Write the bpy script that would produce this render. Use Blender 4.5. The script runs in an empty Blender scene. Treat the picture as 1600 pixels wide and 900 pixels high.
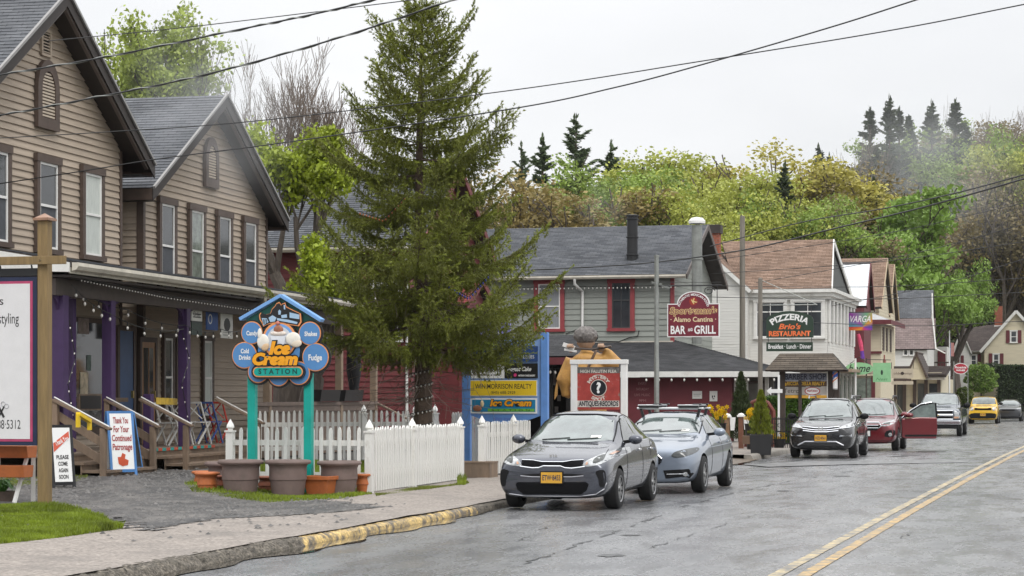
import bpy, bmesh, math, random
import numpy as np
from mathutils import Vector, Matrix, Euler
from mathutils.bvhtree import BVHTree
from mathutils.geometry import delaunay_2d_cdt
R=math.radians; SC=bpy.context.scene; COL=SC.collection
rng=random.Random(7); nr=np.random.default_rng(11)
HAZE=.00008

# ---------------- camera ----------------
F=3400.; HZ=619.; H=1.71; TH=math.atan(900/3400); S_,C_=math.sin(TH),math.cos(TH)
cam=bpy.data.cameras.new('camera'); co=bpy.data.objects.new('camera',cam); COL.objects.link(co)
co.location=(0,0,H); co.rotation_euler=(R(90),0,TH)
cam.sensor_width=36; cam.lens=36*F/1600; cam.shift_y=(HZ-450)/1600; cam.clip_end=3000; cam.clip_start=.1
SC.camera=co
# ---------------- sky: bright overcast ----------------
w=bpy.data.worlds.new('World'); SC.world=w; w.use_nodes=True; nt=w.node_tree; nt.nodes.clear()
N=lambda t:nt.nodes.new(t)
sky=N('ShaderNodeTexSky'); sky.sky_type='NISHITA'; sky.sun_disc=False; sky.sun_elevation=R(52); sky.sun_rotation=R(125)
tc=N('ShaderNodeTexCoord'); sep=N('ShaderNodeSeparateXYZ'); nt.links.new(tc.outputs['Generated'],sep.inputs[0])
mp=N('ShaderNodeMapping'); mp.inputs['Scale'].default_value=(1,1,2.6); nt.links.new(tc.outputs['Generated'],mp.inputs[0])
no=N('ShaderNodeTexNoise'); no.inputs['Scale'].default_value=2.3; no.inputs['Detail'].default_value=5; nt.links.new(mp.outputs[0],no.inputs['Vector'])
rp=N('ShaderNodeValToRGB'); rp.color_ramp.elements[0].position=.3; rp.color_ramp.elements[0].color=(.61,.62,.64,1)
rp.color_ramp.elements[1].position=.68; rp.color_ramp.elements[1].color=(.80,.805,.815,1); nt.links.new(no.outputs['Fac'],rp.inputs[0])
mr=N('ShaderNodeMapRange'); mr.inputs[1].default_value=0; mr.inputs[2].default_value=1; mr.inputs[3].default_value=1.0; mr.inputs[4].default_value=2.9
sq=N('ShaderNodeMath'); sq.operation='POWER'; sq.inputs[1].default_value=1.7; sq.use_clamp=True; nt.links.new(sep.outputs['Z'],sq.inputs[0]); nt.links.new(sq.outputs[0],mr.inputs[0])
vm=N('ShaderNodeVectorMath'); vm.operation='SCALE'; nt.links.new(rp.outputs[0],vm.inputs[0]); nt.links.new(mr.outputs[0],vm.inputs['Scale'])
bg1=N('ShaderNodeBackground'); bg1.inputs['Strength'].default_value=.94; nt.links.new(vm.outputs[0],bg1.inputs['Color'])
bg2=N('ShaderNodeBackground'); bg2.inputs['Strength'].default_value=.06; nt.links.new(sky.outputs[0],bg2.inputs['Color'])
mx=N('ShaderNodeMixShader'); mx.inputs[0].default_value=.06; nt.links.new(bg1.outputs[0],mx.inputs[1]); nt.links.new(bg2.outputs[0],mx.inputs[2])
ow=N('ShaderNodeOutputWorld'); nt.links.new(mx.outputs[0],ow.inputs[0])
# ---------------- sun behind cloud ----------------
sl=bpy.data.lights.new('sun','SUN'); sl.energy=.9; sl.angle=R(22); sl.color=(1,.975,.94)
so=bpy.data.objects.new('sun',sl); COL.objects.link(so); so.rotation_euler=(R(40),0,R(35))
SC.view_settings.view_transform='Standard'; SC.view_settings.look='None'; SC.view_settings.exposure=0.42; SC.view_settings.gamma=1
SC.view_settings.use_curve_mapping=False
SC.cycles.max_bounces=6; SC.cycles.transparent_max_bounces=8; SC.cycles.use_denoising=True; SC.cycles.volume_bounces=1

# ---------------- helpers ----------------
def ray(px): u=(px-800)/F; return (-S_+u*C_, C_+u*S_)
def W(px,py,d):
    r=ray(px); return Vector((r[0]*d,r[1]*d,H+(HZ-py)/F*d))
def G(px,py,z=0): return W(px,py,F*(H-z)/(py-HZ))
def tag(o,label=None,cat=None,group=None,kind=None):
    if label: o['label']=label
    if cat: o['category']=cat
    if group: o['group']=group
    if kind: o['kind']=kind
    return o
def empty(name,loc=(0,0,0),rz=0,label=None,cat=None,group=None,par=None):
    o=bpy.data.objects.new(name,None); COL.objects.link(o); o.location=loc; o.rotation_euler=(0,0,rz); o.empty_display_size=.2
    if par: o.parent=par
    return tag(o,label,cat,group)
class Fr:
    """a vertical plane in plan: local x runs to the right along it, local y goes into it, z is up"""
    def __init__(s,px,d,vp=None,perp=None):
        r=ray(px); s.px=px; s.o=Vector((r[0]*d,r[1]*d)); q=Vector(ray(vp if vp else perp)).normalized()
        s.d=Vector((q.y,-q.x)) if perp else q
        s.n=Vector((-s.d.y,s.d.x)); s.rz=math.atan2(s.d.y,s.d.x)
    def h(s,px,py=HZ,y=0):
        r=Vector(ray(px or s.px)); t=(s.o.dot(s.n)+y)/r.dot(s.n); p=t*r-s.o
        return p.dot(s.d), H+(HZ-py)/F*t
    def x(s,px,y=0): return s.h(px,HZ,y)[0]
    def root(s,name,label,cat,group=None,z=0): return empty(name,(s.o.x,s.o.y,z),s.rz,label,cat,group)
    def w(s,x,y,z): p=s.o+s.d*x+s.n*y; return Vector((p.x,p.y,z))
class MB:
    def __init__(s): s.v=[];s.f=[];s.m=[];s.sm=[]
    def add(s,vs,fs,m=0,smooth=False):
        o=len(s.v); s.v+=[tuple(v) for v in vs]; s.f+=[tuple(i+o for i in f) for f in fs]; s.m+=[m]*len(fs); s.sm+=[smooth]*len(fs); return s
    def box(s,x0,x1,y0,y1,z0,z1,m=0):
        return s.add([(x,y,z) for z in (z0,z1) for y in (y0,y1) for x in (x0,x1)],[(0,2,3,1),(4,5,7,6),(0,1,5,4),(2,6,7,3),(0,4,6,2),(1,3,7,5)],m)
    def bar(s,p0,p1,w,h,m=0,up=(0,0,1)):
        p0,p1=Vector(p0),Vector(p1); d=(p1-p0).normalized(); u=Vector(up)
        if abs(d.dot(u))>.99: u=Vector((0,1,0))
        a=d.cross(u).normalized(); b=a.cross(d).normalized()
        vs=[p+a*(i*w/2)+b*(j*h/2) for p in (p0,p1) for j in (-1,1) for i in (-1,1)]
        return s.add(vs,[(0,1,3,2),(4,6,7,5),(0,4,5,1),(2,3,7,6),(0,2,6,4),(1,5,7,3)],m)
    def tube(s,pts,r,n=6,m=0,cap=True):
        pts=[Vector(p) for p in pts]; k=len(pts); rs=r if isinstance(r,(list,tuple)) else [r]*k
        vs=[];up=Vector((0,0,1))
        for i,p in enumerate(pts):
            d=(pts[min(i+1,k-1)]-pts[max(i-1,0)])
            d=d.normalized() if d.length>1e-9 else Vector((0,0,1))
            a=d.cross(up)
            if a.length<.05: a=d.cross(Vector((1,0,0)))
            a.normalize(); b=a.cross(d)
            vs+=[p+(a*math.cos(6.28319*j/n)+b*math.sin(6.28319*j/n))*rs[i] for j in range(n)]
        fs=[(i*n+j,i*n+(j+1)%n,(i+1)*n+(j+1)%n,(i+1)*n+j) for i in range(k-1) for j in range(n)]
        s.add(vs,fs,m,True)
        if cap:
            o=len(s.v)-len(vs); s.f+=[tuple(o+j for j in range(n-1,-1,-1)),tuple(o+(k-1)*n+j for j in range(n))]; s.m+=[m,m]; s.sm+=[False,False]
        return s
    def lathe(s,prof,n=16,c=(0,0,0),m=0,axis='z',smooth=True):
        vs=[]
        for r,z in prof:
            for j in range(n):
                a=6.2831853*j/n; x,y=r*math.cos(a),r*math.sin(a)
                p=(x,y,z) if axis=='z' else ((x,z,y) if axis=='y' else (z,x,y))
                vs.append((p[0]+c[0],p[1]+c[1],p[2]+c[2]))
        k=len(prof); fs=[(i*n+j,i*n+(j+1)%n,(i+1)*n+(j+1)%n,(i+1)*n+j) for i in range(k-1) for j in range(n)]
        return s.add(vs,fs,m,smooth)
    def prism(s,poly,a0,a1,axis='y',m=0,cap=True):
        n=len(poly)
        def P(p,a): return (p[0],a,p[1]) if axis=='y' else ((p[0],p[1],a) if axis=='z' else (a,p[0],p[1]))
        vs=[P(p,a0) for p in poly]+[P(p,a1) for p in poly]
        fs=[(i,(i+1)%n,n+(i+1)%n,n+i) for i in range(n)]
        if cap: fs+=[tuple(range(n)),tuple(range(2*n-1,n-1,-1))]
        return s.add(vs,fs,m)
    def ell(s,c,r,n=10,k=7,m=0,rot=None):
        vs=[];M=rot or Matrix.Identity(3)
        for i in range(k+1):
            t=math.pi*i/k
            for j in range(n):
                a=6.2831853*j/n; vs.append(Vector(c)+M@Vector((r[0]*math.sin(t)*math.cos(a),r[1]*math.sin(t)*math.sin(a),-r[2]*math.cos(t))))
        return s.add(vs,[(i*n+j,i*n+(j+1)%n,(i+1)*n+(j+1)%n,(i+1)*n+j) for i in range(k) for j in range(n)],m,True)
    def mesh(s,name,mats):
        me=bpy.data.meshes.new(name); me.from_pydata(s.v,[],s.f)
        for m in (mats if isinstance(mats,(list,tuple)) else [mats]): me.materials.append(m)
        me.polygons.foreach_set('material_index',s.m); me.polygons.foreach_set('use_smooth',s.sm)
        bm=bmesh.new(); bm.from_mesh(me); bmesh.ops.recalc_face_normals(bm,faces=bm.faces); bm.to_mesh(me); bm.free()
        if any(s.sm): me.set_sharp_from_angle(angle=R(42))
        return me
    def build(s,name,mats,par=None,bevel=0,loc=None,weld=False):
        me=s.mesh(name,mats)
        if weld:
            bm=bmesh.new(); bm.from_mesh(me); bmesh.ops.remove_doubles(bm,verts=bm.verts,dist=1e-5); bmesh.ops.recalc_face_normals(bm,faces=bm.faces); bm.to_mesh(me); bm.free()
        o=obj(name,me,par)
        if loc is not None: o.location=loc
        if bevel:
            b=o.modifiers.new('bevel','BEVEL'); b.width=bevel; b.segments=2; b.limit_method='ANGLE'
        return o
def obj(name,me,par=None,loc=None):
    o=bpy.data.objects.new(name,me); COL.objects.link(o); o.parent=par
    if loc is not None: o.location=loc
    return o
def bx(name,m,par,*a,bevel=0): return MB().box(*a).build(name,m,par,bevel)
def npmesh(name,v,f,mat,par=None,smooth=False):
    """v (N,3) f (M,k) arrays"""
    me=bpy.data.meshes.new(name); k=f.shape[1]
    me.vertices.add(len(v)); me.vertices.foreach_set('co',np.ascontiguousarray(v,dtype=np.float32).ravel())
    me.loops.add(f.size); me.loops.foreach_set('vertex_index',np.ascontiguousarray(f,dtype=np.int32).ravel())
    me.polygons.add(len(f)); me.polygons.foreach_set('loop_start',np.arange(0,f.size,k,dtype=np.int32)); me.polygons.foreach_set('loop_total',np.full(len(f),k,dtype=np.int32))
    me.update(calc_edges=True)
    for m in (mat if isinstance(mat,(list,tuple)) else [mat]): me.materials.append(m)
    if smooth: me.shade_smooth()
    return me
# ---------------- materials ----------------
MATS={}
def PM(name,col,rough=.6,var=.12,scale=6,bump=0.,bscale=None,metal=0,coat=0,spec=.5,stretch=(1,1,1),rnd=0.,dirt=None,dscale=1.2,dlo=.5,dhi=.75,emit=0,transl=0,croug=.05,fine=None):
    if name in MATS: return MATS[name]
    m=bpy.data.materials.new(name); m.use_nodes=True; t=m.node_tree; b=t.nodes['Principled BSDF']; L=t.links.new; n=t.nodes.new
    c=(*col,1); b.inputs['Roughness'].default_value=rough; b.inputs['Metallic'].default_value=metal
    b.inputs['Coat Weight'].default_value=coat; b.inputs['Coat Roughness'].default_value=croug; b.inputs['Specular IOR Level'].default_value=spec
    tcn=n('ShaderNodeTexCoord'); mpn=n('ShaderNodeMapping'); mpn.inputs['Scale'].default_value=stretch; L(tcn.outputs['Object'],mpn.inputs[0])
    nz=n('ShaderNodeTexNoise'); nz.inputs['Scale'].default_value=scale; nz.inputs['Detail'].default_value=6; nz.inputs['Roughness'].default_value=.65; L(mpn.outputs[0],nz.inputs['Vector'])
    mrn=n('ShaderNodeMapRange'); mrn.inputs[1].default_value=.3; mrn.inputs[2].default_value=.7; mrn.inputs[3].default_value=1-var; mrn.inputs[4].default_value=1+var; L(nz.outputs['Fac'],mrn.inputs[0])
    val=mrn.outputs[0]
    if rnd:
        oi=n('ShaderNodeObjectInfo'); m2=n('ShaderNodeMapRange'); m2.inputs[3].default_value=1-rnd; m2.inputs[4].default_value=1+rnd; L(oi.outputs['Random'],m2.inputs[0])
        mm=n('ShaderNodeMath'); mm.operation='MULTIPLY'; L(val,mm.inputs[0]); L(m2.outputs[0],mm.inputs[1]); val=mm.outputs[0]
    vs=n('ShaderNodeVectorMath'); vs.operation='SCALE'; vs.inputs[0].default_value=col; L(val,vs.inputs['Scale']); out=vs.outputs[0]
    if fine:
        nf=n('ShaderNodeTexNoise'); nf.inputs['Scale'].default_value=fine[0]; nf.inputs['Detail'].default_value=2; L(mpn.outputs[0],nf.inputs['Vector']); m4=n('ShaderNodeMapRange'); m4.inputs[1].default_value=.3; m4.inputs[2].default_value=.7; m4.inputs[3].default_value=1-fine[1]; m4.inputs[4].default_value=1+fine[1]; L(nf.outputs['Fac'],m4.inputs[0]); mm=n('ShaderNodeMath'); mm.operation='MULTIPLY'; L(val,mm.inputs[0]); L(m4.outputs[0],mm.inputs[1]); vs.inputs['Scale'].default_value=1; L(mm.outputs[0],vs.inputs['Scale'])
    if dirt:
        n2=n('ShaderNodeTexNoise'); n2.inputs['Scale'].default_value=dscale; n2.inputs['Detail'].default_value=7; n2.inputs['Roughness'].default_value=.7; L(mpn.outputs[0],n2.inputs['Vector'])
        m3=n('ShaderNodeMapRange'); m3.inputs[1].default_value=dlo; m3.inputs[2].default_value=dhi; L(n2.outputs['Fac'],m3.inputs[0])
        mix=n('ShaderNodeMix'); mix.data_type='RGBA'; L(m3.outputs[0],mix.inputs[0]); L(out,mix.inputs[6]); mix.inputs[7].default_value=(*dirt,1); out=mix.outputs[2]
    L(out,b.inputs['Base Color'])
    if bump:
        nb=n('ShaderNodeTexNoise'); nb.inputs['Scale'].default_value=bscale or scale*4; nb.inputs['Detail'].default_value=5; L(mpn.outputs[0],nb.inputs['Vector'])
        bp=n('ShaderNodeBump'); bp.inputs['Strength'].default_value=bump; bp.inputs['Distance'].default_value=.02; L(nb.outputs['Fac'],bp.inputs['Height']); L(bp.outputs[0],b.inputs['Normal'])
    if emit: b.inputs['Emission Color'].default_value=c; b.inputs['Emission Strength'].default_value=emit
    if transl:
        tr=n('ShaderNodeBsdfTranslucent'); L(out,tr.inputs[0]); ms=n('ShaderNodeMixShader'); ms.inputs[0].default_value=transl
        L(b.outputs[0],ms.inputs[1]); L(tr.outputs[0],ms.inputs[2]); L(ms.outputs[0],t.nodes['Material Output'].inputs[0])
    MATS[name]=m; return m
def sRGB(r,g,b):
    f=lambda c:(c/255/12.92 if c/255<=.04045 else ((c/255+.055)/1.055)**2.4); return (f(r),f(g),f(b))
# ---------------- lettering ----------------
def text(name,body,par,mat,x,y,z,size,width=None,bold=0.,shear=0.,arc=None,th=.003,face=None,space=1.0,rot=0):
    """flat lettering in the local xz plane, facing local -y; arc = radius (bends over the centre, <0 bends under)"""
    cu=bpy.data.curves.new('t','FONT'); cu.body=body; cu.size=size; cu.align_x='CENTER'; cu.align_y='CENTER'; cu.offset=bold; cu.shear=shear; cu.extrude=0; cu.space_character=space; cu.resolution_u=3
    o=bpy.data.objects.new('t',cu); me=bpy.data.meshes.new_from_object(o); bpy.data.objects.remove(o); bpy.data.curves.remove(cu)
    n=len(me.vertices); v=np.empty(n*3,dtype=np.float32); me.vertices.foreach_get('co',v); v=v.reshape(-1,3)
    if n and width:
        w0=v[:,0].max()-v[:,0].min(); v[:,0]=(v[:,0]-(v[:,0].max()+v[:,0].min())/2)*(width/max(w0,1e-6))
    if arc:
        a=v[:,0]/abs(arc)
        if arc>0: r=arc+v[:,1]; v[:,0],v[:,1]=r*np.sin(a),r*np.cos(a)-arc
        else: r=-arc-v[:,1]; v[:,0],v[:,1]=r*np.sin(a),-(r*np.cos(a))-arc
    if rot:
        c,s=math.cos(rot),math.sin(rot); v[:,0],v[:,1]=v[:,0]*c-v[:,1]*s,v[:,0]*s+v[:,1]*c
    q=np.zeros_like(v); q[:,0]=v[:,0]+x; q[:,1]=y; q[:,2]=v[:,1]+z
    me.vertices.foreach_set('co',q.ravel()); me.materials.clear(); me.materials.append(mat); me.update(); me.name=name
    return obj(name,me,par)
def copytree(o,par=None,loc=None,rz=None):
    c=o.copy(); COL.objects.link(c); c.parent=par
    if loc is not None: c.location=loc
    if rz is not None: c.rotation_euler=(0,0,rz)
    for ch in list(o.children): copytree(ch,c)
    return c
# ================= setting: ground, road, kerb, pavement =================
def sm(a,b,x): t=min(1,max(0,(x-a)/(b-a))); return t*t*(3-2*t)
def zg(X): return .12+.03*sm(8.65,11.2,-X)+.2*sm(11.3,16.2,-X)
def kx(Y): return -8.65+(max(0,Y-60)**2)*.00025
def yx(Y): return -2.78+.00015*Y*Y
def bend(Y): return 0 if Y<165 else (Y-165)**2*.02
# big ground
def sheet(name,xs,ys,zf,mat,xf=None,label=None,kind='structure'):
    v=[];f=[];nx=len(xs)
    for j,y in enumerate(ys):
        for x in xs: v.append((xf(x,y) if xf else x,y,zf(x,y)))
    for j in range(len(ys)-1):
        for i in range(nx-1): f.append((j*nx+i,j*nx+i+1,(j+1)*nx+i+1,(j+1)*nx+i))
    m=MB(); m.add(v,f,0,True); o=m.build(name,mat); tag(o,kind=kind); return o
def ar(a,b,n): return [a+(b-a)*i/(n-1) for i in range(n)]
M_soil=PM('soil',(.075,.07,.05),.9,.3,2,.5,30,dirt=(.05,.075,.025),dscale=.5)
sheet('ground',ar(-900,900,8),ar(-300,1500,8),lambda x,y:-.06,M_soil)
# --- asphalt: wet, patched, cracked ---
def asphalt():
    m=bpy.data.materials.new('wet_asphalt'); m.use_nodes=True; t=m.node_tree; b=t.nodes['Principled BSDF']; L=t.links.new; n=t.nodes.new
    tcn=n('ShaderNodeTexCoord'); O=tcn.outputs['Object']
    def noise(sc,det=6,stretch=(1,1,1),ro=.6):
        mpn=n('ShaderNodeMapping'); mpn.inputs['Scale'].default_value=stretch; L(O,mpn.inputs[0]); z=n('ShaderNodeTexNoise'); z.inputs['Scale'].default_value=sc; z.inputs['Detail'].default_value=det; z.inputs['Roughness'].default_value=ro; L(mpn.outputs[0],z.inputs['Vector']); return z.outputs['Fac']
    def rng_(i,a,b2,c,d):
        q=n('ShaderNodeMapRange'); q.inputs[1].default_value=a; q.inputs[2].default_value=b2; q.inputs[3].default_value=c; q.inputs[4].default_value=d; L(i,q.inputs[0]); return q.outputs[0]
    big=noise(.55,7,(1,.22,1)); fine=noise(26,3); mid=noise(2.2,6,(1,.35,1)); agg=noise(110,2)
    cr=n('ShaderNodeValToRGB'); e=cr.color_ramp.elements; e[0].position=.32; e[0].color=(.085,.086,.09,1); e[1].position=.68; e[1].color=(.225,.225,.225,1); L(big,cr.inputs[0])
    mul=n('ShaderNodeVectorMath'); mul.operation='SCALE'; L(cr.outputs[0],mul.inputs[0]); L(rng_(fine,.3,.7,.5,1.55),mul.inputs['Scale'])
    # cracks
    wv=n('ShaderNodeTexVoronoi'); wv.feature='DISTANCE_TO_EDGE'; mpn=n('ShaderNodeMapping'); mpn.inputs['Scale'].default_value=(.55,.16,1)
    ad=n('ShaderNodeVectorMath'); nz=n('ShaderNodeTexNoise'); nz.inputs['Scale'].default_value=1.2; nz.inputs['Detail'].default_value=5; L(O,nz.inputs['Vector'])
    sc=n('ShaderNodeVectorMath'); sc.operation='SCALE'; sc.inputs['Scale'].default_value=2.2; L(nz.outputs['Color'],sc.inputs[0]); L(O,ad.inputs[0]); L(sc.outputs[0],ad.inputs[1]); L(ad.outputs[0],mpn.inputs[0]); L(mpn.outputs[0],wv.inputs['Vector']); wv.inputs['Scale'].default_value=1
    crack=rng_(wv.outputs['Distance'],.002,.012,.0,1.)
    gate=rng_(mid,.52,.58,1,0); mxx=n('ShaderNodeMath'); mxx.operation='MAXIMUM'; L(crack,mxx.inputs[0]); L(gate,mxx.inputs[1])
    fin=n('ShaderNodeVectorMath'); fin.operation='SCALE'; L(mul.outputs[0],fin.inputs[0]); L(rng_(mxx.outputs[0],0,1,.35,1),fin.inputs['Scale']); L(fin.outputs[0],b.inputs['Base Color'])
    a1=n('ShaderNodeMath'); a1.operation='ADD'; L(rng_(mid,.36,.66,.16,.36),a1.inputs[0]); L(rng_(fine,.3,.7,-.05,.06),a1.inputs[1]); L(a1.outputs[0],b.inputs['Roughness'])
    b.inputs['Specular IOR Level'].default_value=.5
    bp=n('ShaderNodeBump'); bp.inputs['Strength'].default_value=.3; bp.inputs['Distance'].default_value=.01
    ah=n('ShaderNodeMath'); ah.operation='MULTIPLY_ADD'; L(agg,ah.inputs[0]); ah.inputs[1].default_value=.55; L(mxx.outputs[0],ah.inputs[2]); L(ah.outputs[0],bp.inputs['Height']); L(bp.outputs[0],b.inputs['Normal'])
    return m
M_asph=asphalt()
ysr=ar(-12,140,60)+ar(143,260,30)
sheet('road',[0,.15,.3,.5,.7,.85,1],ysr,lambda x,y:.02*math.sin(x*3.14)+.0+.0,M_asph,lambda u,y:(kx(y)-.25)*(1-u)+9.5*u+bend(y))
# painted double line, worn
M_yel=PM('worn_yellow_paint',sRGB(206,168,98),.45,.25,9,.3,60,dirt=(.15,.145,.13),dscale=5,dlo=.36,dhi=.62,fine=(30,.35))
M_yel2=PM('faded_road_paint',sRGB(212,190,140),.45,.2,9,.3,60,dirt=(.15,.145,.135),dscale=4,dlo=.34,dhi=.6,fine=(30,.35))
for dx,mm,lb in ((-.13,M_yel2,0),(.13,M_yel,1)):
    ys=ar(10,130,140); L_=[];f=[]
    for i,y in enumerate(ys):
        c=yx(y)+dx; u=(c-kx(y)+.25)/(9.5-kx(y)+.25); z=.02*math.sin(u*3.14)+.006; wb=.006*math.sin(y*3.1+lb)+.005*math.sin(y*7.7)
        L_+=[(c-.065+wb,y,z),(c+.065+wb*.5,y,z)]
    f=[(2*i,2*i+1,2*i+3,2*i+2) for i in range(len(ys)-1)]
    tag(MB().add(L_,f).build('centre_line',mm),kind='structure')
# faded cross bar
p=[G(1160,727),G(1262,722),G(1515,720),G(1512,724),G(1330,727),G(1200,731)]
tag(MB().add([(q.x,q.y,.026) for q in p],[tuple(range(6))]).build('faded_stop_line',PM('faded_white_paint',(.28,.28,.28),.35,.3,6,dirt=(.08,.08,.08),dscale=3,dlo=.35,dhi=.6)),kind='structure')
# --- kerb, lumpy ---
M_kerb=PM('old_kerb_stone',(.115,.1,.08),.9,.45,9,1.0,40,dirt=(.05,.045,.03),dscale=3,fine=(34,.7))
M_kyel=PM('kerb_yellow_paint',sRGB(206,176,112),.6,.25,7,.7,30,dirt=(.13,.11,.085),dscale=5.5,dlo=.42,dhi=.58,fine=(40,.35))
M_conc=PM('kerb_concrete',(.24,.22,.19),.75,.25,6,.5,30,dirt=(.1,.09,.08),dscale=2)
def kerb(y0,y1,mat,h=.12,rough=.015,name='kerb',wd=.2,slope=.05):
    n=int((y1-y0)/.07); v=[];f=[];k=7
    for i in range(n+1):
        y=y0+(y1-y0)*i/n; x=kx(y); e=math.sin(y*1.7)*.4+math.sin(y*4.3+1)*.3
        pr=[(slope*.9,-.03),(slope*.55,h*.3),(slope*.2,h*.72),(-.02,h*.98),(-.09,h+.012),(-wd,h+.012),(-wd-.02,-.05)]
        for a,z in pr:
            j=rough*(rng.random()-.5)*2 if 0<z else 0
            v.append((x+a+j*.9+e*rough*1.3*(1 if z>0 else 1),y,z+j*.7+(e*rough*.5 if z>.05 else 0)))
    for i in range(n):
        for j in range(k-1): f.append((i*k+j,i*k+j+1,(i+1)*k+j+1,(i+1)*k+j))
    f+=[tuple(range(k)),tuple(range(n*k+k-1,n*k-1,-1))]
    return tag(MB().add(v,f,0,rough<.012).build(name,mat),kind='structure')
kerb(8,23.2,M_kerb,.105,.014,wd=.14,slope=.13); kerb(23.2,30.6,M_kyel,.09,.008,slope=.04,wd=.09); kerb(30.6,46,M_kerb,.1,.008,wd=.12); kerb(57.6,135,M_conc,.14,.006)
# pavement
M_side=PM('pavement',(.27,.235,.205),.7,.16,5,.5,70,dirt=(.15,.135,.12),dscale=.9,dlo=.5,dhi=.8,fine=(26,.4))
M_brick=PM('wet_brown_pavement',(.16,.12,.085),.28,.3,3,.3,30,dirt=(.08,.06,.05),dscale=1.5)
sheet('pavement',ar(-11.3,-8.72,6),ar(6,47,60),lambda x,y:zg(x)+.006*math.sin(y*1.3+x)+.004*math.sin(y*3.7),M_side)
sheet('crossover',ar(0,1,6),ar(46.9,58,12),lambda u,y:.02+.1*u,M_brick,lambda u,y:-8.5-u*3.2)
sheet('pavement',ar(0,1,5),ar(58,140,30),lambda u,y:.145,M_side,lambda u,y:kx(y)-.17-u*3)
# yard
M_yard=PM('yard_gravel',(.105,.098,.09),.75,.35,3,.8,60,dirt=(.06,.06,.05),dscale=.7,dlo=.45,dhi=.7)
sheet('yard',ar(-60,-11.28,40),ar(4,75,50),lambda x,y:zg(x)-.012,M_yard)
sheet('yard',[-60,-40,-25,-16,-13,-11.6],ar(75,145,10),lambda x,y:.13,M_yard)
# puddle strips in the gutter
M_pud=PM('gutter_water',(.03,.026,.02),.04,.1,4,spec=.6)
def strip(name,y0,y1,off,wd,mat,z=.012,n=60):
    v=[]
    for i in range(n+1):
        y=y0+(y1-y0)*i/n; t=math.sin(math.pi*i/n)**.5; a=wd*t*(.65+.35*math.sin(y*2.3)*math.sin(y*.9+1))
        v+=[(kx(y)+off,y,z),(kx(y)+off+a,y,z)]
    return tag(MB().add(v,[(2*i,2*i+1,2*i+3,2*i+2) for i in range(n)]).build(name,mat),kind='structure')
strip('puddle',15,31.5,.03,.5,M_pud); strip('puddle',46,60,-.3,.8,M_pud,.02)
# pothole scars
M_scar=PM('dark_road_scar',(.04,.04,.04),.3,.4,9)
def blob(cx,cy,rx,ry,n=16):
    return [(cx+rx*math.cos(6.283*i/n)*(.55+.6*rng.random()),cy+ry*math.sin(6.283*i/n)*(.55+.6*rng.random())) for i in range(n)]
for k,(px,py,rx,ry) in enumerate(((1425,712,.55,1.6),(1455,706,.9,2.2),(1408,714,.5,.7),(1500,688,.5,2.2),(1315,745,.3,.8),(985,838,.22,.3),(1225,768,.2,.5),(955,870,.25,.5))):
    q=G(px,py); pl=blob(q.x,q.y,rx*.6,ry*.5)
    u=(q.x-kx(q.y)+.25)/(9.5-kx(q.y)+.25); tag(MB().add([(a,b,.02*math.sin(u*3.14)+.006) for a,b in pl],[tuple(range(len(pl)))]).build('pothole_patch',M_scar),kind='structure')
# broken seam and cracks along the parking lane
def crack(pts,w0,w1,skip,name='road_crack'):
    P=[G(*p) for p in pts]; seg=[]
    for a,b in zip(P[:-1],P[1:]):
        n=max(2,int((b-a).length/.16)); seg+=[a.lerp(b,k/n) for k in range(n)]
    i=0
    while i<len(seg)-3:
        n=rng.randint(3,14); run=seg[i:i+n]; i+=n
        if len(run)<3 or rng.random()<skip: continue
        v=[]
        for k,p in enumerate(run):
            w=.62*rng.uniform(w0,w1)*math.sin(math.pi*(k+.3)/(len(run)-.4)); u=(p.x-kx(p.y)+.25)/(9.5-kx(p.y)+.25); z=.02*math.sin(u*3.14)+.0055; j=rng.uniform(-.05,.05); v+=[(p.x+j-w/2,p.y,z),(p.x+j+w/2,p.y,z)]
        tag(MB().add(v,[(2*k,2*k+1,2*k+3,2*k+2) for k in range(len(run)-1)]).build(name,M_scar),kind='structure')
crack([(800,890),(905,851),(985,825),(1060,795),(1150,770),(1250,750),(1330,737),(1420,722)],.02,.13,.35); crack([(1010,860),(1200,800),(1340,765)],.01,.05,.5); crack([(700,868),(800,850),(860,822)],.01,.06,.5); crack([(1130,728),(1260,719),(1400,716)],.05,.2,.4); crack([(1350,880),(1480,800),(1580,745)],.01,.04,.6)
# small road chips and pebbles on the gravel (one scatter)
M_peb=PM('pebbles',(.1,.094,.088),.6,.75,3)
def inpoly(pl,x,y):
    c=False;j=len(pl)-1
    for i in range(len(pl)):
        if (pl[i][1]>y)!=(pl[j][1]>y) and x<(pl[j][0]-pl[i][0])*(y-pl[i][1])/(pl[j][1]-pl[i][1])+pl[i][0]: c=not c
        j=i
    return c
def scatter_px(poly,n,zf=None):
    pts=[G(a,b,.15) for a,b in poly]; pl=[(p.x,p.y) for p in pts]; xs=[p[0] for p in pl]; ys=[p[1] for p in pl]; out=[]
    while len(out)<n:
        x=rng.uniform(min(xs),max(xs)); y=rng.uniform(min(ys),max(ys))
        if inpoly(pl,x,y): out.append((x,y))
    return np.array(out),pl
drive=[(-40,757),(100,752),(330,752),(420,775),(600,790),(520,800),(330,810),(230,830),(180,812),(-40,803)]
pts,pl=scatter_px(drive,3800); pts=np.concatenate([pts,scatter_px([(-40,750),(330,745),(640,786),(520,815),(200,845),(-40,815)],500)[0]])
cube=np.array([[-1,-1,0],[1,-1,0],[1,1,0],[-1,1,0],[0,0,1]]); cf=np.array([[0,1,4],[1,2,4],[2,3,4],[3,0,4]])
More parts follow.
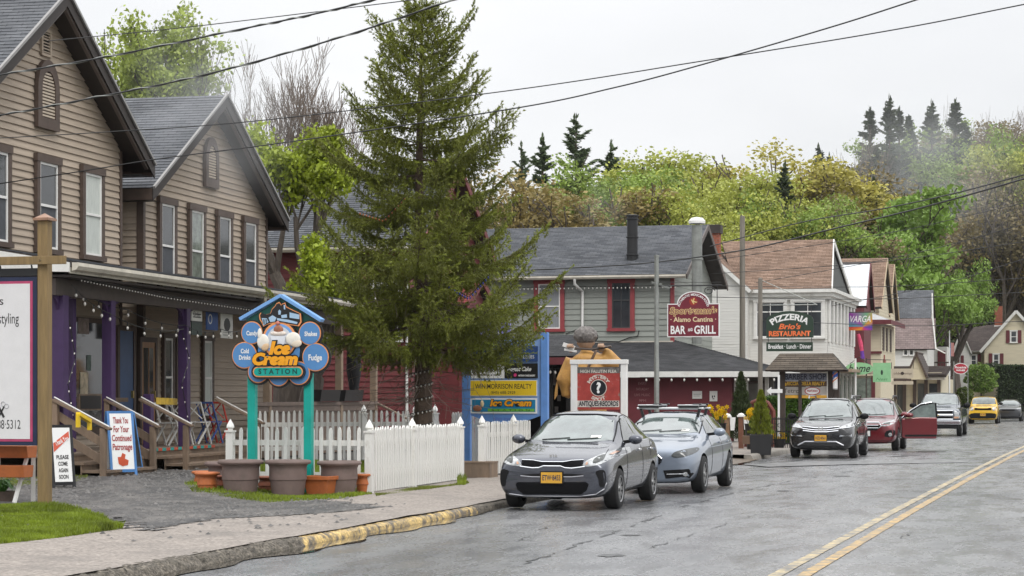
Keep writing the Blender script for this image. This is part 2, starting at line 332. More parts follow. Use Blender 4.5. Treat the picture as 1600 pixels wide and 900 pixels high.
def stones(name,pts,zf,smin,smax,mat):
    n=len(pts); s=nr.uniform(smin,smax,n); a=nr.uniform(0,6.28,n); v=np.repeat(cube[None],n,0)*s[:,None,None]*nr.uniform(.6,1.2,(n,5,3))
    x=v[:,:,0]*np.cos(a)[:,None]-v[:,:,1]*np.sin(a)[:,None]; y=v[:,:,0]*np.sin(a)[:,None]+v[:,:,1]*np.cos(a)[:,None]
    z=np.array([zf(p[0]) for p in pts]); V=np.stack([x+pts[:,0:1],y+pts[:,1:2],v[:,:,2]*.8+z[:,None]],-1).reshape(-1,3)
    f=(cf[None]+np.arange(n)[:,None,None]*5).reshape(-1,3); return obj(name,npmesh(name,V,f,mat))
tag(stones('gravel',pts,lambda x:zg(x)+.004,.01,.036,M_peb),'loose dark gravel scattered over the drive','gravel',kind='stuff')
# wet gravel drive sheet
M_drive=PM('wet_gravel_drive',(.055,.052,.05),.5,.6,14,1.0,30,dirt=(.17,.155,.14),dscale=1.6,dlo=.46,dhi=.66,stretch=(1,.45,1))
dp=[]
for i,(x,y) in enumerate(pl):
    x2,y2=pl[(i+1)%len(pl)]
    for k in range(40):
        t=k/40; jj=.12*math.sin(k*.9+i)+.07*math.sin(k*2.1); dp.append((x+(x2-x)*t+rng.uniform(-.05,.05)+jj*.5,y+(y2-y)*t+rng.uniform(-.12,.12)+jj*2))
bm=bmesh.new(); bm.faces.new([bm.verts.new((x,y,0)) for x,y in dp]); bmesh.ops.triangulate(bm,faces=bm.faces)
bmesh.ops.subdivide_edges(bm,edges=bm.edges[:],cuts=3,use_grid_fill=True)
for v in bm.verts: v.co.z=zg(v.co.x)+.006*math.sin(v.co.y*1.3+v.co.x)+.004+.006*rng.random()
me=bpy.data.meshes.new('gravel_drive'); bm.to_mesh(me); bm.free(); me.materials.append(M_drive); tag(obj('gravel_drive',me),kind='structure')
# grass
M_grass=PM('grass_blades',(.19,.25,.018),.5,.6,1.7,transl=.35)
def grass(name,poly,n,h0,h1,label,lean=.5,mat=None,zoff=0):
    pts,_=scatter_px(poly,n); n=len(pts); a=nr.uniform(0,6.28,n); h=nr.uniform(h0,h1,n)*(.7+.5*np.sin(pts[:,0]*3)*np.sin(pts[:,1]*2.1)); h=np.abs(h)+.01; wd=nr.uniform(.004,.009,n)
    z=np.array([zg(p[0]) for p in pts])-.012+zoff; lx,ly=np.cos(a)*h*lean*nr.uniform(.2,1,n),np.sin(a)*h*lean*nr.uniform(.2,1,n); b=nr.uniform(0,6.28,n)
    wx,wy=np.cos(b)*wd,np.sin(b)*wd; X,Y=pts[:,0],pts[:,1]
    V=np.stack([np.stack([X-wx,Y-wy,z],-1),np.stack([X+wx,Y+wy,z],-1),np.stack([X+lx*.4+wx*.8,Y+ly*.4+wy*.8,z+h*.6],-1),np.stack([X+lx*.4-wx*.8,Y+ly*.4-wy*.8,z+h*.6],-1),np.stack([X+lx,Y+ly,z+h],-1)],1).reshape(-1,3)
    k=np.arange(n)[:,None]*5; f=np.concatenate([k+np.array([[0,1,2]]),k+np.array([[0,2,3]]),k+np.array([[3,2,4]])])
    return tag(obj(name,npmesh(name,V,f,mat or M_grass)),label,'grass',kind='stuff')
grass('grass',[(-60,803),(60,801),(140,806),(192,826),(120,836),(0,850),(-60,856)],42000,.05,.11,'bright green grass strip below the wooden sign post')
grass('grass',[(288,768),(330,764),(575,766),(582,772),(520,780),(420,787),(300,777)],16000,.02,.075,'grass fringe growing around the flower pots')
M_moss=PM('yellow_moss',(.16,.19,.03),.8,.3,3,transl=.2)
grass('grass',[(-40,772),(40,764),(140,761),(130,770),(60,778),(-40,785)],6000,.01,.045,'mossy yellowish weeds in front of the porch steps',mat=M_moss)
grass('grass',[(300,762),(580,762),(582,771),(300,775)],5000,.01,.04,'yellow green moss under the flower pots',mat=M_moss)
grass('grass',[(395,742),(560,736),(640,738),(750,728),(748,744),(600,757),(420,757)],26000,.05,.14,'green lawn inside the white picket fence')
grass('grass',[(586,771),(730,753),(733,755),(588,775)],2500,.02,.05,'thin weeds along the foot of the white fence',mat=M_moss)
grass('grass',[(715,752),(728,752),(728,757),(715,758)],300,.08,.16,'green weed tuft at the end of the white fence')
# wooded hill behind the village
def hillz(X,Y):
    d=-S_*X+C_*Y; px=800+F*((C_*X+S_*Y)/max(d,1))
    d0=120+72*sm(-42,-12,X); t=sm(d0,d0+95-50*sm(-42,-12,X),d); hh=8+13*sm(1100,1480,px)
    return t*hh+.0*X+ (sm(215,420,d)*12)
v=[];f=[]; ds=ar(112,480,26); pxs=ar(-500,2600,50)
for d in ds:
    for px in pxs:
        r=ray(px); X,Y=r[0]*d,r[1]*d; v.append((X,Y,hillz(X,Y)+.1*math.sin(X*.3)*math.sin(Y*.23)-.12))
n=len(pxs); f=[(j*n+i,j*n+i+1,(j+1)*n+i+1,(j+1)*n+i) for j in range(len(ds)-1) for i in range(n-1)]
tag(MB().add(v,f,0,True).build('hill',PM('hill_floor',(.06,.05,.03),.95,.3,.3,dirt=(.05,.07,.02),dscale=.1)),kind='structure')
# ================= building kit =================
M_tan=PM('tan_clapboard',(.415,.338,.262),.7,.1,3,.15,40,stretch=(.35,1,6),rnd=.1,dirt=(.27,.215,.165),dscale=1.2,dlo=.5,dhi=.85)
M_trim=PM('brown_trim',(.085,.058,.045),.6,.2,5,.1)
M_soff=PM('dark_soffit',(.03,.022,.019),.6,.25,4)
M_white=PM('white_paint',(.72,.71,.67),.5,.1,5,.05,dirt=(.45,.42,.36),dscale=2,dlo=.55,dhi=.8)
M_vinyl=PM('white_vinyl',(.78,.77,.74),.4,.06,4)
M_cream=PM('cream_gutter',(.55,.51,.43),.45,.15,3,dirt=(.25,.22,.18),dscale=2,dlo=.5,dhi=.8)
M_pane=PM('window_glass',(.035,.04,.045),.06,.3,2,spec=.7)
M_pane2=PM('bright_window_glass',(.16,.19,.16),.05,.5,5,spec=1)
M_curt=PM('lace_curtain',(.55,.58,.54),.8,.2,14,.3,stretch=(3,1,.2))
M_screen=PM('insect_screen',(.07,.075,.085),.75,.2,5)
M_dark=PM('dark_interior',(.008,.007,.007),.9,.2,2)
M_wood=PM('weathered_wood',(.2,.14,.095),.7,.25,5,.4,30,stretch=(1,1,.25),rnd=.15,dirt=(.1,.075,.055),dscale=2)
M_wood2=PM('treated_post_wood',(.23,.155,.065),.65,.25,7,.4,40,stretch=(2.5,2.5,.25),dirt=(.16,.105,.045),dscale=2.5,dlo=.5,dhi=.8)
M_purp=PM('purple_paint',(.05,.022,.085),.5,.15,4,.1)
M_black=PM('black_paint',(.012,.012,.013),.4,.2,5)
def shingle(name,c1,c2,rough=.85):
    m=bpy.data.materials.new(name); m.use_nodes=True; t=m.node_tree; b=t.nodes['Principled BSDF']; L=t.links.new; n=t.nodes.new
    tcn=n('ShaderNodeTexCoord'); a=n('ShaderNodeAttribute'); a.attribute_name='uvw'
    br=n('ShaderNodeTexBrick'); br.inputs['Scale'].default_value=1; br.inputs['Brick Width'].default_value=.3; br.inputs['Row Height'].default_value=.14; br.inputs['Mortar Size'].default_value=.006; br.inputs['Bias'].default_value=0
    br.inputs['Color1'].default_value=(*c1,1); br.inputs['Color2'].default_value=(*c2,1); br.inputs['Mortar'].default_value=(*[x*.35 for x in c1],1); L(a.outputs['Vector'],br.inputs['Vector'])
    nz=n('ShaderNodeTexNoise'); nz.inputs['Scale'].default_value=1.1; nz.inputs['Detail'].default_value=7; L(tcn.outputs['Object'],nz.inputs['Vector'])
    nf=n('ShaderNodeTexNoise'); nf.inputs['Scale'].default_value=60; L(tcn.outputs['Object'],nf.inputs['Vector'])
    ad=n('ShaderNodeMath'); L(nz.outputs['Fac'],ad.inputs[0]); L(nf.outputs['Fac'],ad.inputs[1]); mrn=n('ShaderNodeMapRange'); mrn.inputs[1].default_value=.7; mrn.inputs[2].default_value=1.3; mrn.inputs[3].default_value=.7; mrn.inputs[4].default_value=1.3; L(ad.outputs[0],mrn.inputs[0])
    v=n('ShaderNodeVectorMath'); v.operation='SCALE'; L(br.outputs[0],v.inputs[0]); L(mrn.outputs[0],v.inputs['Scale']); L(v.outputs[0],b.inputs['Base Color']); b.inputs['Roughness'].default_value=rough
    bp=n('ShaderNodeBump'); bp.inputs['Strength'].default_value=.4; bp.inputs['Distance'].default_value=.01; L(nf.outputs['Fac'],bp.inputs['Height']); L(bp.outputs[0],b.inputs['Normal']); return m
M_rgray=shingle('gray_shingles',(.085,.09,.1),(.125,.13,.14)); M_rdark=shingle('charcoal_shingles',(.055,.06,.07),(.11,.115,.125)); M_rbrown=shingle('brown_shingles',(.17,.105,.07),(.27,.18,.13)); M_rblack=shingle('black_shingles',(.025,.026,.028),(.06,.06,.064))
M_rdkbrown=shingle('dark_brown_shingles',(.06,.045,.04),(.09,.07,.062))
def roof(par,e0,e1,r1,r0,mat,under,name='roof',th=.14,step=.14,lift=.012):
    """stepped shingle courses from eave e0-e1 up to ridge r0-r1, with a slab below"""
    e0,e1,r0,r1=map(Vector,(e0,e1,r0,r1)); m=MB(); Ls=(r0-e0).length; n=max(2,int(Ls/step)); nrm=(e1-e0).cross(r0-e0).normalized()
    if nrm.z<0: nrm=-nrm
    uv=[]
    for i in range(n):
        a,b=i/n,(i+1)/n; A0=e0.lerp(r0,a)+nrm*lift; A1=e1.lerp(r1,a)+nrm*lift; B0=e0.lerp(r0,b); B1=e1.lerp(r1,b); C0=e0.lerp(r0,a)-nrm*.004; C1=e1.lerp(r1,a)-nrm*.004
        m.add([A0,A1,B1,B0],[(0,1,2,3)]); w=(A1-A0).length; o=(e0-A0).dot((e1-e0).normalized()); uv+=[(-o,a*Ls+.005,0),(w-o,a*Ls+.005,0),(w-o,b*Ls,0),(-o,b*Ls,0)]
        m.add([C0,C1,A1,A0],[(0,1,2,3)]); uv+=[(-o,a*Ls,0),(w-o,a*Ls,0),(w-o,a*Ls+.001,0),(-o,a*Ls+.001,0)]
    b=len(m.v); dn=-nrm*th; m.add([e0,e1,r1,r0,e0+dn,e1+dn,r1+dn,r0+dn],[(4,7,6,5),(0,4,5,1),(1,5,6,2),(2,6,7,3),(3,7,4,0)],1); uv+=[(0,0,0)]*8
    me=bpy.data.meshes.new(name); me.from_pydata(m.v,[],m.f); me.materials.append(mat); me.materials.append(under); me.polygons.foreach_set('material_index',m.m)
    at=me.attributes.new('uvw','FLOAT_VECTOR','POINT'); at.data.foreach_set('vector',np.array(uv,dtype=np.float32).ravel())
    return obj(name,me,par)
def siding(par,x0,x1,z0,zt,y,mat,ex=.132,name='siding_board',prof=None,skip=None,th=.034):
    """courses of lapped boards, each its own piece; prof(z)->(xa,xb) trims them under a gable"""
    cache={}; z=z0
    while z<zt-.02:
        za,zb=z,min(z+ex*1.02,zt); a0,a1=prof(za) if prof else (x0,x1); b0,b1=prof(zb) if prof else (x0,x1)
        if a1-a0<.08: break
        if b1<b0: b0=b1=(a0+a1)/2
        key=(round(a0,3),round(a1,3),round(b0,3),round(b1,3),round(zb-za,3))
        if key not in cache:
            m=MB(); t=zb-za
            m.add([(a0,-th,0),(a1,-th,0),(a1,0,0),(a0,0,0),(b0,-.004,t),(b1,-.004,t),(b1,0,t),(b0,0,t)],[(0,1,5,4),(3,2,1,0),(4,5,6,7),(0,4,7,3),(1,2,6,5)]); cache[key]=m.mesh(name,mat)
        obj(name,cache[key],par,(0,y,za)); z+=ex
def window(par,x0,x1,z0,z1,y,casing,cw=.12,sashm=None,pane=None,curtain=None,proud=.07,rail=.5,sill=True,name='window',mull=0,cy=None,pane2=None):
    """casing > sash, two panes"""
    m=MB(); yo=y-proud
    m.box(x0,x0+cw,yo,y,z0,z1).box(x1-cw,x1,yo,y,z0,z1).box(x0-.02,x1+.02,yo-.015,y,z1-cw,z1+.01)
    m.box(x0-.03,x1+.03,yo-.03,y,z0-.0,z0+cw*.7)
    w=m.build(name,casing,par); sashm=sashm or M_vinyl; a,b,c,d=x0+cw,x1-cw,z0+cw*.7,z1-cw; s=.045; ym=y-.025; zm=c+(d-c)*rail
    q=MB(); q.box(a,a+s,ym-.03,ym,c,d).box(b-s,b,ym-.03,ym,c,d).box(a+s,b-s,ym-.03,ym,d-s,d).box(a+s,b-s,ym-.03,ym,c,c+s).box(a+s,b-s,ym-.035,ym,zm-s/2,zm+s/2)
    for i in range(mull):
        xx=a+s+(b-a-2*s)*(i+1)/(mull+1); q.box(xx-.012,xx+.012,ym-.028,ym,c+s,d-s)
    q.build('sash',sashm,w)
    p1=pane or M_pane
    for kk,(u,v) in enumerate(((c+s,zm-s/2),(zm+s/2,d-s))):
        bx('pane',(curtain or (pane2 if kk and pane2 else p1)),w,a+s,b-s,ym-.008,ym-.002,u,v)
    return w
def archvent(par,xc,z0,z1,w,y,frame,slatm,name='arched_vent'):
    r=w/2; n=12; out=[(xc-r,z0),(xc+r,z0)]+[(xc+r*math.cos(math.pi*i/n),z1-r*1.25+r*1.25*math.sin(math.pi*i/n)) for i in range(n+1)]
    k=.62; inn=[(xc-r*k,z0+.2),(xc+r*k,z0+.2)]+[(xc+r*k*math.cos(math.pi*i/n),z1-r*1.25+r*1.25*k*math.sin(math.pi*i/n)) for i in range(n+1)]
    m=MB(); N_=len(out); yo=y-.08
    vs=[(p[0],yo,p[1]) for p in out]+[(p[0],yo,p[1]) for p in inn]+[(p[0],y,p[1]) for p in out]+[(p[0],y,p[1]) for p in inn]
    fs=[]
    for i in range(N_):
        j=(i+1)%N_; fs+=[(i,j,N_+j,N_+i),(i,2*N_+i,2*N_+j,j),(N_+i,N_+j,3*N_+j,3*N_+i)]
    m.add(vs,fs); v=m.build(name,frame,par); MB().prism(inn,y-.03,y-.025).build('backing',M_trim,v)
    z=z0+.22; top=z1-r*1.25
    while z<z1-.1:
        hw=r*k if z<top else r*k*math.sqrt(max(0,1-((z-top)/(r*1.25*k))**2))
        if hw>.05: bx('slat',slatm,v,xc-hw,xc+hw,y-.06,y-.035,z,z+.035)
        z+=.06
    return v
M_slat=PM('vent_slats',(.5,.42,.33),.6,.1,4)
A_=Fr(222,44.6,vp=1580)
# ================= two tan gabled houses with a shared porch =================
def gable_house(label,xl,xr,zE,zA,ov,depth,wins,vent,topvent,slopeside=None,zw0=.5):
    root=A_.root('gabled_house',label,'house'); xc=(xl+xr)/2; s=(zA-zE)/((xr-xl)/2+ov[0]); eo=ov[0]; yo=-ov[1]
    zwall=zA-.2-s*(xr-xl)/2; zap=zA-.2
    MB().prism([(xl,.3),(xr,.3),(xr,zwall),(xc,zap),(xl,zwall)],0.0,depth).build('wall',M_tan,root)
    def prof(z):
        if z<=zwall: return (xl,xr)
        q=(zap-z)/s; return (xc-q,xc+q)
    siding(root,xl,xr,zw0,zap-.05,0,M_tan,prof=prof)
    if slopeside: # boards on the side wall facing the camera
        cache=None; z=zw0
        while z<zwall-.02:
            if cache is None:
                m=MB(); t=.134; m.add([(-.034,0,0),(-.034,depth,0),(0,depth,0),(0,0,0),(-.004,0,t),(-.004,depth,t),(0,depth,t),(0,0,t)],[(1,0,4,5),(0,1,2,3),(5,4,7,6),(0,3,7,4),(2,1,5,6)]); cache=m.mesh('siding_board',M_tan)
            obj('siding_board',cache,root,(xl,0,z)); z+=.132
    for x in (xl,xr): bx('corner_board',M_trim,root,x-.07 if x==xr else x-.046,x+.03 if x==xr else x+.07,-.048,.1,.4,zwall-.02)
    # roof slopes
    rz=zA; 
    roof(root,(xr+eo,yo,zE),(xr+eo,depth,zE),(xc,depth,rz),(xc,yo,rz),M_rgray,M_soff)
    roof(root,(xl-eo,yo,zE),(xl-eo,depth,zE),(xc,depth,rz),(xc,yo,rz),M_rgray,M_soff)
    for sg,xe in ((1,xr+eo),(-1,xl-eo)):
        m=MB(); m.add([(xe,yo-.03,zE-.02),(xc,yo-.03,rz-.02),(xc,yo-.03,rz-.26),(xe,yo-.03,zE-.26),(xe,yo-.004,zE-.02),(xc,yo-.004,rz-.02),(xc,yo-.004,rz-.26),(xe,yo-.004,zE-.26)],[(0,1,2,3),(7,6,5,4),(0,4,5,1),(2,6,7,3),(0,3,7,4),(1,5,6,2)]); m.build('rake_board',M_soff,root)
        m=MB(); m.bar((xe,yo-.045,zE+.01),(xc,yo-.045,rz+.012),.05,.05); m.build('drip_edge',PM('gray_metal_edge',(.25,.24,.23),.4,.1,4),root)
        m=MB(); a=Vector((xe-sg*.35*.8,yo+.04,zE-.28+.35*.8*s)); b=Vector((xc,yo+.04,rz-.28)); m.bar(a,b,.07,.05); m.build('rake_moulding',PM('brown_moulding',(.1,.08,.07),.4,.1),root)
        # boxed soffit below the rake
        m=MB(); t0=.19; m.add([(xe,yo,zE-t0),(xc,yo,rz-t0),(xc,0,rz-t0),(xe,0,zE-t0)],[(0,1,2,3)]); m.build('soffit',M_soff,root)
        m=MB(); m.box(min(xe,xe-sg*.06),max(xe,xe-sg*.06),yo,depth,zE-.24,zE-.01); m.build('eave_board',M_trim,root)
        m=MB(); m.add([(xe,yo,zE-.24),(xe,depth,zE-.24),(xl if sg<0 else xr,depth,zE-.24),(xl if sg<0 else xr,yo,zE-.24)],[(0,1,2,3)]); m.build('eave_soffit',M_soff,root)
    for (x,w,z0,z1,k) in wins:
        window(root,x-w/2,x+w/2,z0,z1,-.035,M_trim,pane={0:M_pane,1:M_pane,2:M_pane2,3:M_screen}[k],pane2=M_pane if k==3 else None,curtain=M_curt if k==1 else None,cw=.13)
    archvent(root,*vent,-.035,M_trim,M_slat)
    if topvent:
        x,w,z0,z1=topvent; m=MB(); m.box(x-w/2,x-w/2+.06,-.07,-.021,z0,z1).box(x+w/2-.06,x+w/2,-.07,-.021,z0,z1).box(x-w/2,x+w/2,-.075,-.021,z1-.05,z1).box(x-w/2,x+w/2,-.075,-.021,z0,z0+.05); v=m.build('gable_vent',M_tan,root)
        bx('backing',M_dark,v,x-w/2+.05,x+w/2-.05,-.03,-.022,z0+.03,z1-.03)
        for i in range(7): zz=z0+.07+i*(z1-z0-.1)/7; bx('slat',M_tan,v,x-w/2+.06,x+w/2-.06,-.06,-.035,zz,zz+.022)
    return root
H1=gable_house('tall tan clapboard house with brown trim at the left edge, purple porch posts below',-8.17,-1.15,6.38,9.13,(.67,.45),9,
  [(-6.68,1.03,4.33,6.13,3),(-4.62,1.03,4.33,6.13,3),(-2.62,1.03,4.33,6.13,1)],(-4.66,6.62,7.9,.92),(-4.66,.42,7.96,8.46))
H2=gable_house('smaller tan gabled house with four narrow upstairs windows above the gutter',0,7.58,5.93,8.38,(.45,.4),9,
  [(1.2,.98,3.9,5.87,3),(2.9,.98,3.9,5.87,2),(4.6,.98,3.9,5.87,3),(6.3,.98,3.9,5.87,3)],(3.76,6.33,7.45,.8),None,slopeside=True)
# ---- porch belonging to house 2 (deck, posts, roof, gutter) ----
DK=.72; PY=-1.6; xe=11.5
po=empty('porch',par=H2)
def part(m,name,mat,par=None,bevel=0): return m.build(name,mat,par or H2,bevel)
bpy.data.objects.remove(po)
pr=A_.root('porch','long porch with purple posts and cream gutter in front of the tan houses','porch')
M_deck=PM('deck_boards',(.21,.16,.12),.6,.25,4,.2,30,stretch=(.4,3,1),rnd=.12,dirt=(.12,.09,.07),dscale=1.5)
for i in range(11): bx('deck_board',M_deck,pr,-8.3,xe,PY+i*.145,PY+i*.145+.14,DK-.04,DK)
for i,z in enumerate((.37,.53)): bx('skirt_board',M_wood,pr,-8.25,xe,PY+.012,PY+.04,z,z+.15)
roof(pr,(-7.75,PY-.35,3.98),(xe+.3,PY-.35,3.98),(xe+.3,-.03,4.3),(-7.75,-.03,4.3),M_rdark,M_soff,th=.1)
m=MB(); g0=PY-.36; m.prism([(g0,3.96),(g0-.11,3.96),(g0-.12,3.9),(g0-.08,3.84),(g0,3.82)],-7.75,xe+.3,axis='x'); m.build('gutter',M_cream,pr)
bx('fascia',M_cream,pr,-7.75,xe+.3,PY-.33,PY-.3,3.78,3.95); 
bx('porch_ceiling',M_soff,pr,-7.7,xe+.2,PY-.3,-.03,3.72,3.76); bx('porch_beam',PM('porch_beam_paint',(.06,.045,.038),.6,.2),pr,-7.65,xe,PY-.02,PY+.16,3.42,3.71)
m=MB(); m.prism([(PY-.33,3.8),(-.03,3.85),(-.03,4.28),(PY-.33,3.96)],-7.8,-7.755,axis='x'); m.build('porch_end_board',M_white,pr)
def post(x,y,mat,w=.17,z1=3.43,name='porch_post',cap=None):
    return MB().box(x-w/2,x+w/2,y-w/2,y+w/2,DK,z1).build(name,mat,pr,.008)
for px in (94,170,288): x=A_.x(px,PY+.07); post(x,PY+.07,M_purp,.22 if px==94 else .19)
post(A_.x(111,-1.2),-1.2,M_purp,.14)
M_brpost=PM('brown_post_paint',(.27,.2,.14),.6,.15,4)
for px in (530,584,418): x=A_.x(px,PY+.07); post(x,PY+.07,M_brpost,.16)
# brackets on purple posts
for px in (94,170,288):
    x=A_.x(px,PY+.07)
    for sg in (-1,1):
        pl=[(x+sg*.09,3.42),(x+sg*.42,3.42)]+[(x+sg*(.42-.33*math.sin(t*1.571)),3.42-.36*(1-math.cos(t*1.571))) for t in (.35,.6,.8,1)]
        MB().prism(pl,PY+.04,PY+.09).build('post_bracket',M_purp,pr)
# purple low newel
for px,z in ((232,1.75),): x=A_.x(px,PY+.1); bx('newel_post',M_purp,pr,x-.08,x+.08,PY+.02,PY+.18,DK,z,bevel=.01)
# brown solid railing panel at the right part of the porch
M_bead=PM('brown_beadboard',(.15,.105,.08),.65,.15,3,.1,stretch=(1,1,.2),rnd=.08)
xa=A_.x(402,PY); xb=A_.x(589,PY); n=0; x=xa
while x<xb-.05: bx('panel_board',M_bead,pr,x,x+.148,PY+.05,PY+.07,DK-.3,1.5); x+=.15
bx('top_rail',PM('rail_paint',(.17,.125,.1),.6,.15),pr,xa-.05,xb,PY-.02,PY+.14,1.5,1.58); bx('fascia_rail',MATS['rail_paint'],pr,xa,xb,PY+.01,PY+.049,1.36,1.5)
# downspout
dx=A_.x(403,PY-.1); MB().tube([(dx-.45,PY-.42,3.84),(dx-.45,PY-.42,3.74),(dx,PY+.02,3.5),(dx,PY+.02,.6)],.04,8).build('downspout',M_cream,pr)
# ---- ground floor of the houses seen under the porch ----
def leaf(par,x0,x1,z0,z1,y,mat,name='door',glass=None,handle=True):
    d=bx(name,mat,par,x0,x1,y-.05,y,z0,z1,bevel=.006)
    if glass:
        a,b,c,e=glass; g=bx('pane',M_pane,d,x0+a,x1-b,y-.056,y-.051,z0+c,z1-e)
        bx('glazing_bar',mat,d,(x0+x1)/2-.012,(x0+x1)/2+.012,y-.066,y-.057,z0+c,z1-e)
    m=MB(); m.box(x0-.1,x0,y-.07,y,z0,z1+.1).box(x1,x1+.1,y-.07,y,z0,z1+.1).box(x0,x1,y-.07,y,z1,z1+.1); m.build('door_frame',M_trim,d)
    if handle: bx('door_handle',PM('brass',(.5,.38,.15),.3,.1,4,metal=1),d,x1-.12,x1-.07,y-.1,y-.05,z0+.95,z0+1.1)
    return d
M_door=PM('orange_wood_door',(.36,.19,.085),.5,.2,5,.1,stretch=(2,2,.3)); M_blue=PM('deep_blue_paint',(.02,.075,.2),.45,.15,3)
leaf(H2,A_.x(216),A_.x(237),DK,DK+2.1,-.022,M_door,glass=(.1,.1,1.0,.12))
leaf(H1,A_.x(181),A_.x(203),DK,DK+2.3,-.026+.004,M_blue,name='blue_door')
for a,b in ((250,262),(270,279),(312,324)): window(H2,A_.x(a),A_.x(b)+.2,DK+.5,DK+2.3,-.021,M_trim,curtain=M_curt if a>262 else None,cw=.09)
# shop window of house 1
q=bx('shop_window',M_trim,H1,-6.9,A_.x(160)+.05,-.06,-.021,DK+.25,DK+2.5); bx('pane',M_pane,q,-6.8,A_.x(158)-.05,-.066,-.061,DK+.4,DK+2.4)
for k,(x,z,w,h,c) in enumerate(((-3.2,1.75,.35,.42,(.5,.42,.3)),(-3.3,2.9,.5,.3,(.25,.2,.18)),(-2.9,2.2,.2,.3,(.12,.16,.14)))): bx('display_card',PM('card%d'%k,c,.8,.4,9),q,x,x+w,-.075,-.07,z,z+h)
bx('shelf',M_wood,q,-3.6,-1.9,-.5,-.07,1.6,1.68)
# ================= porch steps with plank railings =================
def steps(label,x0,x1,rails,n=2):
    r=A_.root('porch_steps',label,'steps'); run=.85; zb=.32
    for i in range(n):
        y1=PY-.01-i*run/n-.0; z=DK-(i+1)*(DK-zb)/(n+1)
        bx('tread',M_wood,r,x0,x1,y1-run/n-.03,y1,z-.045,z); bx('riser',M_wood,r,x0+.02,x1-.02,y1-run/n+.02,y1-run/n+.04,zb-.06,z-.046)
    for x,planks in rails:
        y0,y1=PY+.05,PY-run; za,zb2=DK+.93,DK+.43
        MB().bar((x,y0+.05,za),(x,y1-.1,zb2),.14,.04).build('handrail',M_wood,r,.005)
        bx('rail_post',M_wood,r,x-.05,x+.05,y1-.02,y1+.08,zb-.06,zb2+.02,bevel=.005)
        if planks:
            for k in (.26,.56): MB().bar((x+.055,y0,za-k),(x+.055,y1+.02,zb2-k),.03,.14).build('rail_plank',M_wood,r,.003)
            bx('rail_post',M_wood,r,x-.05,x+.05,y0-.05,y0+.05,DK,za-.02,bevel=.005)
        MB().tube([(x-.055,y0,za+.045),(x-.055,y1-.1,zb2+.045)],.012,6).build('light_strip',M_vinyl,r)
    return r
steps('wide wooden steps with plank railing left of the blue sandwich board',-7.5,-5.3,[(-7.5,1),(-5.32,1)])
steps('wooden steps with plank railing in front of the orange wood door',-3.75,.25,[(-3.72,0),(.24,0)],n=2)
s3=A_.root('porch_steps','brown steps with thin handrail at the far end of the long porch','steps')
for i in range(3): bx('tread',M_deck,s3,xe+.02+i*.3,xe+.34+i*.3,PY+.1,PY+1.2,DK-.16*(i+1)-.05,DK-.16*(i+1))
MB().tube([(xe-.1,PY+.05,1.58),(xe+2.6,PY-.2,1.05)],.03,6).build('handrail',M_brpost,s3); bx('rail_post',M_brpost,s3,xe+2.4,xe+2.5,PY-.22,PY-.12,.3,1.12)
# striped edge on the deck
for i in range(16): x=-3.3+i*.2; bx('painted_edge_block',PM('edge_%d'%(i%2),((.02,.3,.27),(.5,.07,.03))[i%2],.5),pr,x,x+.198,PY-.02,PY-.002,DK-.05,DK+.004)
# ================= string lights on the porch =================
M_bulb=PM('frosted_bulb',(.62,.6,.55),.2,.05,4,spec=.6); M_wire=PM('black_wire',(.012,.012,.012),.5,.1)
def stringlights(name,label,pts,n,mat_bulb=M_bulb,r=.03,drop=.07,sag=.0,cat='string lights'):
    root=empty(name,pts[0],0,label,cat); o=Vector(pts[0]); P=[Vector(p)-o for p in pts]; line=[]
    for a,b in zip(P[:-1],P[1:]):
        sg=(b-a).length*sag
        for i in range(9): t=i/9; line.append(a.lerp(b,t)-Vector((0,0,4*sg*t*(1-t))))
    line.append(P[-1]); MB().tube(line,.008,5).build('cable',M_wire,root)
    bm_=MB().ell((0,0,-drop-r),(r*.8,r*.8,r*1.15),8,6).mesh('bulb',mat_bulb); sk=MB().tube([(0,0,0),(0,0,-drop)],r*.35,6).mesh('socket',M_wire)
    for i in range(n):
        t=(i+.5)/n*(len(line)-1); k=int(t); p=line[k].lerp(line[min(k+1,len(line)-1)],t-k)
        b=obj('bulb',bm_,root,p); obj('socket',sk,b)
    return root
wp=lambda px,py,y: A_.w(A_.x(px,y),y,A_.h(px,py,y)[1])
stringlights('string_lights','string of bulbs sagging from the left purple post to the middle one',[wp(112,445,-1.75),wp(172,490,-1.75),wp(287,514,-1.75)],9,sag=.04)
stringlights('string_lights','second bulb string swagged just above, from the left purple corner post',[wp(118,450,-1.6),wp(200,484,-1.6),wp(290,508,-1.6)],7,sag=.03)
stringlights('string_lights','bulb string swagged between the third purple post and the ice cream sign',[wp(290,508,-1.7),wp(345,514,-1.8),wp(400,505,-1.9)],9,sag=.06)
stringlights('string_lights','tiny icicle lights hanging under the cream porch gutter',[wp(125,434,-1.9),wp(260,462,-1.9),wp(395,482,-1.9)],60,r=.014,drop=.03)
stringlights('string_lights','bulb string hanging under the spruce branches beside the ice cream sign',[wp(500,515,-2.3),wp(560,525,-2.3),wp(610,515,-2.3)],6,sag=.03)
stringlights('string_lights','small lights wound down the second purple post at the left',[wp(108,500,-1.85),wp(118,560,-1.85),wp(106,600,-1.85),wp(116,655,-1.85)],9,r=.016,drop=.01)
stringlights('string_lights','small lights wound down the third purple post near the wood door',[wp(285,520,-1.85),wp(296,560,-1.85),wp(284,600,-1.85),wp(295,660,-1.85)],8,r=.016,drop=.01)
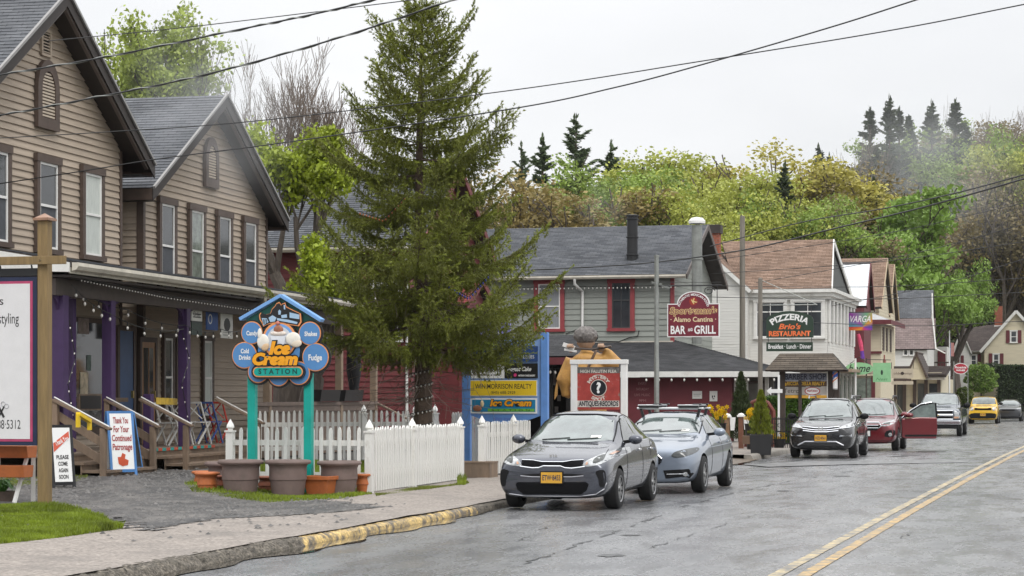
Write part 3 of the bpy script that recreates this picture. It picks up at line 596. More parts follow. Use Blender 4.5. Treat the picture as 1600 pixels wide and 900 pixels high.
# ================= hanging flags and notices on the porch =================
def banner(label,px0,px1,py0,py1,y,mat,draw=None,name='hanging_notice'):
    x0,x1=A_.x(px0,y),A_.x(px1,y); z1=A_.h(px0,py0,y)[1]; z0=A_.h(px0,py1,y)[1]; r=A_.root(name,label,'notice')
    b=bx('panel',mat,r,x0,x1,y-.01,y+.01,z0,z1); bx('hanger_rod',M_wire,r,x0-.03,x1+.03,y-.015,y+.015,z1,z1+.025)
    if draw: draw(r,(x0+x1)/2,x1-x0,z0,z1,y-.0115)
    return r
M_paper=PM('notice_paper',(.7,.69,.65),.7,.05); M_ink=PM('black_ink',(.02,.02,.02),.6,.05)
def dr1(r,x,w,z0,z1,y): text('lettering','Order',r,M_ink,x,y,z1-.12,.14,w*.7); MB().box(x-w*.4,x+w*.4,y,y+.001,z0+.08,z0+.1).box(x-w*.4,x+w*.4,y,y+.001,z0+.14,z0+.16).build('printed_lines',M_ink,r)
def dr2(r,x,w,z0,z1,y): m=MB(); m.prism([(x+w*.28*math.cos(a),z1-.3+.14*math.sin(a)) for a in ar(0,5.9,12)],y,y+.001); m.build('printed_emblem',M_ink,r); MB().box(x-w*.35,x+w*.35,y,y+.001,z0+.12,z0+.13).box(x-w*.35,x+w*.35,y,y+.001,z0+.06,z0+.07).build('printed_lines',M_ink,r)
banner('small white notice hanging between the porch posts, above a dark one',299,315,481,502,-1.5,M_paper,dr1)
banner('dark notice board hanging under the small white notice',299,315,503,523,-1.5,PM('dark_notice',(.05,.07,.06),.6,.4,20))
banner('blue banner with white squiggle hanging on the porch',322,340,486,515,-1.45,PM('banner_blue',(.03,.08,.25),.7,.1),lambda r,x,w,z0,z1,y:text('lettering','O',r,M_paper,x-.12,y,(z0+z1)/2+.02,.3))
banner('tall white notice with dark round emblem hanging next to the ice cream sign',345,363,484,528,-1.45,M_paper,dr2)
# ================= further buildings down the street =================
M_red=PM('barn_red_clapboard',(.15,.028,.03),.65,.15,3,.1,30,stretch=(.4,1,5),rnd=.1,dirt=(.1,.02,.02),dscale=1.3,dlo=.5,dhi=.8)
M_gray=PM('sage_gray_clapboard',(.27,.285,.255),.7,.1,3,.1,30,stretch=(.4,1,5),rnd=.07,dirt=(.15,.155,.135),dscale=1.2,dlo=.55,dhi=.85)
M_rtrim=PM('red_trim',(.27,.045,.05),.5,.15,4)
M_wclap=PM('white_clapboard',(.66,.65,.61),.65,.08,3,.1,30,stretch=(.4,1,5),dirt=(.4,.38,.33),dscale=1.0,dlo=.55,dhi=.85)
M_creamw=PM('cream_siding',(.62,.55,.40),.65,.08,3,stretch=(.4,1,5),dirt=(.42,.36,.25),dscale=1.0,dlo=.55,dhi=.85)
M_maroon=PM('maroon_paint',(.13,.025,.03),.6,.15,4)
def siding_joined(par,x0,x1,z0,z1,y,mat,ex=.11,prof=None,axis='x',sgn=1):
    m=MB(); z=z0
    while z<z1-.02:
        t=min(ex*1.02,z1-z); a0,a1=prof(z) if prof else (x0,x1); b0,b1=prof(z+t) if prof else (x0,x1)
        if a1-a0<.05: break
        if b1<b0: b0=b1=(b0+b1)/2
        if axis=='x': m.add([(a0,y-.018,z),(a1,y-.018,z),(b1,y-.004,z+t),(b0,y-.004,z+t),(a0,y,z),(a1,y,z)],[(0,1,2,3),(4,5,1,0)])
        else: m.add([(y+sgn*.018,a0,z),(y+sgn*.018,a1,z),(y+sgn*.004,b1,z+t),(y+sgn*.004,b0,z+t),(y,a0,z),(y,a1,z)],[(0,1,2,3),(4,5,1,0)])
        z+=ex
    o=m.build('siding',mat,par); o['kind']='stuff'; return o
def gutter(par,x0,x1,y,z,mat=M_cream):
    return MB().prism([(y,z),(y-.1,z),(y-.11,z-.06),(y-.07,z-.12),(y,z-.13)],x0,x1,axis='x').build('gutter',mat,par)
def side_house(fr,name,label,xl,zE,yr,zR,msid,mtrim,mroof,eo=.4,go=.4,ex=.16,boards=True,cat='house',under=None,z0=.1,xr=0,gut=M_cream,east=True,rake=None):
    root=fr.root(name,label,cat); s=(zR-zE)/(yr+eo); zw=zR-.2-s*yr; u=under or M_soff
    MB().prism([(0,z0),(2*yr,z0),(2*yr,zw),(yr,zR-.2),(0,zw)],xl,xr,axis='x').build('wall',msid,root)
    if boards: siding(root,xl,xr,z0+.1,zw,0,msid,ex=ex)
    if east:
        def pf(z):
            if z<zw: return (0,2*yr)
            q=(zR-.2-z)/s; return (yr-q,yr+q)
        siding_joined(root,0,0,z0+.1,zR-.3,xr,msid,ex=ex,prof=pf,axis='y')
    roof(root,(xl-go,-eo,zE),(xr+go,-eo,zE),(xr+go,yr,zR),(xl-go,yr,zR),mroof,u); roof(root,(xl-go,2*yr+eo,zE),(xr+go,2*yr+eo,zE),(xr+go,yr,zR),(xl-go,yr,zR),mroof,u)
    for sg,ye in ((1,-eo),(-1,2*yr+eo)):
        MB().bar((xr+go+.02,ye,zE-.09),(xr+go+.02,yr,zR-.09),.04,.2).build('rake_board',rake or mtrim,root)
    if gut: gutter(root,xl-go,xr+go,-eo-.005,zE-.02,gut)
    bx('corner_board',mtrim,root,xr-.1,xr+.03,-.035,.1,z0,zw)
    return root
# --- red house behind the spruce ---
B_=Fr(640,60,perp=1580)
H3=side_house(B_,'red_house','dark red clapboard house with charcoal roof behind the big spruce',-13,5.84,4.2,8.45,M_red,M_red,M_rdark)
for px in (605,): x=B_.x(px); window(H3,x-.45,x+.45,3.2,4.9,-.021,M_white,cw=.1)
MB().tube([(-.05,-.45,5.75),(-.05,-.1,5.4),(-.05,-.1,.3)],.05,8).build('downspout',M_white,H3)
# small red lean-to roof and white wall seen through the spruce
LT=Fr(722,63,perp=1620); lt=side_house(LT,'red_shed','small shed with red metal roof glimpsed through the spruce branches',-2.4,4.35,1.6,5.2,M_red,M_red,PM('red_metal_roof',(.3,.07,.07),.4,.15,3,stretch=(6,1,1)),boards=False,eo=.3,go=.2,east=False,cat='shed',gut=None)
# --- dark open shed ---
D_=Fr(893,70,perp=1680)
sh=D_.root('open_shed','dark open-fronted shed between the spruce trunk and the mystery sign','shed'); xl=D_.x(668)
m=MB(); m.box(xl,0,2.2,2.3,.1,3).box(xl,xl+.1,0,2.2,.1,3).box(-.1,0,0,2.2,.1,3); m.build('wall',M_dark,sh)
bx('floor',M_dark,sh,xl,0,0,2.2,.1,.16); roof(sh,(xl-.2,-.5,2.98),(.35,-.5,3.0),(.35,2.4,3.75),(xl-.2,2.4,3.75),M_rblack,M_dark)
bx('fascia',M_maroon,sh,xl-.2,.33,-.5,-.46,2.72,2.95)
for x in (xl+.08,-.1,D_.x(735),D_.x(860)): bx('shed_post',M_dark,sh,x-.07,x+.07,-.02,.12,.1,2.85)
M_tagw=PM('pale_tags',(.3,.3,.28),.7,.3)
for px,py,h in ((685,600,.3),(697,610,.25),(712,612,.3),(866,590,.5),(874,622,.2),(688,640,.1),(870,640,.2)):
    x,z=D_.h(px,py,1.9); bx('hanging_tag',M_tagw,sh,x-.06,x+.06,1.85,1.87,z-h/2,z+h/2)
stringlights('string_lights','row of white bulbs under the dark shed roof beside the statue',[D_.w(D_.x(856,-.3),-.3,2.62),D_.w(.1,-.3,2.55)],5,r=.05,drop=.08)
# --- gray-green house ---
G_=Fr(1052,79,perp=1700)
H4=side_house(G_,'gray_house','sage gray clapboard house with red trimmed windows and black stovepipe',-11.5,6.12,4.2,8.25,M_gray,M_rtrim,M_rdark,eo=.45,go=.55,ex=.205,rake=PM('grey_brown_rake',(.12,.1,.09),.6,.15))
window(H4,-2.42,-1.42,4.08,6.0,-.021,M_rtrim,sashm=PM('dark_sash',(.05,.05,.05),.5),pane=M_pane,cw=.16,rail=.62,mull=1)
window(H4,-5.2,-4.05,4.08,6.0,-.021,M_rtrim,curtain=PM('gauze',(.22,.23,.24),.7,.2,12,stretch=(4,1,.3)),cw=.16)
bx('string_course',M_cream,H4,-4.6,0,-.05,-.021,3.62,3.72)
x=G_.x(908,-.3); MB().tube([(x-.2,-.5,6.0),(x-.2,-.45,5.8),(x,-.08,5.55),(x,-.08,3.7)],.05,8).build('downspout',M_vinyl,H4)
def pipe(par,x,y,z0,z1,r,mat,name='stovepipe',cap=None,bands=()):
    p=MB().lathe([(r,z0),(r,z1),(r*.8,z1+.01),(r*.8,z1-.2)],16,(x,y,0)).build(name,mat,par)
    for b in bands: MB().lathe([(r,b),(r*1.22,b+.01),(r*1.22,b+.05),(r,b+.06)],16,(x,y,0)).build('collar',mat,p)
    if cap: MB().lathe([(r*1.1,z1+.06),(r*1.6,z1+.06),(r*1.6,z1+.16),(r*1.1,z1+.26),(0,z1+.3)],16,(x,y,0)).build('rain_cap',cap,p)
    return p
x,z=G_.h(988,404,1.0); pipe(H4,x,1.0,z-.2,G_.h(988,336,1.0)[1],.2,M_black,bands=(z+.1,z+.75,z+1.42,z+1.55))
M_galv=PM('galvanised_steel',(.28,.29,.27),.4,.2,4,metal=.6)
x,z=G_.h(1089,455,-.6); pipe(H4,x,-.6,3.6,G_.h(1089,352,-.6)[1],.19,M_galv,cap=M_vinyl,bands=(5.2,6.6))
stringlights('string_lights','icicle lights under the eave of the sage gray house',[G_.w(-5.9,-.3,5.72),G_.w(.2,-.3,5.72)],40,r=.03,drop=.04)
MB().tube([(-4.0,-.06,4.0),(-3.6,-.06,4.15),(-3.55,-.06,3.75),(-2.0,-.06,3.7),(-1.6,-.06,3.85),(-1.3,-.06,3.9),(-1.25,-.06,4.1)],.018,5).build('wall_cable',M_wire,H4)
# --- low red building with black hipped roof ---
R_=Fr(1143,75,perp=1700); rd=R_.root('red_bar_building','low maroon wall building with black hipped roof beside the bollards','building'); xl=R_.x(868)
M_rwall=PM('maroon_panel_wall',(.15,.024,.032),.6,.12,2,.1,dirt=(.12,.02,.025),dscale=1.5)
bx('wall',M_rwall,rd,xl,0,0,3.8,.1,2.5); er=R_.x(1221,-.5)
ap=R_.h(1052,531,3.7); roof(rd,(xl,-.55,2.55),(er,-.55,2.55),(ap[0],3.7,ap[1]),(xl,3.7,ap[1]),M_rblack,M_soff,th=.08)
roof(rd,(er,-.55,2.55),(er,4.2,2.55),(ap[0]+.01,3.7,ap[1]),(ap[0],3.7,ap[1]),M_rblack,M_soff,th=.08)
bx('fascia',M_white,rd,xl,er+.02,-.6,-.565,2.36,2.56); bx('fascia',M_white,rd,er+.0,er+.03,-.6,4.2,2.36,2.56)
bx('side_wall',PM('gray_weathered_wall',(.2,.19,.17),.7,.2,3,stretch=(3,3,.3)),rd,.0,er-.5,1.2,1.3,.1,2.5); leaf(rd,.15,.95,.12,2.15,1.19,PM('gray_door',(.22,.22,.2),.6,.15))
for px in (1150,1166,1198): x=R_.x(px,.3); bx('post',M_white,rd,x-.06,x+.06,.25,.37,.1,2.4)
for k,(a,b,c,d) in enumerate(((1082,1097,611,623),(1109,1121,611,627))):
    x0,z1=R_.h(a,c); x1,z0=R_.h(b,d); n_=bx('notice',M_paper,rd,x0,x1,-.03,-.01,z0,z1)
    if k: MB().box(x0+.08,x0+.12,-.034,-.031,z0+.12,z0+.2).box(x1-.12,x1-.08,-.034,-.031,z0+.14,z0+.2).box(x0+.1,x1-.1,-.034,-.031,z0+.07,z0+.1).build('printed_marks',M_ink,n_)
    else: MB().box(x0+.04,x1-.04,-.034,-.031,z1-.12,z1-.1).box(x0+.04,x1-.08,-.034,-.031,z1-.18,z1-.165).build('printed_marks',PM('gray_ink',(.3,.3,.3),.6),n_)
M_chalk=PM('chalk',(.4,.2,.2),.8,.3)
for i,t in enumerate(('EVERY','SATURDAY','LIVE MUSIC','9PM')): text('chalk_writing',t,rd,M_chalk,R_.x(1004),-.012,2.15-i*.2,.13,(.3,.45,.55,.25)[i])
stringlights('string_lights','white bulbs along the white fascia of the low maroon building',[R_.w(R_.x(1000,-.7),-.7,2.36),R_.w(er,-.7,2.36)],11,r=.045,drop=.05)
stringlights('string_lights','icicle bulbs around the street corner of the black hipped roof',[R_.w(er+.06,-.5,2.36),R_.w(er+.06,4.0,2.36)],30,r=.05,drop=.05)
# --- pizzeria: white building with brown roof ---
P_=Fr(1293,90,perp=1720); pz=P_.root('white_restaurant','white clapboard building with brown shingle roof behind the pizzeria sign','building'); xl=-7.5
bx('wall',M_wclap,pz,xl,0,0,10,.1,6.0); siding_joined(pz,xl,0,2.9,6.0,0,M_wclap,.115)
siding_joined(pz,0,10,2.9,3.95,0,M_wclap,.115,axis='y')
z1=P_.h(1250,472)[1]; z0=P_.h(1250,525)[1]
for a,b in ((1178,1230),(1236,1289)): window(pz,P_.x(a),P_.x(b),z0-.12,z1+.12,-.02,M_white,cw=.11,mull=1,rail=.72,proud=.09)
window(pz,P_.x(1121),P_.x(1143),P_.h(0,527)[1],P_.h(0,472)[1],-.02,M_white,cw=.08,mull=0)
m=MB(); m.box(P_.x(1165),.35,-.35,-.0,6.0,6.14).box(P_.x(1165)+.1,.25,-.22,-.0,5.84,6.0).box(P_.x(1165)+.15,.12,-.1,-.0,5.7,5.84); m.build('cornice',M_white,pz)
m=MB(); m.box(0,.35,0,10,6.0,6.14).box(0,.22,0,10,5.84,6.0).box(0,.1,0,10,5.7,5.84); m.build('cornice',M_white,pz)
bx('side_glass',M_pane,pz,.0,.02,.15,10,4.0,5.7)
for i in range(8): y=.06+i*1.3; bx('side_post',M_white,pz,.021,.09,y,y+.5,3.96,5.69)
roof(pz,(P_.x(1150),-.25,6.16),(.2,-.25,6.16),(P_.x(1302,3.6),3.6,8.45),(P_.x(1128,3.6),3.6,8.45),M_rbrown,M_soff); roof(pz,(P_.x(1150),7.4,6.16),(.2,7.4,6.16),(P_.x(1302,3.6),3.6,8.45),(P_.x(1128,3.6),3.6,8.45),M_rbrown,M_soff)
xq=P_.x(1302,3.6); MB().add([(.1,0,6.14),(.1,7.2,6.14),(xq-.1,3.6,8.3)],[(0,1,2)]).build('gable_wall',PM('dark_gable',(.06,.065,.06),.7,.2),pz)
for ye in (-.25,7.4): MB().bar((.22,ye,6.08),(xq+.02,3.6,8.37),.05,.2).build('rake_board',M_white,pz)
# left white gable
ga=P_.h(1092,385,-.5); gb=P_.h(1168,452,-.5); sl_=(ga[1]-gb[1])/(gb[0]-ga[0]); MB().prism([(xl-1,.1),(gb[0],.1),(gb[0],gb[1]),(ga[0],ga[1]),(xl-1,ga[1]-1)],-.5,-.05).build('wing_wall',M_wclap,pz)
siding_joined(pz,0,0,2.6,ga[1]-.1,-.5,M_wclap,.115,prof=lambda z:(xl,gb[0] if z<gb[1] else gb[0]-(z-gb[1])/sl_))
roof(pz,(gb[0]+.2,-.75,gb[1]-.05),(gb[0]+.2,6,gb[1]-.05),(ga[0],6,ga[1]+.15),(ga[0],-.75,ga[1]+.15),M_rbrown,M_white,th=.16)
# ground floor: dark shop windows and a pent roof
bx('shop_glass',M_pane,pz,xl+2,-.1,-.03,-.012,.7,2.6); bx('pent_roof',PM('pent_fascia',(.33,.24,.17),.6,.2),pz,xl+2,.75,-.6,-.02,2.72,2.86); bx('pent_roof',MATS['pent_fascia'],pz,.01,1.0,-.0,10,2.72,2.84)
bx('shop_glass',M_pane2,pz,.0,.03,.3,9.8,.5,2.6)
for i in range(7): bx('shop_pier',M_white,pz,.031,.09,.1+i*1.6,.25+i*1.6,.1,2.7)
for px in (1202,1218,1262,1286): x=P_.x(px,-.1); bx('shop_pier',M_white,pz,x-.08,x+.08,-.1,-.032,.1,2.7)
# brick chimney
ch=P_.root('brick_chimney','red brick chimney with dark crumbling top beside the galvanised flue','chimney'); M_brk=PM('chimney_brick',(.3,.1,.06),.85,.3,8,.3)
x0,x1=P_.x(1104,1.5),P_.x(1124,1.5); z=6.9; zt=P_.h(0,347,1.5)[1]; i=0
bx('core',PM('mortar',(.22,.2,.18),.9,.2),ch,x0+.02,x1-.02,1.52,1.98,6.0,zt)
bk={}
while z<zt-.03:
    for k in range(3):
        w_=(x1-x0)/2.5; a=max(x0,x0+(k-(.5 if i%2 else 0))*w_); b=min(x1,x0+(k+1-(.5 if i%2 else 0))*w_)-.012
        if b-a>.05:
            key=round(b-a,3)
            if key not in bk: bk[key]=MB().box(0,b-a,0,.5,0,.085).mesh('brick',M_brk)
            o=obj('brick',bk[key],ch,(a,1.5,z))
    z+=.1; i+=1
bx('chimney_cap',M_soff,ch,x0-.06,x1+.06,1.42,2.06,zt-.38,zt-.02)
# --- maroon gable with white metal roof, brown gables ---
E_=Fr(1349,101,perp=1720); M_wmetal=PM('white_metal_roof',(.68,.7,.72),.35,.12,2,stretch=(5,1,1))
side_house(E_,'maroon_dormer_house','steep white metal roof with maroon gable behind the white restaurant',-6,5.9,1.7,8.05,M_maroon,M_maroon,M_wmetal,boards=False,eo=.1,go=.15,cat='building',gut=None,z0=3,east=False)
F1=Fr(1372,112,perp=1720); side_house(F1,'brown_gable_house','left of two steep brown shingled gables with tan trim',-8,6.3,2.9,9.0,M_creamw,PM('tan_trim',(.4,.31,.2),.6,.15),M_rbrown,boards=False,eo=.3,go=.2,cat='building',gut=None)
F2=Fr(1385,121,perp=1720); side_house(F2,'brown_gable_house','right of two steep brown shingled gables beside the bright maple',-3,6.2,2.6,9.2,M_creamw,MATS['tan_trim'],M_rbrown,boards=False,eo=.3,go=.2,cat='building',gut=None)
# --- cream shop with bay ---
C1=Fr(1376,106,perp=1720); cr=C1.root('cream_shop','cream shop with low hipped roof and projecting bay behind the rainbow flag','shop')
bx('wall',M_creamw,cr,-4,0,0,7,.1,5.3); siding_joined(cr,-4,0,3.9,5.3,0,M_creamw,.16); siding_joined(cr,0,7,3.9,5.3,0,M_creamw,.16,axis='y')
roof(cr,(-4.2,-.5,5.4),(.5,-.5,5.4),(-1.2,2.5,6.05),(-4.2,2.5,6.05),PM('pale_metal_roof',(.5,.5,.5),.4,.15,3),M_maroon); roof(cr,(.5,-.5,5.4),(.5,7.4,5.4),(-1.2,6,6.05),(-1.2,2.5,6.05),MATS['pale_metal_roof'],M_maroon)
bx('fascia',M_maroon,cr,-4.2,.52,-.55,-.51,5.2,5.42); bx('fascia',M_maroon,cr,.51,.55,-.55,7.4,5.2,5.42)
window(cr,-2.6,-1.6,3.95,4.9,-.02,M_white,cw=.1); 
for y in (.8,2.6,4.6): bx('side_window',M_trim,cr,.0,.05,y,y+.7,3.95,5.1)
bx('sill_band',M_maroon,cr,-4,.06,-.06,-.02,3.78,3.9)
m=MB(); m.box(-3.6,-.3,-.05,-.021,.6,2.6); m.build('shop_window',M_pane2,cr)
for x in (-3.7,-2.6,-1.5,-.35): bx('shop_pier',M_maroon,cr,x-.09,x+.09,-.09,-.052,.1,2.7)
bx('lintel',M_creamw,cr,-4,.1,-.12,-.052,2.7,3.2)
# crest on the cream wall
cx,cz=C1.h(1387,545,-.0); m=MB(); m.bar((.03,1.6,3.0),(.03,1.6,3.75),.05,.12); m.bar((.05,1.2,3.4),(.05,2.0,3.3),.05,.36); m.build('wall_crest',PM('crest_red',(.3,.09,.07),.6,.2),cr)
# --- low cream shop row ---
C2=Fr(1470,118,perp=1720); cs=C2.root('low_cream_shop','low cream shop row with brown posts and small gabled porch','shop'); xl=C2.x(1372)
bx('wall',M_creamw,cs,xl,0,.5,6,.1,3.0); siding_joined(cs,xl,0,.5,3,.5,M_creamw,.18)
bx('eave_band',PM('pale_fascia',(.5,.46,.4),.6,.1),cs,xl,.2,-.2,.5,2.6,2.85)
roof(cs,(xl,-.3,2.87),(.3,-.3,2.87),(.3,4,3.4),(xl,4,3.4),M_rdkbrown,M_soff)
for px in (1383,1396,1412,1428,1446,1466): x=C2.x(px); bx('shop_pier',M_trim,cs,x-.09,x+.09,.38,.5,.1,2.6)
for a,b in ((1385,1394),(1398,1410),(1430,1444),(1448,1464)): bx('shop_window',M_pane,cs,C2.x(a)+.1,C2.x(b),.44,.478,.6,2.4)
# small gabled porch
g1,g2=C2.x(1416),C2.x(1452); gx=(g1+g2)/2; zt=C2.h(0,549,-.8)[1]; zb=C2.h(0,590,-.8)[1]
for sg in (-1,1): roof(cs,(gx+sg*(g2-g1)*.5,-1,zb),(gx+sg*(g2-g1)*.5,3,zb),(gx,3,zt),(gx,-1,zt),M_rdkbrown,M_trim,th=.1)
MB().prism([(g1+.1,zb-.1),(g2-.1,zb-.1),(gx,zt-.14)],-.85,-.8).build('porch_gable',M_creamw,cs)
# --- gray gambrel building ---
K_=Fr(1453,141,perp=1720); gm=K_.root('gambrel_building','gray gambrel roofed building in front of the bright maple','building'); xl=K_.x(1375); f_=lambda py,y:K_.h(0,py,y)[1]
zr,zk,ze=f_(453,3),f_(497,.8),f_(545,-.3)
M_pink=shingle('faded_pink_shingles',(.2,.155,.145),(.27,.21,.2))
roof(gm,(xl,.8,zk),(0,.8,zk),(0,3.2,zr),(xl,3.2,zr),M_rgray,M_soff); roof(gm,(xl,-.3,ze),(.35,-.3,ze),(.3,.8,zk-.02),(xl,.8,zk-.02),M_pink,M_soff)
roof(gm,(xl,5.6,zk),(0,5.6,zk),(0,3.2,zr),(xl,3.2,zr),M_rgray,M_soff)
MB().prism([(0,.1),(6.4,.1),(6.4,ze),(5.6,zk-.1),(3.2,zr-.15),(.8,zk-.1),(0,ze-.1)],xl,-.2,axis='x').build('wall',M_wclap,gm)
siding_joined(gm,xl,-.2,1,ze-.1,0,M_wclap,.2)
for px in (1415,1424): window(gm,K_.x(px)-.18,K_.x(px)+.2,f_(556,0),f_(537,0),-.02,M_white,cw=.05)
bx('white_panel',M_white,gm,K_.x(1388,.6),K_.x(1401,.6),-.1,2.0,f_(492,.6),f_(463,1.5))
MB().tube([(.1,.6,zk+1.6),(.15,.4,zk),(.4,-.3,ze),(1.0,-.4,ze-.3)],.05,6).build('downspout',M_white,gm)
# --- brown balcony building ---
Q_=Fr(1482,152,perp=1720); bb=Q_.root('balcony_building','brown timber building with upstairs balcony beside the flagpole','building'); xl=Q_.x(1440)
bx('wall',M_creamw,bb,xl,0,0,5,.1,2.9); bx('balcony_floor',M_trim,bb,xl,.3,-1.0,.1,2.95,3.1); bx('upper_wall',M_wclap,bb,xl,-.2,1.5,5,3.1,5.2)
for i in range(12): bx('baluster',M_trim,bb,xl+i*(.3-xl)/11-.02,xl+i*(.3-xl)/11+.02,-1.0,-.95,3.1,4.0)
bx('balcony_rail',M_trim,bb,xl,.3,-1.02,-.93,4.0,4.1); bx('red_shutter',M_maroon,bb,xl+1.0,-.3,1.45,1.49,3.3,4.9)
# --- cream house at the far right ---
U_=Fr(1588,172,perp=1720); cu=U_.root('cream_house','cream house with dark brown roof and maroon shutters at the far right','house'); f_=lambda py,y=0:U_.h(0,py,y)[1]
xL,xR=U_.x(1538),U_.x(1640); za,ze=f_(489),f_(547)
MB().prism([(xL,.2),(xR,.2),(xR,ze),(0,za),(xL,ze)],0,9).build('wall',M_creamw,cu); s_=(za-ze)/-xL
siding_joined(cu,xL,xR,1,za,0,M_creamw,.2,prof=lambda z:(xL,xR) if z<ze else ((z-za)/s_,-(z-za)/s_))
for sg,xx in ((-1,xL),(1,xR)):
    roof(cu,(xx+sg*.3,-.3,ze-.1),(xx+sg*.3,9,ze-.1),(0,9,za+.2),(0,-.3,za+.2),M_rdkbrown,M_white); MB().bar((xx+sg*.32,-.33,ze-.16),(0,-.33,za+.13),.05,.22).build('rake_board',M_white,cu)
x0=U_.x(1496); zq=f_(513,3)
bx('wing_wall',M_creamw,cu,x0,xL,1,6,.2,f_(548,1)); roof(cu,(x0-.2,.6,f_(548,1)),(xL+.4,.6,f_(548,1)),(xL+2.6,3.2,zq+.6),(x0+.2,3.2,zq),M_rdkbrown,M_white)
wx0,wx1=U_.x(1489),U_.x(1516); wm=(wx0+wx1)/2; zp=f_(516,.4); MB().prism([(wx0,.2),(wx1,.2),(wx1,f_(550,.4)),(wm,zp),(wx0,f_(550,.4))],.3,3).build('small_gable_wall',M_wclap,cu)
for sg,xx in ((-1,wx0),(1,wx1)): roof(cu,(xx+sg*.15,.1,f_(552,.4)),(xx+sg*.15,3,f_(552,.4)),(wm,3,zp+.15),(wm,.1,zp+.15),M_rdkbrown,M_white,th=.08)
def shutwin(px0,px1,py0,py1,y):
    a,b=U_.x(px0,y),U_.x(px1,y); window(cu,a,b,f_(py1,y),f_(py0,y),y-.02,M_white,cw=.07)
    for s0 in (a-.3,b+.02): bx('shutter',M_maroon,cu,s0,s0+.28,y-.08,y-.02,f_(py1,y),f_(py0,y))
shutwin(1578,1590,516,536,0); shutwin(1551,1562,552,573,0); shutwin(1516,1527,553,572,.95)
for px in (1497,1504): x=U_.x(px,.3); bx('shutter',M_maroon,cu,x-.12,x+.1,.2,.28,f_(574,.3),f_(555,.3))
x=U_.x(1560,3); bx('chimney',M_brk,cu,x-.3,x+.3,3,3.6,zq,f_(478,3)); bx('flashing',M_vinyl,cu,x-.33,x+.4,2.95,3.0,zq-.1,zq+.25)
# ================= vehicles =================
M_glass=PM('car_glass',(.10,.125,.12),.05,.45,2.5,spec=1,coat=1); M_sglass=PM('side_glass_tint',(.028,.036,.028),.06,.6,3,spec=.8,coat=.6)
M_tyre=PM('tyre_rubber',(.014,.014,.014),.8,.2,8); M_rim=PM('alloy_rim',(.35,.35,.35),.3,.1,4,metal=1); M_chrome=PM('chrome',(.75,.76,.78),.12,.05,4,metal=1)
M_plas=PM('black_plastic',(.009,.009,.01),.6,.2,6,spec=.2); M_grl=PM('grille_mesh',(.005,.005,.006),.7,.3,60,spec=.12); M_lens=PM('headlight_lens',(.42,.43,.43),.12,.5,14,coat=1,metal=.5); M_amber=PM('amber_lens',(.5,.27,.16),.2,.2,8,coat=1)
M_seam=PM('panel_gap',(.005,.005,.005),.8,.1); M_plate=PM('gold_number_plate',(.62,.33,.03),.45,.08,6); M_plateink=PM('plate_ink',(.02,.025,.06),.5)
def paint(n,c,metal=.35,r=.3): return PM(n,c,r,.05,3,metal=metal,coat=1,croug=.03,dirt=tuple(x*.85 for x in c),dscale=2)
def smooth_poly(pl,k=4):
    n=len(pl); out=[]
    for i in range(n):
        p0,p1,p2,p3=(Vector(pl[(i+j)%n]) for j in (-1,0,1,2))
        for j in range(k):
            t=j/k; out.append(tuple(.5*((2*p1)+(p2-p0)*t+(2*p0-5*p1+4*p2-p3)*t*t+(3*p1-p0-3*p2+p3)*t**3)))
    return out
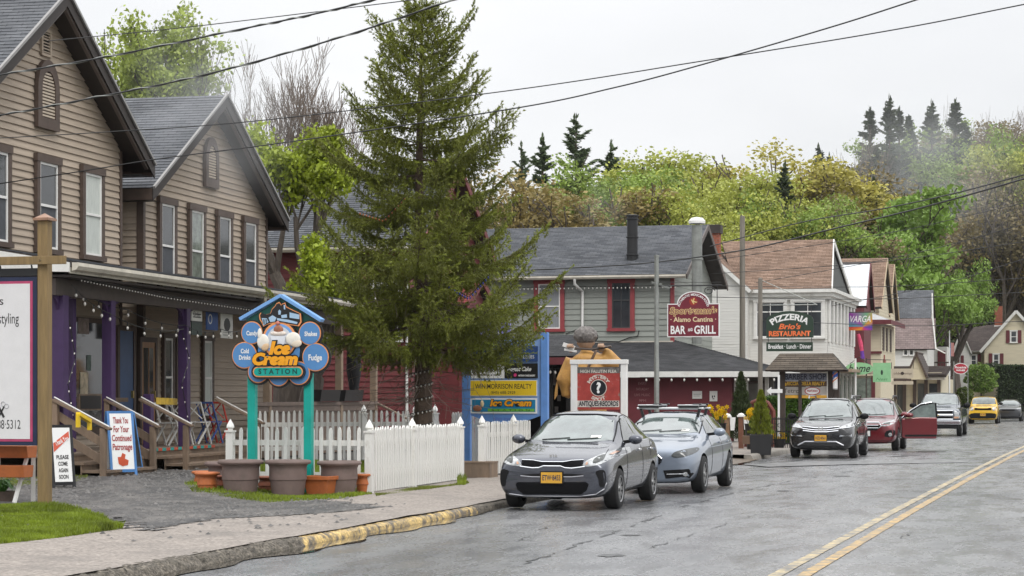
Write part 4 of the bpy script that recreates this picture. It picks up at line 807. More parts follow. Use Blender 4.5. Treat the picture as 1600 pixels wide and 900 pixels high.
class Car:
    def __init__(c,name,label,x,yfront,L,st,axles,Rw,pm,wy,rimstyle=7,cat='car',yaw=0,arch=.05,group='cars parked along the kerb'):
        c.L=L; c.root=empty(name,(x,yfront+L/2,0.012),R(-90)+yaw,label,cat,group); c.pm=pm; c.Rw=Rw
        rings=[]
        for (s,zb,zm,zB,zt,wl,wm,wB,wt) in st:
            h=[(0,zb),(wl*.7,zb),(wl,zb+.05),(wm,zm),(wm*.99,zm+(zB-zm)*.55),(wB,zB),(wB-.03 if zt-zB>.2 else wB-.05,zB+.03),(wt,zt-.07 if zt-zB>.2 else zt-.02),(wt*.75,zt-.012),(0,zt)]
            ring=[(L/2-s,-y,z) for y,z in h]+[(L/2-s,y,z) for y,z in h[-2:0:-1]]; rings.append(ring)
        n=len(rings[0]); m=MB(); vs=[p for r_ in rings for p in r_]; fs=[(i*n+j,i*n+(j+1)%n,(i+1)*n+(j+1)%n,(i+1)*n+j) for i in range(len(rings)-1) for j in range(n)]
        fs+=[tuple(range(n)),tuple(range((len(rings)-1)*n+n-1,(len(rings)-1)*n-1,-1))]
        me=m.add(vs,fs).mesh('body',[pm,M_plas]); ob=obj('tmp',me); ss=ob.modifiers.new('s','SUBSURF'); ss.levels=2; ss.render_levels=2
        cut=MB()
        for ax in axles:
            for sg in (-1,1): cut.lathe([(0,sg*.5),(Rw+arch,sg*.5),(Rw+arch,sg*1.4),(0,sg*1.4)],28,(L/2-ax,0,Rw),0,'y')
        cm=cut.mesh('cut',[M_plas]); bm=bmesh.new(); bm.from_mesh(cm); bmesh.ops.remove_doubles(bm,verts=bm.verts,dist=1e-5); bmesh.ops.recalc_face_normals(bm,faces=bm.faces); bm.to_mesh(cm); bm.free()
        for p in cm.polygons: p.material_index=0
        cu_=obj('tmpcut',cm); bo=ob.modifiers.new('b','BOOLEAN'); bo.object=cu_; bo.operation='DIFFERENCE'; bo.solver='EXACT'; bo.material_mode='TRANSFER'
        dg=bpy.context.evaluated_depsgraph_get(); dg.update()
        full=bpy.data.meshes.new_from_object(ob.evaluated_get(dg)); bo.show_viewport=False; dg.update(); nocut=bpy.data.meshes.new_from_object(ob.evaluated_get(dg))
        bm=bmesh.new(); bm.from_mesh(nocut); c.bvh=BVHTree.FromBMesh(bm); bm.free()
        bpy.data.objects.remove(ob); bpy.data.objects.remove(cu_); full.name='body'; full.shade_smooth(); full.set_sharp_from_angle(angle=R(38)); c.body=obj('body',full,c.root)
        # wheels
        q=Rw; t=.11
        ty=MB().lathe([(q*.68,-t),(q*.9,-t),(q*.985,-t*.8),(q,-t*.4),(q,t*.4),(q*.985,t*.8),(q*.9,t),(q*.68,t)],28,axis='y').mesh('tyre',M_tyre)
        rm=MB().lathe([(q*.7,t*.95),(q*.66,t*.98),(q*.62,t*.6),(q*.6,.0),(0,-.01)],28,axis='y',m=1)
        for i in range(rimstyle):
            a=6.2832*i/rimstyle; d=Vector((math.cos(a),0,math.sin(a))); u=Vector((-d.z,0,d.x)); A=d*q*.1+Vector((0,t*.8,0)); B=d*q*.655+Vector((0,t*.85,0)); wa,wb=q*.07,q*.085
            rm.add([A-u*wa,A+u*wa,B+u*wb,B-u*wb,A-u*wa-Vector((0,.04,0)),A+u*wa-Vector((0,.04,0)),B+u*wb-Vector((0,.05,0)),B-u*wb-Vector((0,.05,0))],[(0,1,2,3),(0,4,5,1),(1,5,6,2),(3,2,6,7),(0,3,7,4)])
        rm.lathe([(q*.68,t*.9),(q*.66,t),(q*.6,t*.9)],28,axis='y').lathe([(q*.17,t*.7),(q*.16,t*.95),(0,t*.97)],14,axis='y'); rmm=rm.mesh('rim',[M_rim,M_plas])
        for ax in axles:
            for sg in (1,-1):
                w_=obj('wheel',rmm,c.root,(L/2-ax,sg*wy,Rw)); w_.rotation_euler=(0,0,0 if sg>0 else math.pi); obj('tyre',ty,w_)
    def ray(c,a,b,side):
        if side=='F': o,d=Vector((5,a,b)),Vector((-1,0,0))
        elif side=='L': o,d=Vector((a,3,b)),Vector((0,-1,0))
        elif side=='R': o,d=Vector((a,-3,b)),Vector((0,1,0))
        else: o,d=Vector((a,b,4)),Vector((0,0,-1))
        h=c.bvh.ray_cast(o,d)
        if h[0] is None: h=c.bvh.find_nearest(o+d*4.6 if side=='F' else o+d*3)
        return h[0],-d,h[1]
    def decal(c,name,poly,side,mat,off=.006,par=None,sm_=0,res=.06,mirror=False):
        if sm_: poly=smooth_poly(poly,sm_)
        if mirror: c.decal(name,[(-a,b) for a,b in poly][::-1],side,mat,off,par,0,res)
        xs=[p[0] for p in poly]; ys=[p[1] for p in poly]; vv=[Vector(p) for p in poly]; n=len(vv); x=min(xs)+res/2
        while x<max(xs):
            y=min(ys)+res/2
            while y<max(ys):
                if inpoly(poly,x,y): vv.append(Vector((x,y)))
                y+=res
            x+=res
        r=delaunay_2d_cdt([v.to_2d() for v in vv],[],[list(range(n))],1,1e-5); pts=[]
        for v in r[0]:
            p,nd,nn=c.ray(v.x,v.y,side); pts.append(p+nd*off*.5+nn*off*.7)
        m=MB(); m.add(pts,[tuple(f) for f in r[2]],0,True); o=m.build(name,mat,par or c.root); return o
    def line(c,name,pts,side,mat,r=.005,off=.002,par=None,n=8,mirror=False,closed=False):
        if mirror: c.line(name,[(-a,b) for a,b in pts],side,mat,r,off,par,n)
        P=[Vector(p) for p in pts]; L_=[]
        if closed: P.append(P[0])
        for a,b in zip(P[:-1],P[1:]):
            for i in range(n): q=a.lerp(b,i/n); p,nd,nn=c.ray(q.x,q.y,side); L_.append(p+nn*off)
        p,nd,nn=c.ray(P[-1].x,P[-1].y,side); L_.append(p+nn*off); return MB().tube(L_,r,5).build(name,mat,par or c.root)
    def x(c,s): return c.L/2-s
    def sides(c,pl,name='side_window',mat=None,off=.006):
        for sd in 'LR': c.decal(name,[(c.x(s),z) for s,z in pl],sd,mat or M_sglass,off,res=.1)
    def seams(c,lines):
        for pl in lines: c.line('door_gap',[(c.x(s),z) for s,z in pl],'L',M_seam,.0032)
    def mirrors(c,s,y,z,mat=None,k=1):
        for sg in (1,-1):
            m=MB(); m.ell((c.x(s),sg*y,z),(.075*k,.11*k,.075*k),12,8); o=m.build('wing_mirror',mat or c.pm,c.root); MB().bar((c.x(s+.02),sg*(y-.1),z-.03),(c.x(s+.05),sg*(y-.26),z-.05),.05,.05).build('mirror_arm',M_plas,o)
    def plate(c,txt,s,z,mat=M_plate,w=.32,h=.16,y=0,ink=None):
        p,_,_=c.ray(y,z,'F'); X=p.x+.02; o=MB().box(X-.01,X+.004,y-w/2-.015,y+w/2+.015,z-h/2-.015,z+h/2+.015).build('plate_frame',M_plas,c.root); b=MB().box(X+.004,X+.008,y-w/2,y+w/2,z-h/2,z+h/2).build('number_plate',mat,o)
        if txt:
            t=text('plate_number',txt,o,ink or M_plateink,0,0,0,.11,w*.86,bold=.003); t.rotation_euler=(0,0,R(90)); t.location=(X+.0095,y,z-.005)
    def badge(c,txt,z,size,width,mat=M_chrome,y=0,bold=.004,out=.012):
        p,_,_=c.ray(y,z,'F'); t=text('badge_lettering',txt,c.root,mat,0,0,0,size,width,bold=bold); t.rotation_euler=(0,0,R(90)); t.location=(p.x+out,y,z); return t
    def handles(c,ss,z,mat=None):
        for s in ss:
            for sd,sg in (('L',1),('R',-1)):
                p,nd,nn=c.ray(c.x(s),z,sd); MB().box(p.x-.09,p.x+.09,p.y-.01,p.y+.01,z-.018,z+.018).build('door_handle',mat or M_chrome,c.root,.008,loc=(0,sg*.022,0))
    def wipers(c,z,hw):
        for y0,y1 in ((-hw*.75,-.02),(-.05,hw*.7)): c.line('wiper',[(y0,z+.02),(y1,z+.05)],'F',M_plas,.007,.014)
# ---- grey compact sedan in front ----
PG=paint('steel_grey_paint',(.06,.066,.085),.55,.26)
k=Car('sedan_car','dark steel grey compact sedan with gold plate parked nearest at the kerb',-7.68,31.32,4.38,[
 (0.0,.25,.42,.60,.70,.68,.74,.72,.62),(.035,.19,.42,.65,.755,.77,.82,.775,.68),(.2,.17,.48,.75,.835,.815,.85,.80,.73),(.55,.17,.52,.81,.895,.82,.855,.80,.71),(.85,.17,.55,.855,.95,.82,.86,.80,.71),(1.12,.17,.55,.885,.99,.82,.86,.80,.70),(1.2,.17,.55,.895,1.015,.82,.86,.80,.69),(1.27,.17,.55,.90,1.06,.82,.86,.80,.67),
 (1.6,.17,.55,.92,1.225,.82,.86,.80,.62),(1.92,.17,.55,.94,1.40,.82,.86,.80,.58),(2.0,.17,.55,.94,1.435,.82,.86,.80,.56),(2.15,.17,.55,.95,1.462,.82,.86,.80,.555),(2.7,.17,.55,.96,1.485,.82,.86,.80,.555),(3.2,.17,.56,.97,1.415,.82,.86,.79,.54),(3.6,.18,.57,.98,1.25,.82,.855,.78,.57),(3.85,.19,.58,.98,1.1,.8,.84,.76,.62),(3.95,.19,.58,.98,1.06,.8,.84,.76,.63),(4.2,.22,.6,.95,1.03,.76,.8,.72,.6),(4.36,.3,.6,.88,.97,.62,.7,.64,.52)],
 (.84,3.42),.305,PG,.76,rimstyle=10)
k.decal('windscreen',[(-.64,1.02),(-.3,.995),(.3,.995),(.64,1.02),(.535,1.375),(.25,1.395),(-.25,1.395),(-.535,1.375)],'F',M_glass)
k.line('windscreen_seal',[(-.66,1.01),(-.55,1.385),(-.25,1.41),(.25,1.41),(.55,1.385),(.66,1.01)],'F',M_plas,.012,.004)
k.sides([(1.62,1.0),(2.02,1.27),(2.2,1.345),(2.58,1.375),(2.58,1.0)]); k.sides([(2.64,1.0),(2.64,1.375),(2.95,1.36),(3.3,1.28),(3.58,1.1),(3.45,1.02)]); 
k.line('window_trim',[(k.x(1.6),.985),(k.x(3.5),1.0)],'L',M_chrome,.008); k.line('roof_seam',[(k.x(1.7),1.06),(k.x(2.05),1.3),(k.x(2.3),1.385),(k.x(2.7),1.4),(k.x(3.2),1.335),(k.x(3.65),1.1)],'L',M_seam,.006)
k.seams([[(1.42,.3),(1.4,.6),(1.5,.95)],[(2.61,.25),(2.61,.99)],[(3.25,.75),(3.5,.98)],[(1.42,.26),(3.1,.26)],[(.45,.78),(.9,.87),(1.3,.93)]]); k.line('hood_gap',[(.74,.80),(.70,.90)],'F',M_seam,.005,mirror=True)
k.decal('headlight',[(.47,.665),(.50,.73),(.62,.80),(.74,.875),(.815,.92),(.84,.86),(.81,.77),(.74,.70),(.6,.665)],'F',M_lens,sm_=3,mirror=True,res=.05)
k.decal('indicator_lens',[(.505,.685),(.52,.72),(.545,.725),(.54,.685)],'F',M_amber,.012,mirror=True); k.decal('indicator_lens',[(.755,.83),(.775,.87),(.80,.86),(.785,.82)],'F',M_amber,.012,mirror=True)
k.decal('lamp_shadow',[(.62,.71),(.63,.78),(.72,.83),(.74,.75)],'F',PM('lamp_inside',(.06,.065,.06),.15,.6,20),.011,mirror=True,sm_=3)
gp=[(-.48,.665),(-.47,.74),(-.3,.735),(-.16,.715),(.16,.715),(.3,.735),(.47,.745),(.49,.665),(.3,.64),(.2,.645),(.13,.668),(-.13,.668),(-.2,.645),(-.3,.64)]
k.decal('grille',gp,'F',M_grl,.006,res=.04)
k.line('grille_trim',[(-.49,.655),(-.3,.632),(-.2,.637),(-.13,.662),(.13,.662),(.2,.637),(.3,.632),(.5,.657)],'F',M_chrome,.009,.008); k.line('grille_trim',[(-.47,.747),(-.3,.742),(-.16,.722),(.16,.722),(.3,.742),(.47,.752)],'F',M_chrome,.007,.008)
k.decal('lower_intake',[(-.52,.42),(.52,.43),(.56,.40),(.53,.31),(.44,.245),(-.44,.24),(-.53,.31),(-.56,.39)],'F',M_grl,.006,res=.05)
k.decal('upper_slot',[(-.48,.53),(-.3,.545),(.3,.55),(.48,.54),(.44,.515),(.2,.51),(-.2,.505),(-.44,.51)],'F',M_plas,.006); k.line('slot_trim',[(-.48,.515),(-.3,.5),(.3,.505),(.48,.522)],'F',PM('satin_trim',(.4,.4,.42),.3,.05,metal=.8),.006,.006)
k.decal('bumper_vent',[(.66,.58),(.76,.61),(.80,.56),(.80,.42),(.77,.36),(.72,.37),(.70,.48)],'F',M_plas,.006,sm_=3,mirror=True); k.line('lip_trim',[(-.66,.245),(-.4,.215),(.4,.218),(.66,.25),(.78,.33),(.81,.42)],'F',MATS['satin_trim'],.008,.004)
k.plate('ETW·8453',0,.49); k.badge('KIA',.80,.07,.13,out=.02); k.mirrors(1.62,.93,1.03); k.handles((2.4,3.3),.86); k.wipers(1.0,.6)
k.decal('inspection_sticker',[(.3,1.05),(.46,1.05),(.46,1.09),(.3,1.09)],'F',M_paper,.012)
# ---- pale blue silver car with roof racks ----
PB=paint('ice_blue_silver',(.21,.245,.30)); 
b=Car('estate_car','pale silver blue car with black roof bars and ski racks',-7.42,37.15,4.53,[
 (0,.24,.42,.62,.72,.6,.68,.66,.58),(.05,.19,.42,.66,.78,.74,.8,.74,.66),(.28,.17,.48,.74,.85,.8,.85,.78,.66),(.6,.17,.52,.82,.91,.85,.89,.82,.70),(.95,.17,.55,.86,.965,.86,.905,.83,.72),(1.32,.17,.55,.89,1.005,.86,.905,.83,.71),(1.4,.17,.55,.90,1.03,.86,.905,.83,.7),(1.47,.17,.55,.90,1.07,.86,.905,.83,.69),(1.8,.17,.55,.93,1.19,.86,.905,.83,.64),(2.2,.17,.55,.95,1.38,.86,.905,.82,.57),(2.6,.17,.56,.96,1.425,.86,.905,.82,.56),(3.3,.17,.57,.97,1.42,.86,.905,.81,.56),(3.9,.18,.6,.98,1.36,.85,.89,.8,.56),(4.35,.22,.62,.97,1.15,.8,.84,.76,.58),(4.52,.3,.62,.9,1.0,.65,.72,.66,.54)],
 (.76,3.52),.325,PB,.8,rimstyle=10)
b.decal('windscreen',[(-.66,1.04),(-.3,1.015),(.3,1.015),(.66,1.04),(.545,1.365),(.25,1.385),(-.25,1.385),(-.545,1.365)],'F',M_glass)
b.line('windscreen_seal',[(-.67,1.03),(-.56,1.37),(-.25,1.395),(.25,1.395),(.56,1.37),(.67,1.03)],'F',M_plas,.012,.004)
b.sides([(1.8,1.02),(2.2,1.26),(2.4,1.34),(2.7,1.355),(2.7,1.02)]); b.sides([(2.76,1.02),(2.76,1.355),(3.3,1.34),(3.65,1.3),(3.7,1.04)]); b.seams([[(1.6,.3),(1.55,.6),(1.65,.97)],[(2.73,.25),(2.73,1.0)],[(1.6,.26),(3.2,.26)]]); b.line('side_crease',[(b.x(1.3),.78),(b.x(3.9),.82)],'L',PM('crease_light',(.4,.45,.52),.3,metal=.5),.006)
b.decal('headlight',[(.44,.66),(.5,.73),(.66,.775),(.80,.80),(.83,.75),(.78,.69),(.66,.645),(.52,.63)],'F',PM('dark_lamp',(.045,.05,.05),.15,.6,14,coat=.5),sm_=3,mirror=True)
b.decal('kidney_grille',[(.03,.5),(.03,.66),(.2,.68),(.27,.62),(.24,.52)],'F',M_grl,mirror=True,sm_=3); b.line('kidney_trim',[(.03,.5),(.03,.66),(.2,.68),(.27,.62),(.24,.52)],'F',M_chrome,.008,.008,mirror=True,closed=True)
b.decal('fog_intake',[(.30,.41),(.34,.27),(.74,.28),(.80,.36),(.74,.44)],'F',M_plas,.01,mirror=True); b.line('intake_trim',[(.36,.345),(.68,.355)],'F',M_chrome,.006,.008,mirror=True); b.decal('fog_lamp',[(.64,.34),(.66,.38),(.71,.38),(.72,.33),(.68,.31)],'F',M_lens,.01,mirror=True,sm_=3)
b.mirrors(1.85,.98,1.05); b.handles((2.5,3.45),.86,PB); b.wipers(1.03,.6); b.plate('FKD·2207',0,.42)
b.decal('inspection_sticker',[(.34,1.06),(.48,1.06),(.48,1.1),(.34,1.1)],'F',M_paper,.012)
# racks (separate things carried on the roof)
rk=empty('roof_rack',(-7.42,37.15+2.45,0),R(-90),'black and silver ski rack bars on the roof of the pale blue car','roof rack'); zt=1.385
for s in (0,.75):
    MB().tube([(-s+.2,-.62,zt+.1),(-s+.2,.62,zt+.1)],.022,8).build('cross_bar',PM('silver_bar',(.6,.6,.6),.3,metal=.7),rk)
    for sg in (-1,1): MB().bar((-s+.2,sg*.5,zt-.07),(-s+.2,sg*.55,zt+.1),.04,.05).build('rack_foot',M_black,rk)
for s in (0,.75):
    for y in (-.4,.34):
        MB().box(-s+.15,-s+.25,y-.19,y+.19,zt+.122,zt+.147).build('ski_clamp',M_black,rk,.008); MB().box(-s+.14,-s+.26,y-.2,y+.2,zt+.149,zt+.17).build('clamp_jaw',MATS['silver_bar'],rk,.01); MB().box(-s+.15,-s+.25,y+.08,y+.24,zt+.165,zt+.19).build('clamp_latch',M_black,rk,.008)
# ---- SUVs ----
def suv(name,label,x,yf,L,Wd,Hh,pm,hood=1.0,ax=(.9,3.52),Rw=.345,cat='car',rails=True,plate=None,pmat=M_plate,face='a',yaw=0,boxy=0.,group='cars parked along the kerb'):
    w=Wd/2; cw=1.32; bl=hood+.06; bq=boxy
    st=[(0,.3,.5,.68,.84+.06*bq,w*(.7+.12*bq),w*(.8+.1*bq),w*(.76+.14*bq),w*(.66+.12*bq)),(.05,.25,.5,.72,hood-.14+.1*bq,w*.84,w*(.9+.05*bq),w*(.84+.08*bq),w*(.7+.12*bq)),(.25,.22,.52,.84,hood-.07+.05*bq,w*.92,w*.96,w*.9,w*.76),(.6,.22,.58,.93,hood-.01,w*.95,w*.99,w*.93,w*.8),(1.0,.22,.6,.98,hood+.04,w*.95,w,w*.93,w*.8),(cw-.06,.22,.62,bl-.05,hood+.065,w*.95,w,w*.93,w*.8),(cw+.02,.22,.62,bl-.04,hood+.1,w*.95,w,w*.93,w*.79),(cw+.09,.22,.62,bl-.04,hood+.15,w*.95,w,w*.93,w*.78),(cw+.38-.2*bq,.22,.62,bl,hood+.34,w*.95,w,w*.92,w*(.73+.11*bq)),(cw+.78-.44*bq,.22,.62,bl+.02,Hh-.07,w*.95,w,w*.92,w*(.66+.17*bq)),(cw+1.15-.55*bq,.22,.62,bl+.03,Hh-.01,w*.95,w,w*.92,w*(.64+.18*bq)),(L*.62,.22,.62,bl+.04,Hh,w*.95,w,w*.91,w*(.63+.18*bq)),(L-.6,.23,.64,bl+.06,Hh-.04,w*.94,w*.98,w*.9,w*(.62+.1*bq)),(L-.15,.27,.66,bl+.05,Hh-.25,w*.88,w*.93,w*.85,w*.6),(L,.34,.66,bl-.02,Hh-.6,w*.76,w*.8,w*.74,w*.55)]
    c=Car(name,label,x,yf,L,st,ax,Rw,pm,w-.11,rimstyle=5,yaw=yaw,arch=.06,cat=cat,group=group); t=Hh-.09; bt=hood+.1; g=.64+.16*bq
    c.decal('windscreen',[(-w*.77,bt+.02),(-.3,bt-.005),(.3,bt-.005),(w*.77,bt+.02),(w*g,t),(.25,t+.02),(-.25,t+.02),(-w*g,t)],'F',M_glass); c.line('windscreen_seal',[(-w*.78,bt),(-w*(g+.015),t),(-.25,t+.03),(.25,t+.03),(w*(g+.015),t),(w*.78,bt)],'F',M_plas,.014,.004)
    c.sides([(cw+.42,bl+.04),(cw+.8,t-.06),(cw+1.3,t-.02),(cw+1.3,bl+.04)]); c.sides([(cw+1.36,bl+.05),(cw+1.36,t-.02),(L-.75,t-.05),(L-.55,bl+.1)]); c.seams([[(cw+.2,.35),(cw+.25,bl)],[(cw+1.33,.3),(cw+1.33,bl)]])
    c.mirrors(cw+.42,w+.1,bl+.08,mat=M_plas if name!='red_suv' else pm,k=1.15); c.handles((cw+1.1,cw+2.0),bl-.1,pm); c.wipers(bt,.65)
    c.decal('lower_cladding',[(-w*.8,.24),(w*.8,.24),(w*.84,.36),(-w*.84,.36)],'F',M_plas,.004)
    if rails:
        for sg in (-1,1):
            o=MB().tube([(c.x(cw+.95),sg*w*.66,Hh-.04),(c.x(cw+1.1),sg*w*.66,Hh+.05),(c.x(L-.9),sg*w*.64,Hh+.05),(c.x(L-.7),sg*w*.63,Hh-.06)],.022,6).build('roof_rail',M_black if name!='black_suv' else M_rim,c.root)
    if plate: c.plate(plate,0,.56 if face!='c' else .5,pmat)
    return c
PK=paint('black_car_paint',(.007,.007,.008),.1,.25); PR=paint('dark_red_paint',(.15,.009,.015),.4,.3)
h=suv('black_suv','glossy black suv with chrome grille and roof rails in front of the dark red car',-7.03,59.35,4.55,1.82,1.66,PK,plate='HZD·8561')
h.decal('headlight',[(.5,.83),(.6,.9),(.8,.99),(.87,1.0),(.86,.9),(.74,.84)],'F',M_lens,sm_=3,mirror=True); h.decal('grille',[(-.5,.84),(-.44,.75),(-.2,.70),(.2,.70),(.44,.75),(.5,.84),(.2,.83),(-.2,.83)],'F',M_grl)
for z in (.74,.79,.845): h.line('grille_bar',[(-.5-(z-.84)*.2,z+.02),(-.15,z-.015),(.15,z-.015),(.5+(z-.84)*.2,z+.02)],'F',M_chrome,.014,.01)
h.line('headlight_trim',[(.5,.82),(.74,.835),(.87,.89)],'F',M_chrome,.012,.01,mirror=True); h.decal('fog_trim',[(.5,.59),(.52,.64),(.82,.66),(.82,.6)],'F',M_chrome,mirror=True); h.line('bumper_trim',[(-.62,.36),(-.42,.46),(.42,.46),(.62,.36)],'F',MATS['satin_trim'],.02,.008); h.badge('H',.80,.14,.12,out=.025)
s=suv('red_suv','dark red suv with its front door wide open behind the black suv',-6.6,67.65,4.8,1.84,1.66,PR,hood=.98)
s.decal('headlight',[(.42,.80),(.5,.88),(.72,.95),(.84,.98),(.85,.9),(.74,.82),(.56,.77)],'F',M_lens,sm_=2,mirror=True); s.decal('lamp_shadow',[(.48,.81),(.52,.87),(.7,.9),(.7,.83)],'F',MATS['lamp_inside'],.011,mirror=True)
s.decal('grille',[(-.36,.88),(.36,.88),(.44,.78),(.3,.66),(-.3,.66),(-.44,.78)],'F',M_grl); s.line('grille_trim',[(-.36,.88),(.36,.88),(.45,.78),(.3,.66),(-.3,.66),(-.45,.78)],'F',M_chrome,.016,.01,closed=True)
for z in (.72,.8): s.line('grille_bar',[(-.36,z),(.36,z)],'F',M_chrome,.008,.01)
s.decal('fog_surround',[(.55,.46),(.6,.62),(.8,.66),(.86,.6),(.8,.44)],'F',M_plas,mirror=True,sm_=2); s.decal('fog_lamp',[(.66,.5),(.68,.56),(.75,.57),(.77,.5),(.72,.46)],'F',M_lens,.014,mirror=True,sm_=2); s.plate(None,0,.55,PM('pale_plate',(.65,.65,.63),.5),y=-.05)
# open front door
hx,hy=s.x(1.68),.93; ph=R(72); dv=Vector((-math.cos(ph),math.sin(ph),0)); nv=Vector((math.sin(ph),math.cos(ph),0)); D3=lambda u,z,o=0: Vector((hx,hy,0))+dv*u+nv*o+Vector((0,0,z))
def slab(poly,o0,o1):
    n=len(poly); m=MB(); m.add([D3(u,z,o0) for u,z in poly]+[D3(u,z,o1) for u,z in poly],[tuple(range(n)),tuple(range(2*n-1,n-1,-1))]+[(i,(i+1)%n,n+(i+1)%n,n+i) for i in range(n)]); return m
dr=slab([(.0,.4),(.12,.36),(1.1,.36),(1.13,.6),(1.12,1.02),(.6,1.03),(.0,.99)],-.05,.05).build('open_door',PR,s.root,.02)
m=MB(); m.tube([D3(.02,1.0),D3(.3,1.24),D3(.6,1.42),D3(.9,1.48),D3(1.08,1.48),D3(1.12,1.02)],.028,6); m.build('window_frame',M_plas,dr); MB().tube([D3(.0,1.02,.025),D3(.3,1.27,.025),D3(.6,1.45,.025),D3(.95,1.51,.025)],.014,6).build('frame_trim',M_chrome,dr)
slab([(.1,1.03),(.32,1.24),(.6,1.41),(.9,1.46),(1.07,1.46),(1.09,1.03)],-.004,.004).build('door_pane',PM('clear_door_pane',(.16,.2,.19),.05,.4,3,spec=1),dr); o=D3(.22,1.1,.12); MB().ell(o,(.09,.13,.08),12,8).build('wing_mirror',PR,dr)
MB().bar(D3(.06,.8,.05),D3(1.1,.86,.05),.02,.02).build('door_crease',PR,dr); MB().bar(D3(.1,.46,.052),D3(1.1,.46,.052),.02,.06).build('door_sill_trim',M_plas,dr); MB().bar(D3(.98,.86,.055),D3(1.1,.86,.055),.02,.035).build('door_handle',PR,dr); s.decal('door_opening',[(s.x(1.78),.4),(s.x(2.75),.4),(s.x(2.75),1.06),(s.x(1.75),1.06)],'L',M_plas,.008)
# pickup truck
PS=paint('slate_blue_paint',(.05,.065,.085))
tkw=1.0; t=Car('pickup_truck','dark slate blue pickup truck with chrome bumper behind the open red door',-6.15,93.15,5.8,[(0,.45,.62,.9,1.06,.86,.94,.93,.84),(.05,.42,.62,1.0,1.13,.92,.98,.95,.86),(.3,.4,.66,1.05,1.19,.95,1.0,.96,.86),(.9,.4,.7,1.1,1.23,.95,1.01,.96,.86),(1.5,.4,.7,1.12,1.26,.95,1.01,.95,.84),(1.85,.4,.7,1.15,1.5,.95,1.01,.94,.78),(2.2,.4,.7,1.16,1.8,.95,1.01,.93,.72),(2.5,.4,.7,1.17,1.86,.95,1.01,.93,.71),(3.6,.4,.7,1.18,1.86,.95,1.01,.93,.71),(3.75,.4,.7,1.18,1.7,.95,1.01,.93,.72),(3.85,.42,.72,1.15,1.2,.95,1.01,.94,.8),(5.6,.45,.75,1.15,1.2,.95,1.0,.94,.8),(5.8,.5,.75,1.1,1.15,.9,.95,.9,.8)],(.95,4.6),.39,PS,.88,rimstyle=6,cat='truck')
t.decal('windscreen',[(-.79,1.34),(0,1.31),(.79,1.34),(.7,1.77),(0,1.8),(-.7,1.77)],'F',M_glass); t.line('windscreen_seal',[(-.8,1.33),(-.71,1.78),(0,1.81),(.71,1.78),(.8,1.33)],'F',M_plas,.016,.004)
t.sides([(1.95,1.24),(2.25,1.65),(2.5,1.74),(3.5,1.74),(3.6,1.24)]); t.decal('grille',[(-.62,.72),(.62,.72),(.66,1.08),(-.66,1.08)],'F',M_grl)
for z,r_ in ((1.08,.02),(.9,.05),(.73,.02)): t.line('grille_bar',[(-.66,z),(.66,z)],'F',M_chrome,r_,.015)
t.decal('headlight',[(.68,.76),(.68,1.1),(.92,1.08),(.95,.85),(.92,.76)],'F',M_lens,mirror=True); t.decal('indicator_lens',[(.7,.76),(.7,.84),(.9,.84),(.9,.77)],'F',M_amber,.012,mirror=True)
m=MB(); m.box(t.x(-.06),t.x(.25),-.98,.98,.5,.68); m.build('front_bumper',M_chrome,t.root,.03); m=MB(); m.box(t.x(-.04),t.x(.2),-.9,.9,.33,.5); m.build('bumper_valance',M_plas,t.root,.02); bx('number_plate',MATS['pale_plate'],t.root,t.x(-.075),t.x(-.062),-.5,-.2,.44,.56)
X=t.ray(0,.9,'F')[0].x; MB().prism([(-.11,.9-.02),(-.04,.9-.02),(-.04,.9-.045),(.04,.9-.045),(.04,.9-.02),(.11,.9-.02),(.1,.92),(.04,.92),(.04,.945),(-.04,.945),(-.04,.92),(-.1,.92)],X+.05,X+.07,axis='x').build('gold_badge',PM('gold_badge_paint',(.55,.42,.15),.35,metal=.5),t.root)
t.mirrors(1.95,1.14,1.3,M_plas,1.4); t.wipers(1.32,.7); MB().tube([(t.x(1.3),.75,1.2),(t.x(1.35),.75,2.0)],.006,4).build('aerial',M_plas,t.root)
# yellow boxy suv
PY_=paint('bright_yellow_paint',(.72,.42,.01),.0,.35)
j=suv('yellow_suv','bright yellow boxy suv facing the camera in the distance',-6.25,136.8,4.23,1.83,1.69,PY_,hood=1.09,boxy=1.,plate='JKL·402'); j.decal('grille',[(-.52,.83),(.52,.83),(.52,.98),(-.52,.98)],'F',M_grl); j.decal('headlight',[(.58,.83),(.58,.99),(.76,.99),(.76,.83)],'F',M_lens,mirror=True,sm_=3,off=.014)
j.decal('lower_bumper',[(-.85,.3),(.85,.3),(.86,.62),(.5,.66),(-.5,.66),(-.86,.62)],'F',M_plas,.008); j.decal('hood_decal',[(-.3,1.0),(.3,1.0),(.3,1.06),(-.3,1.06)],'F',PY_,.002)
g1=suv('dark_suv','black car mostly hidden behind the yellow suv',-5.2,150.5,4.4,1.8,1.5,paint('charcoal_paint',(.03,.032,.036)),rails=False); g1.decal('headlight',[(.5,.83),(.6,.9),(.85,.95),(.8,.85)],'F',M_lens,mirror=True); g1.decal('grille',[(-.42,.7),(.42,.7),(.45,.85),(-.45,.85)],'F',M_grl)
g2=suv('dark_suv','farthest parked car, dark blue grey suv at the right edge',-6.0,178,4.6,1.85,1.7,paint('blue_grey_paint',(.04,.05,.07))); g2.decal('headlight',[(.5,.83),(.6,.9),(.85,.95),(.8,.85)],'F',M_lens,mirror=True); g2.decal('grille',[(-.42,.7),(.42,.7),(.45,.85),(-.45,.85)],'F',M_grl); g2.plate(None,0,.55,MATS['pale_plate'])
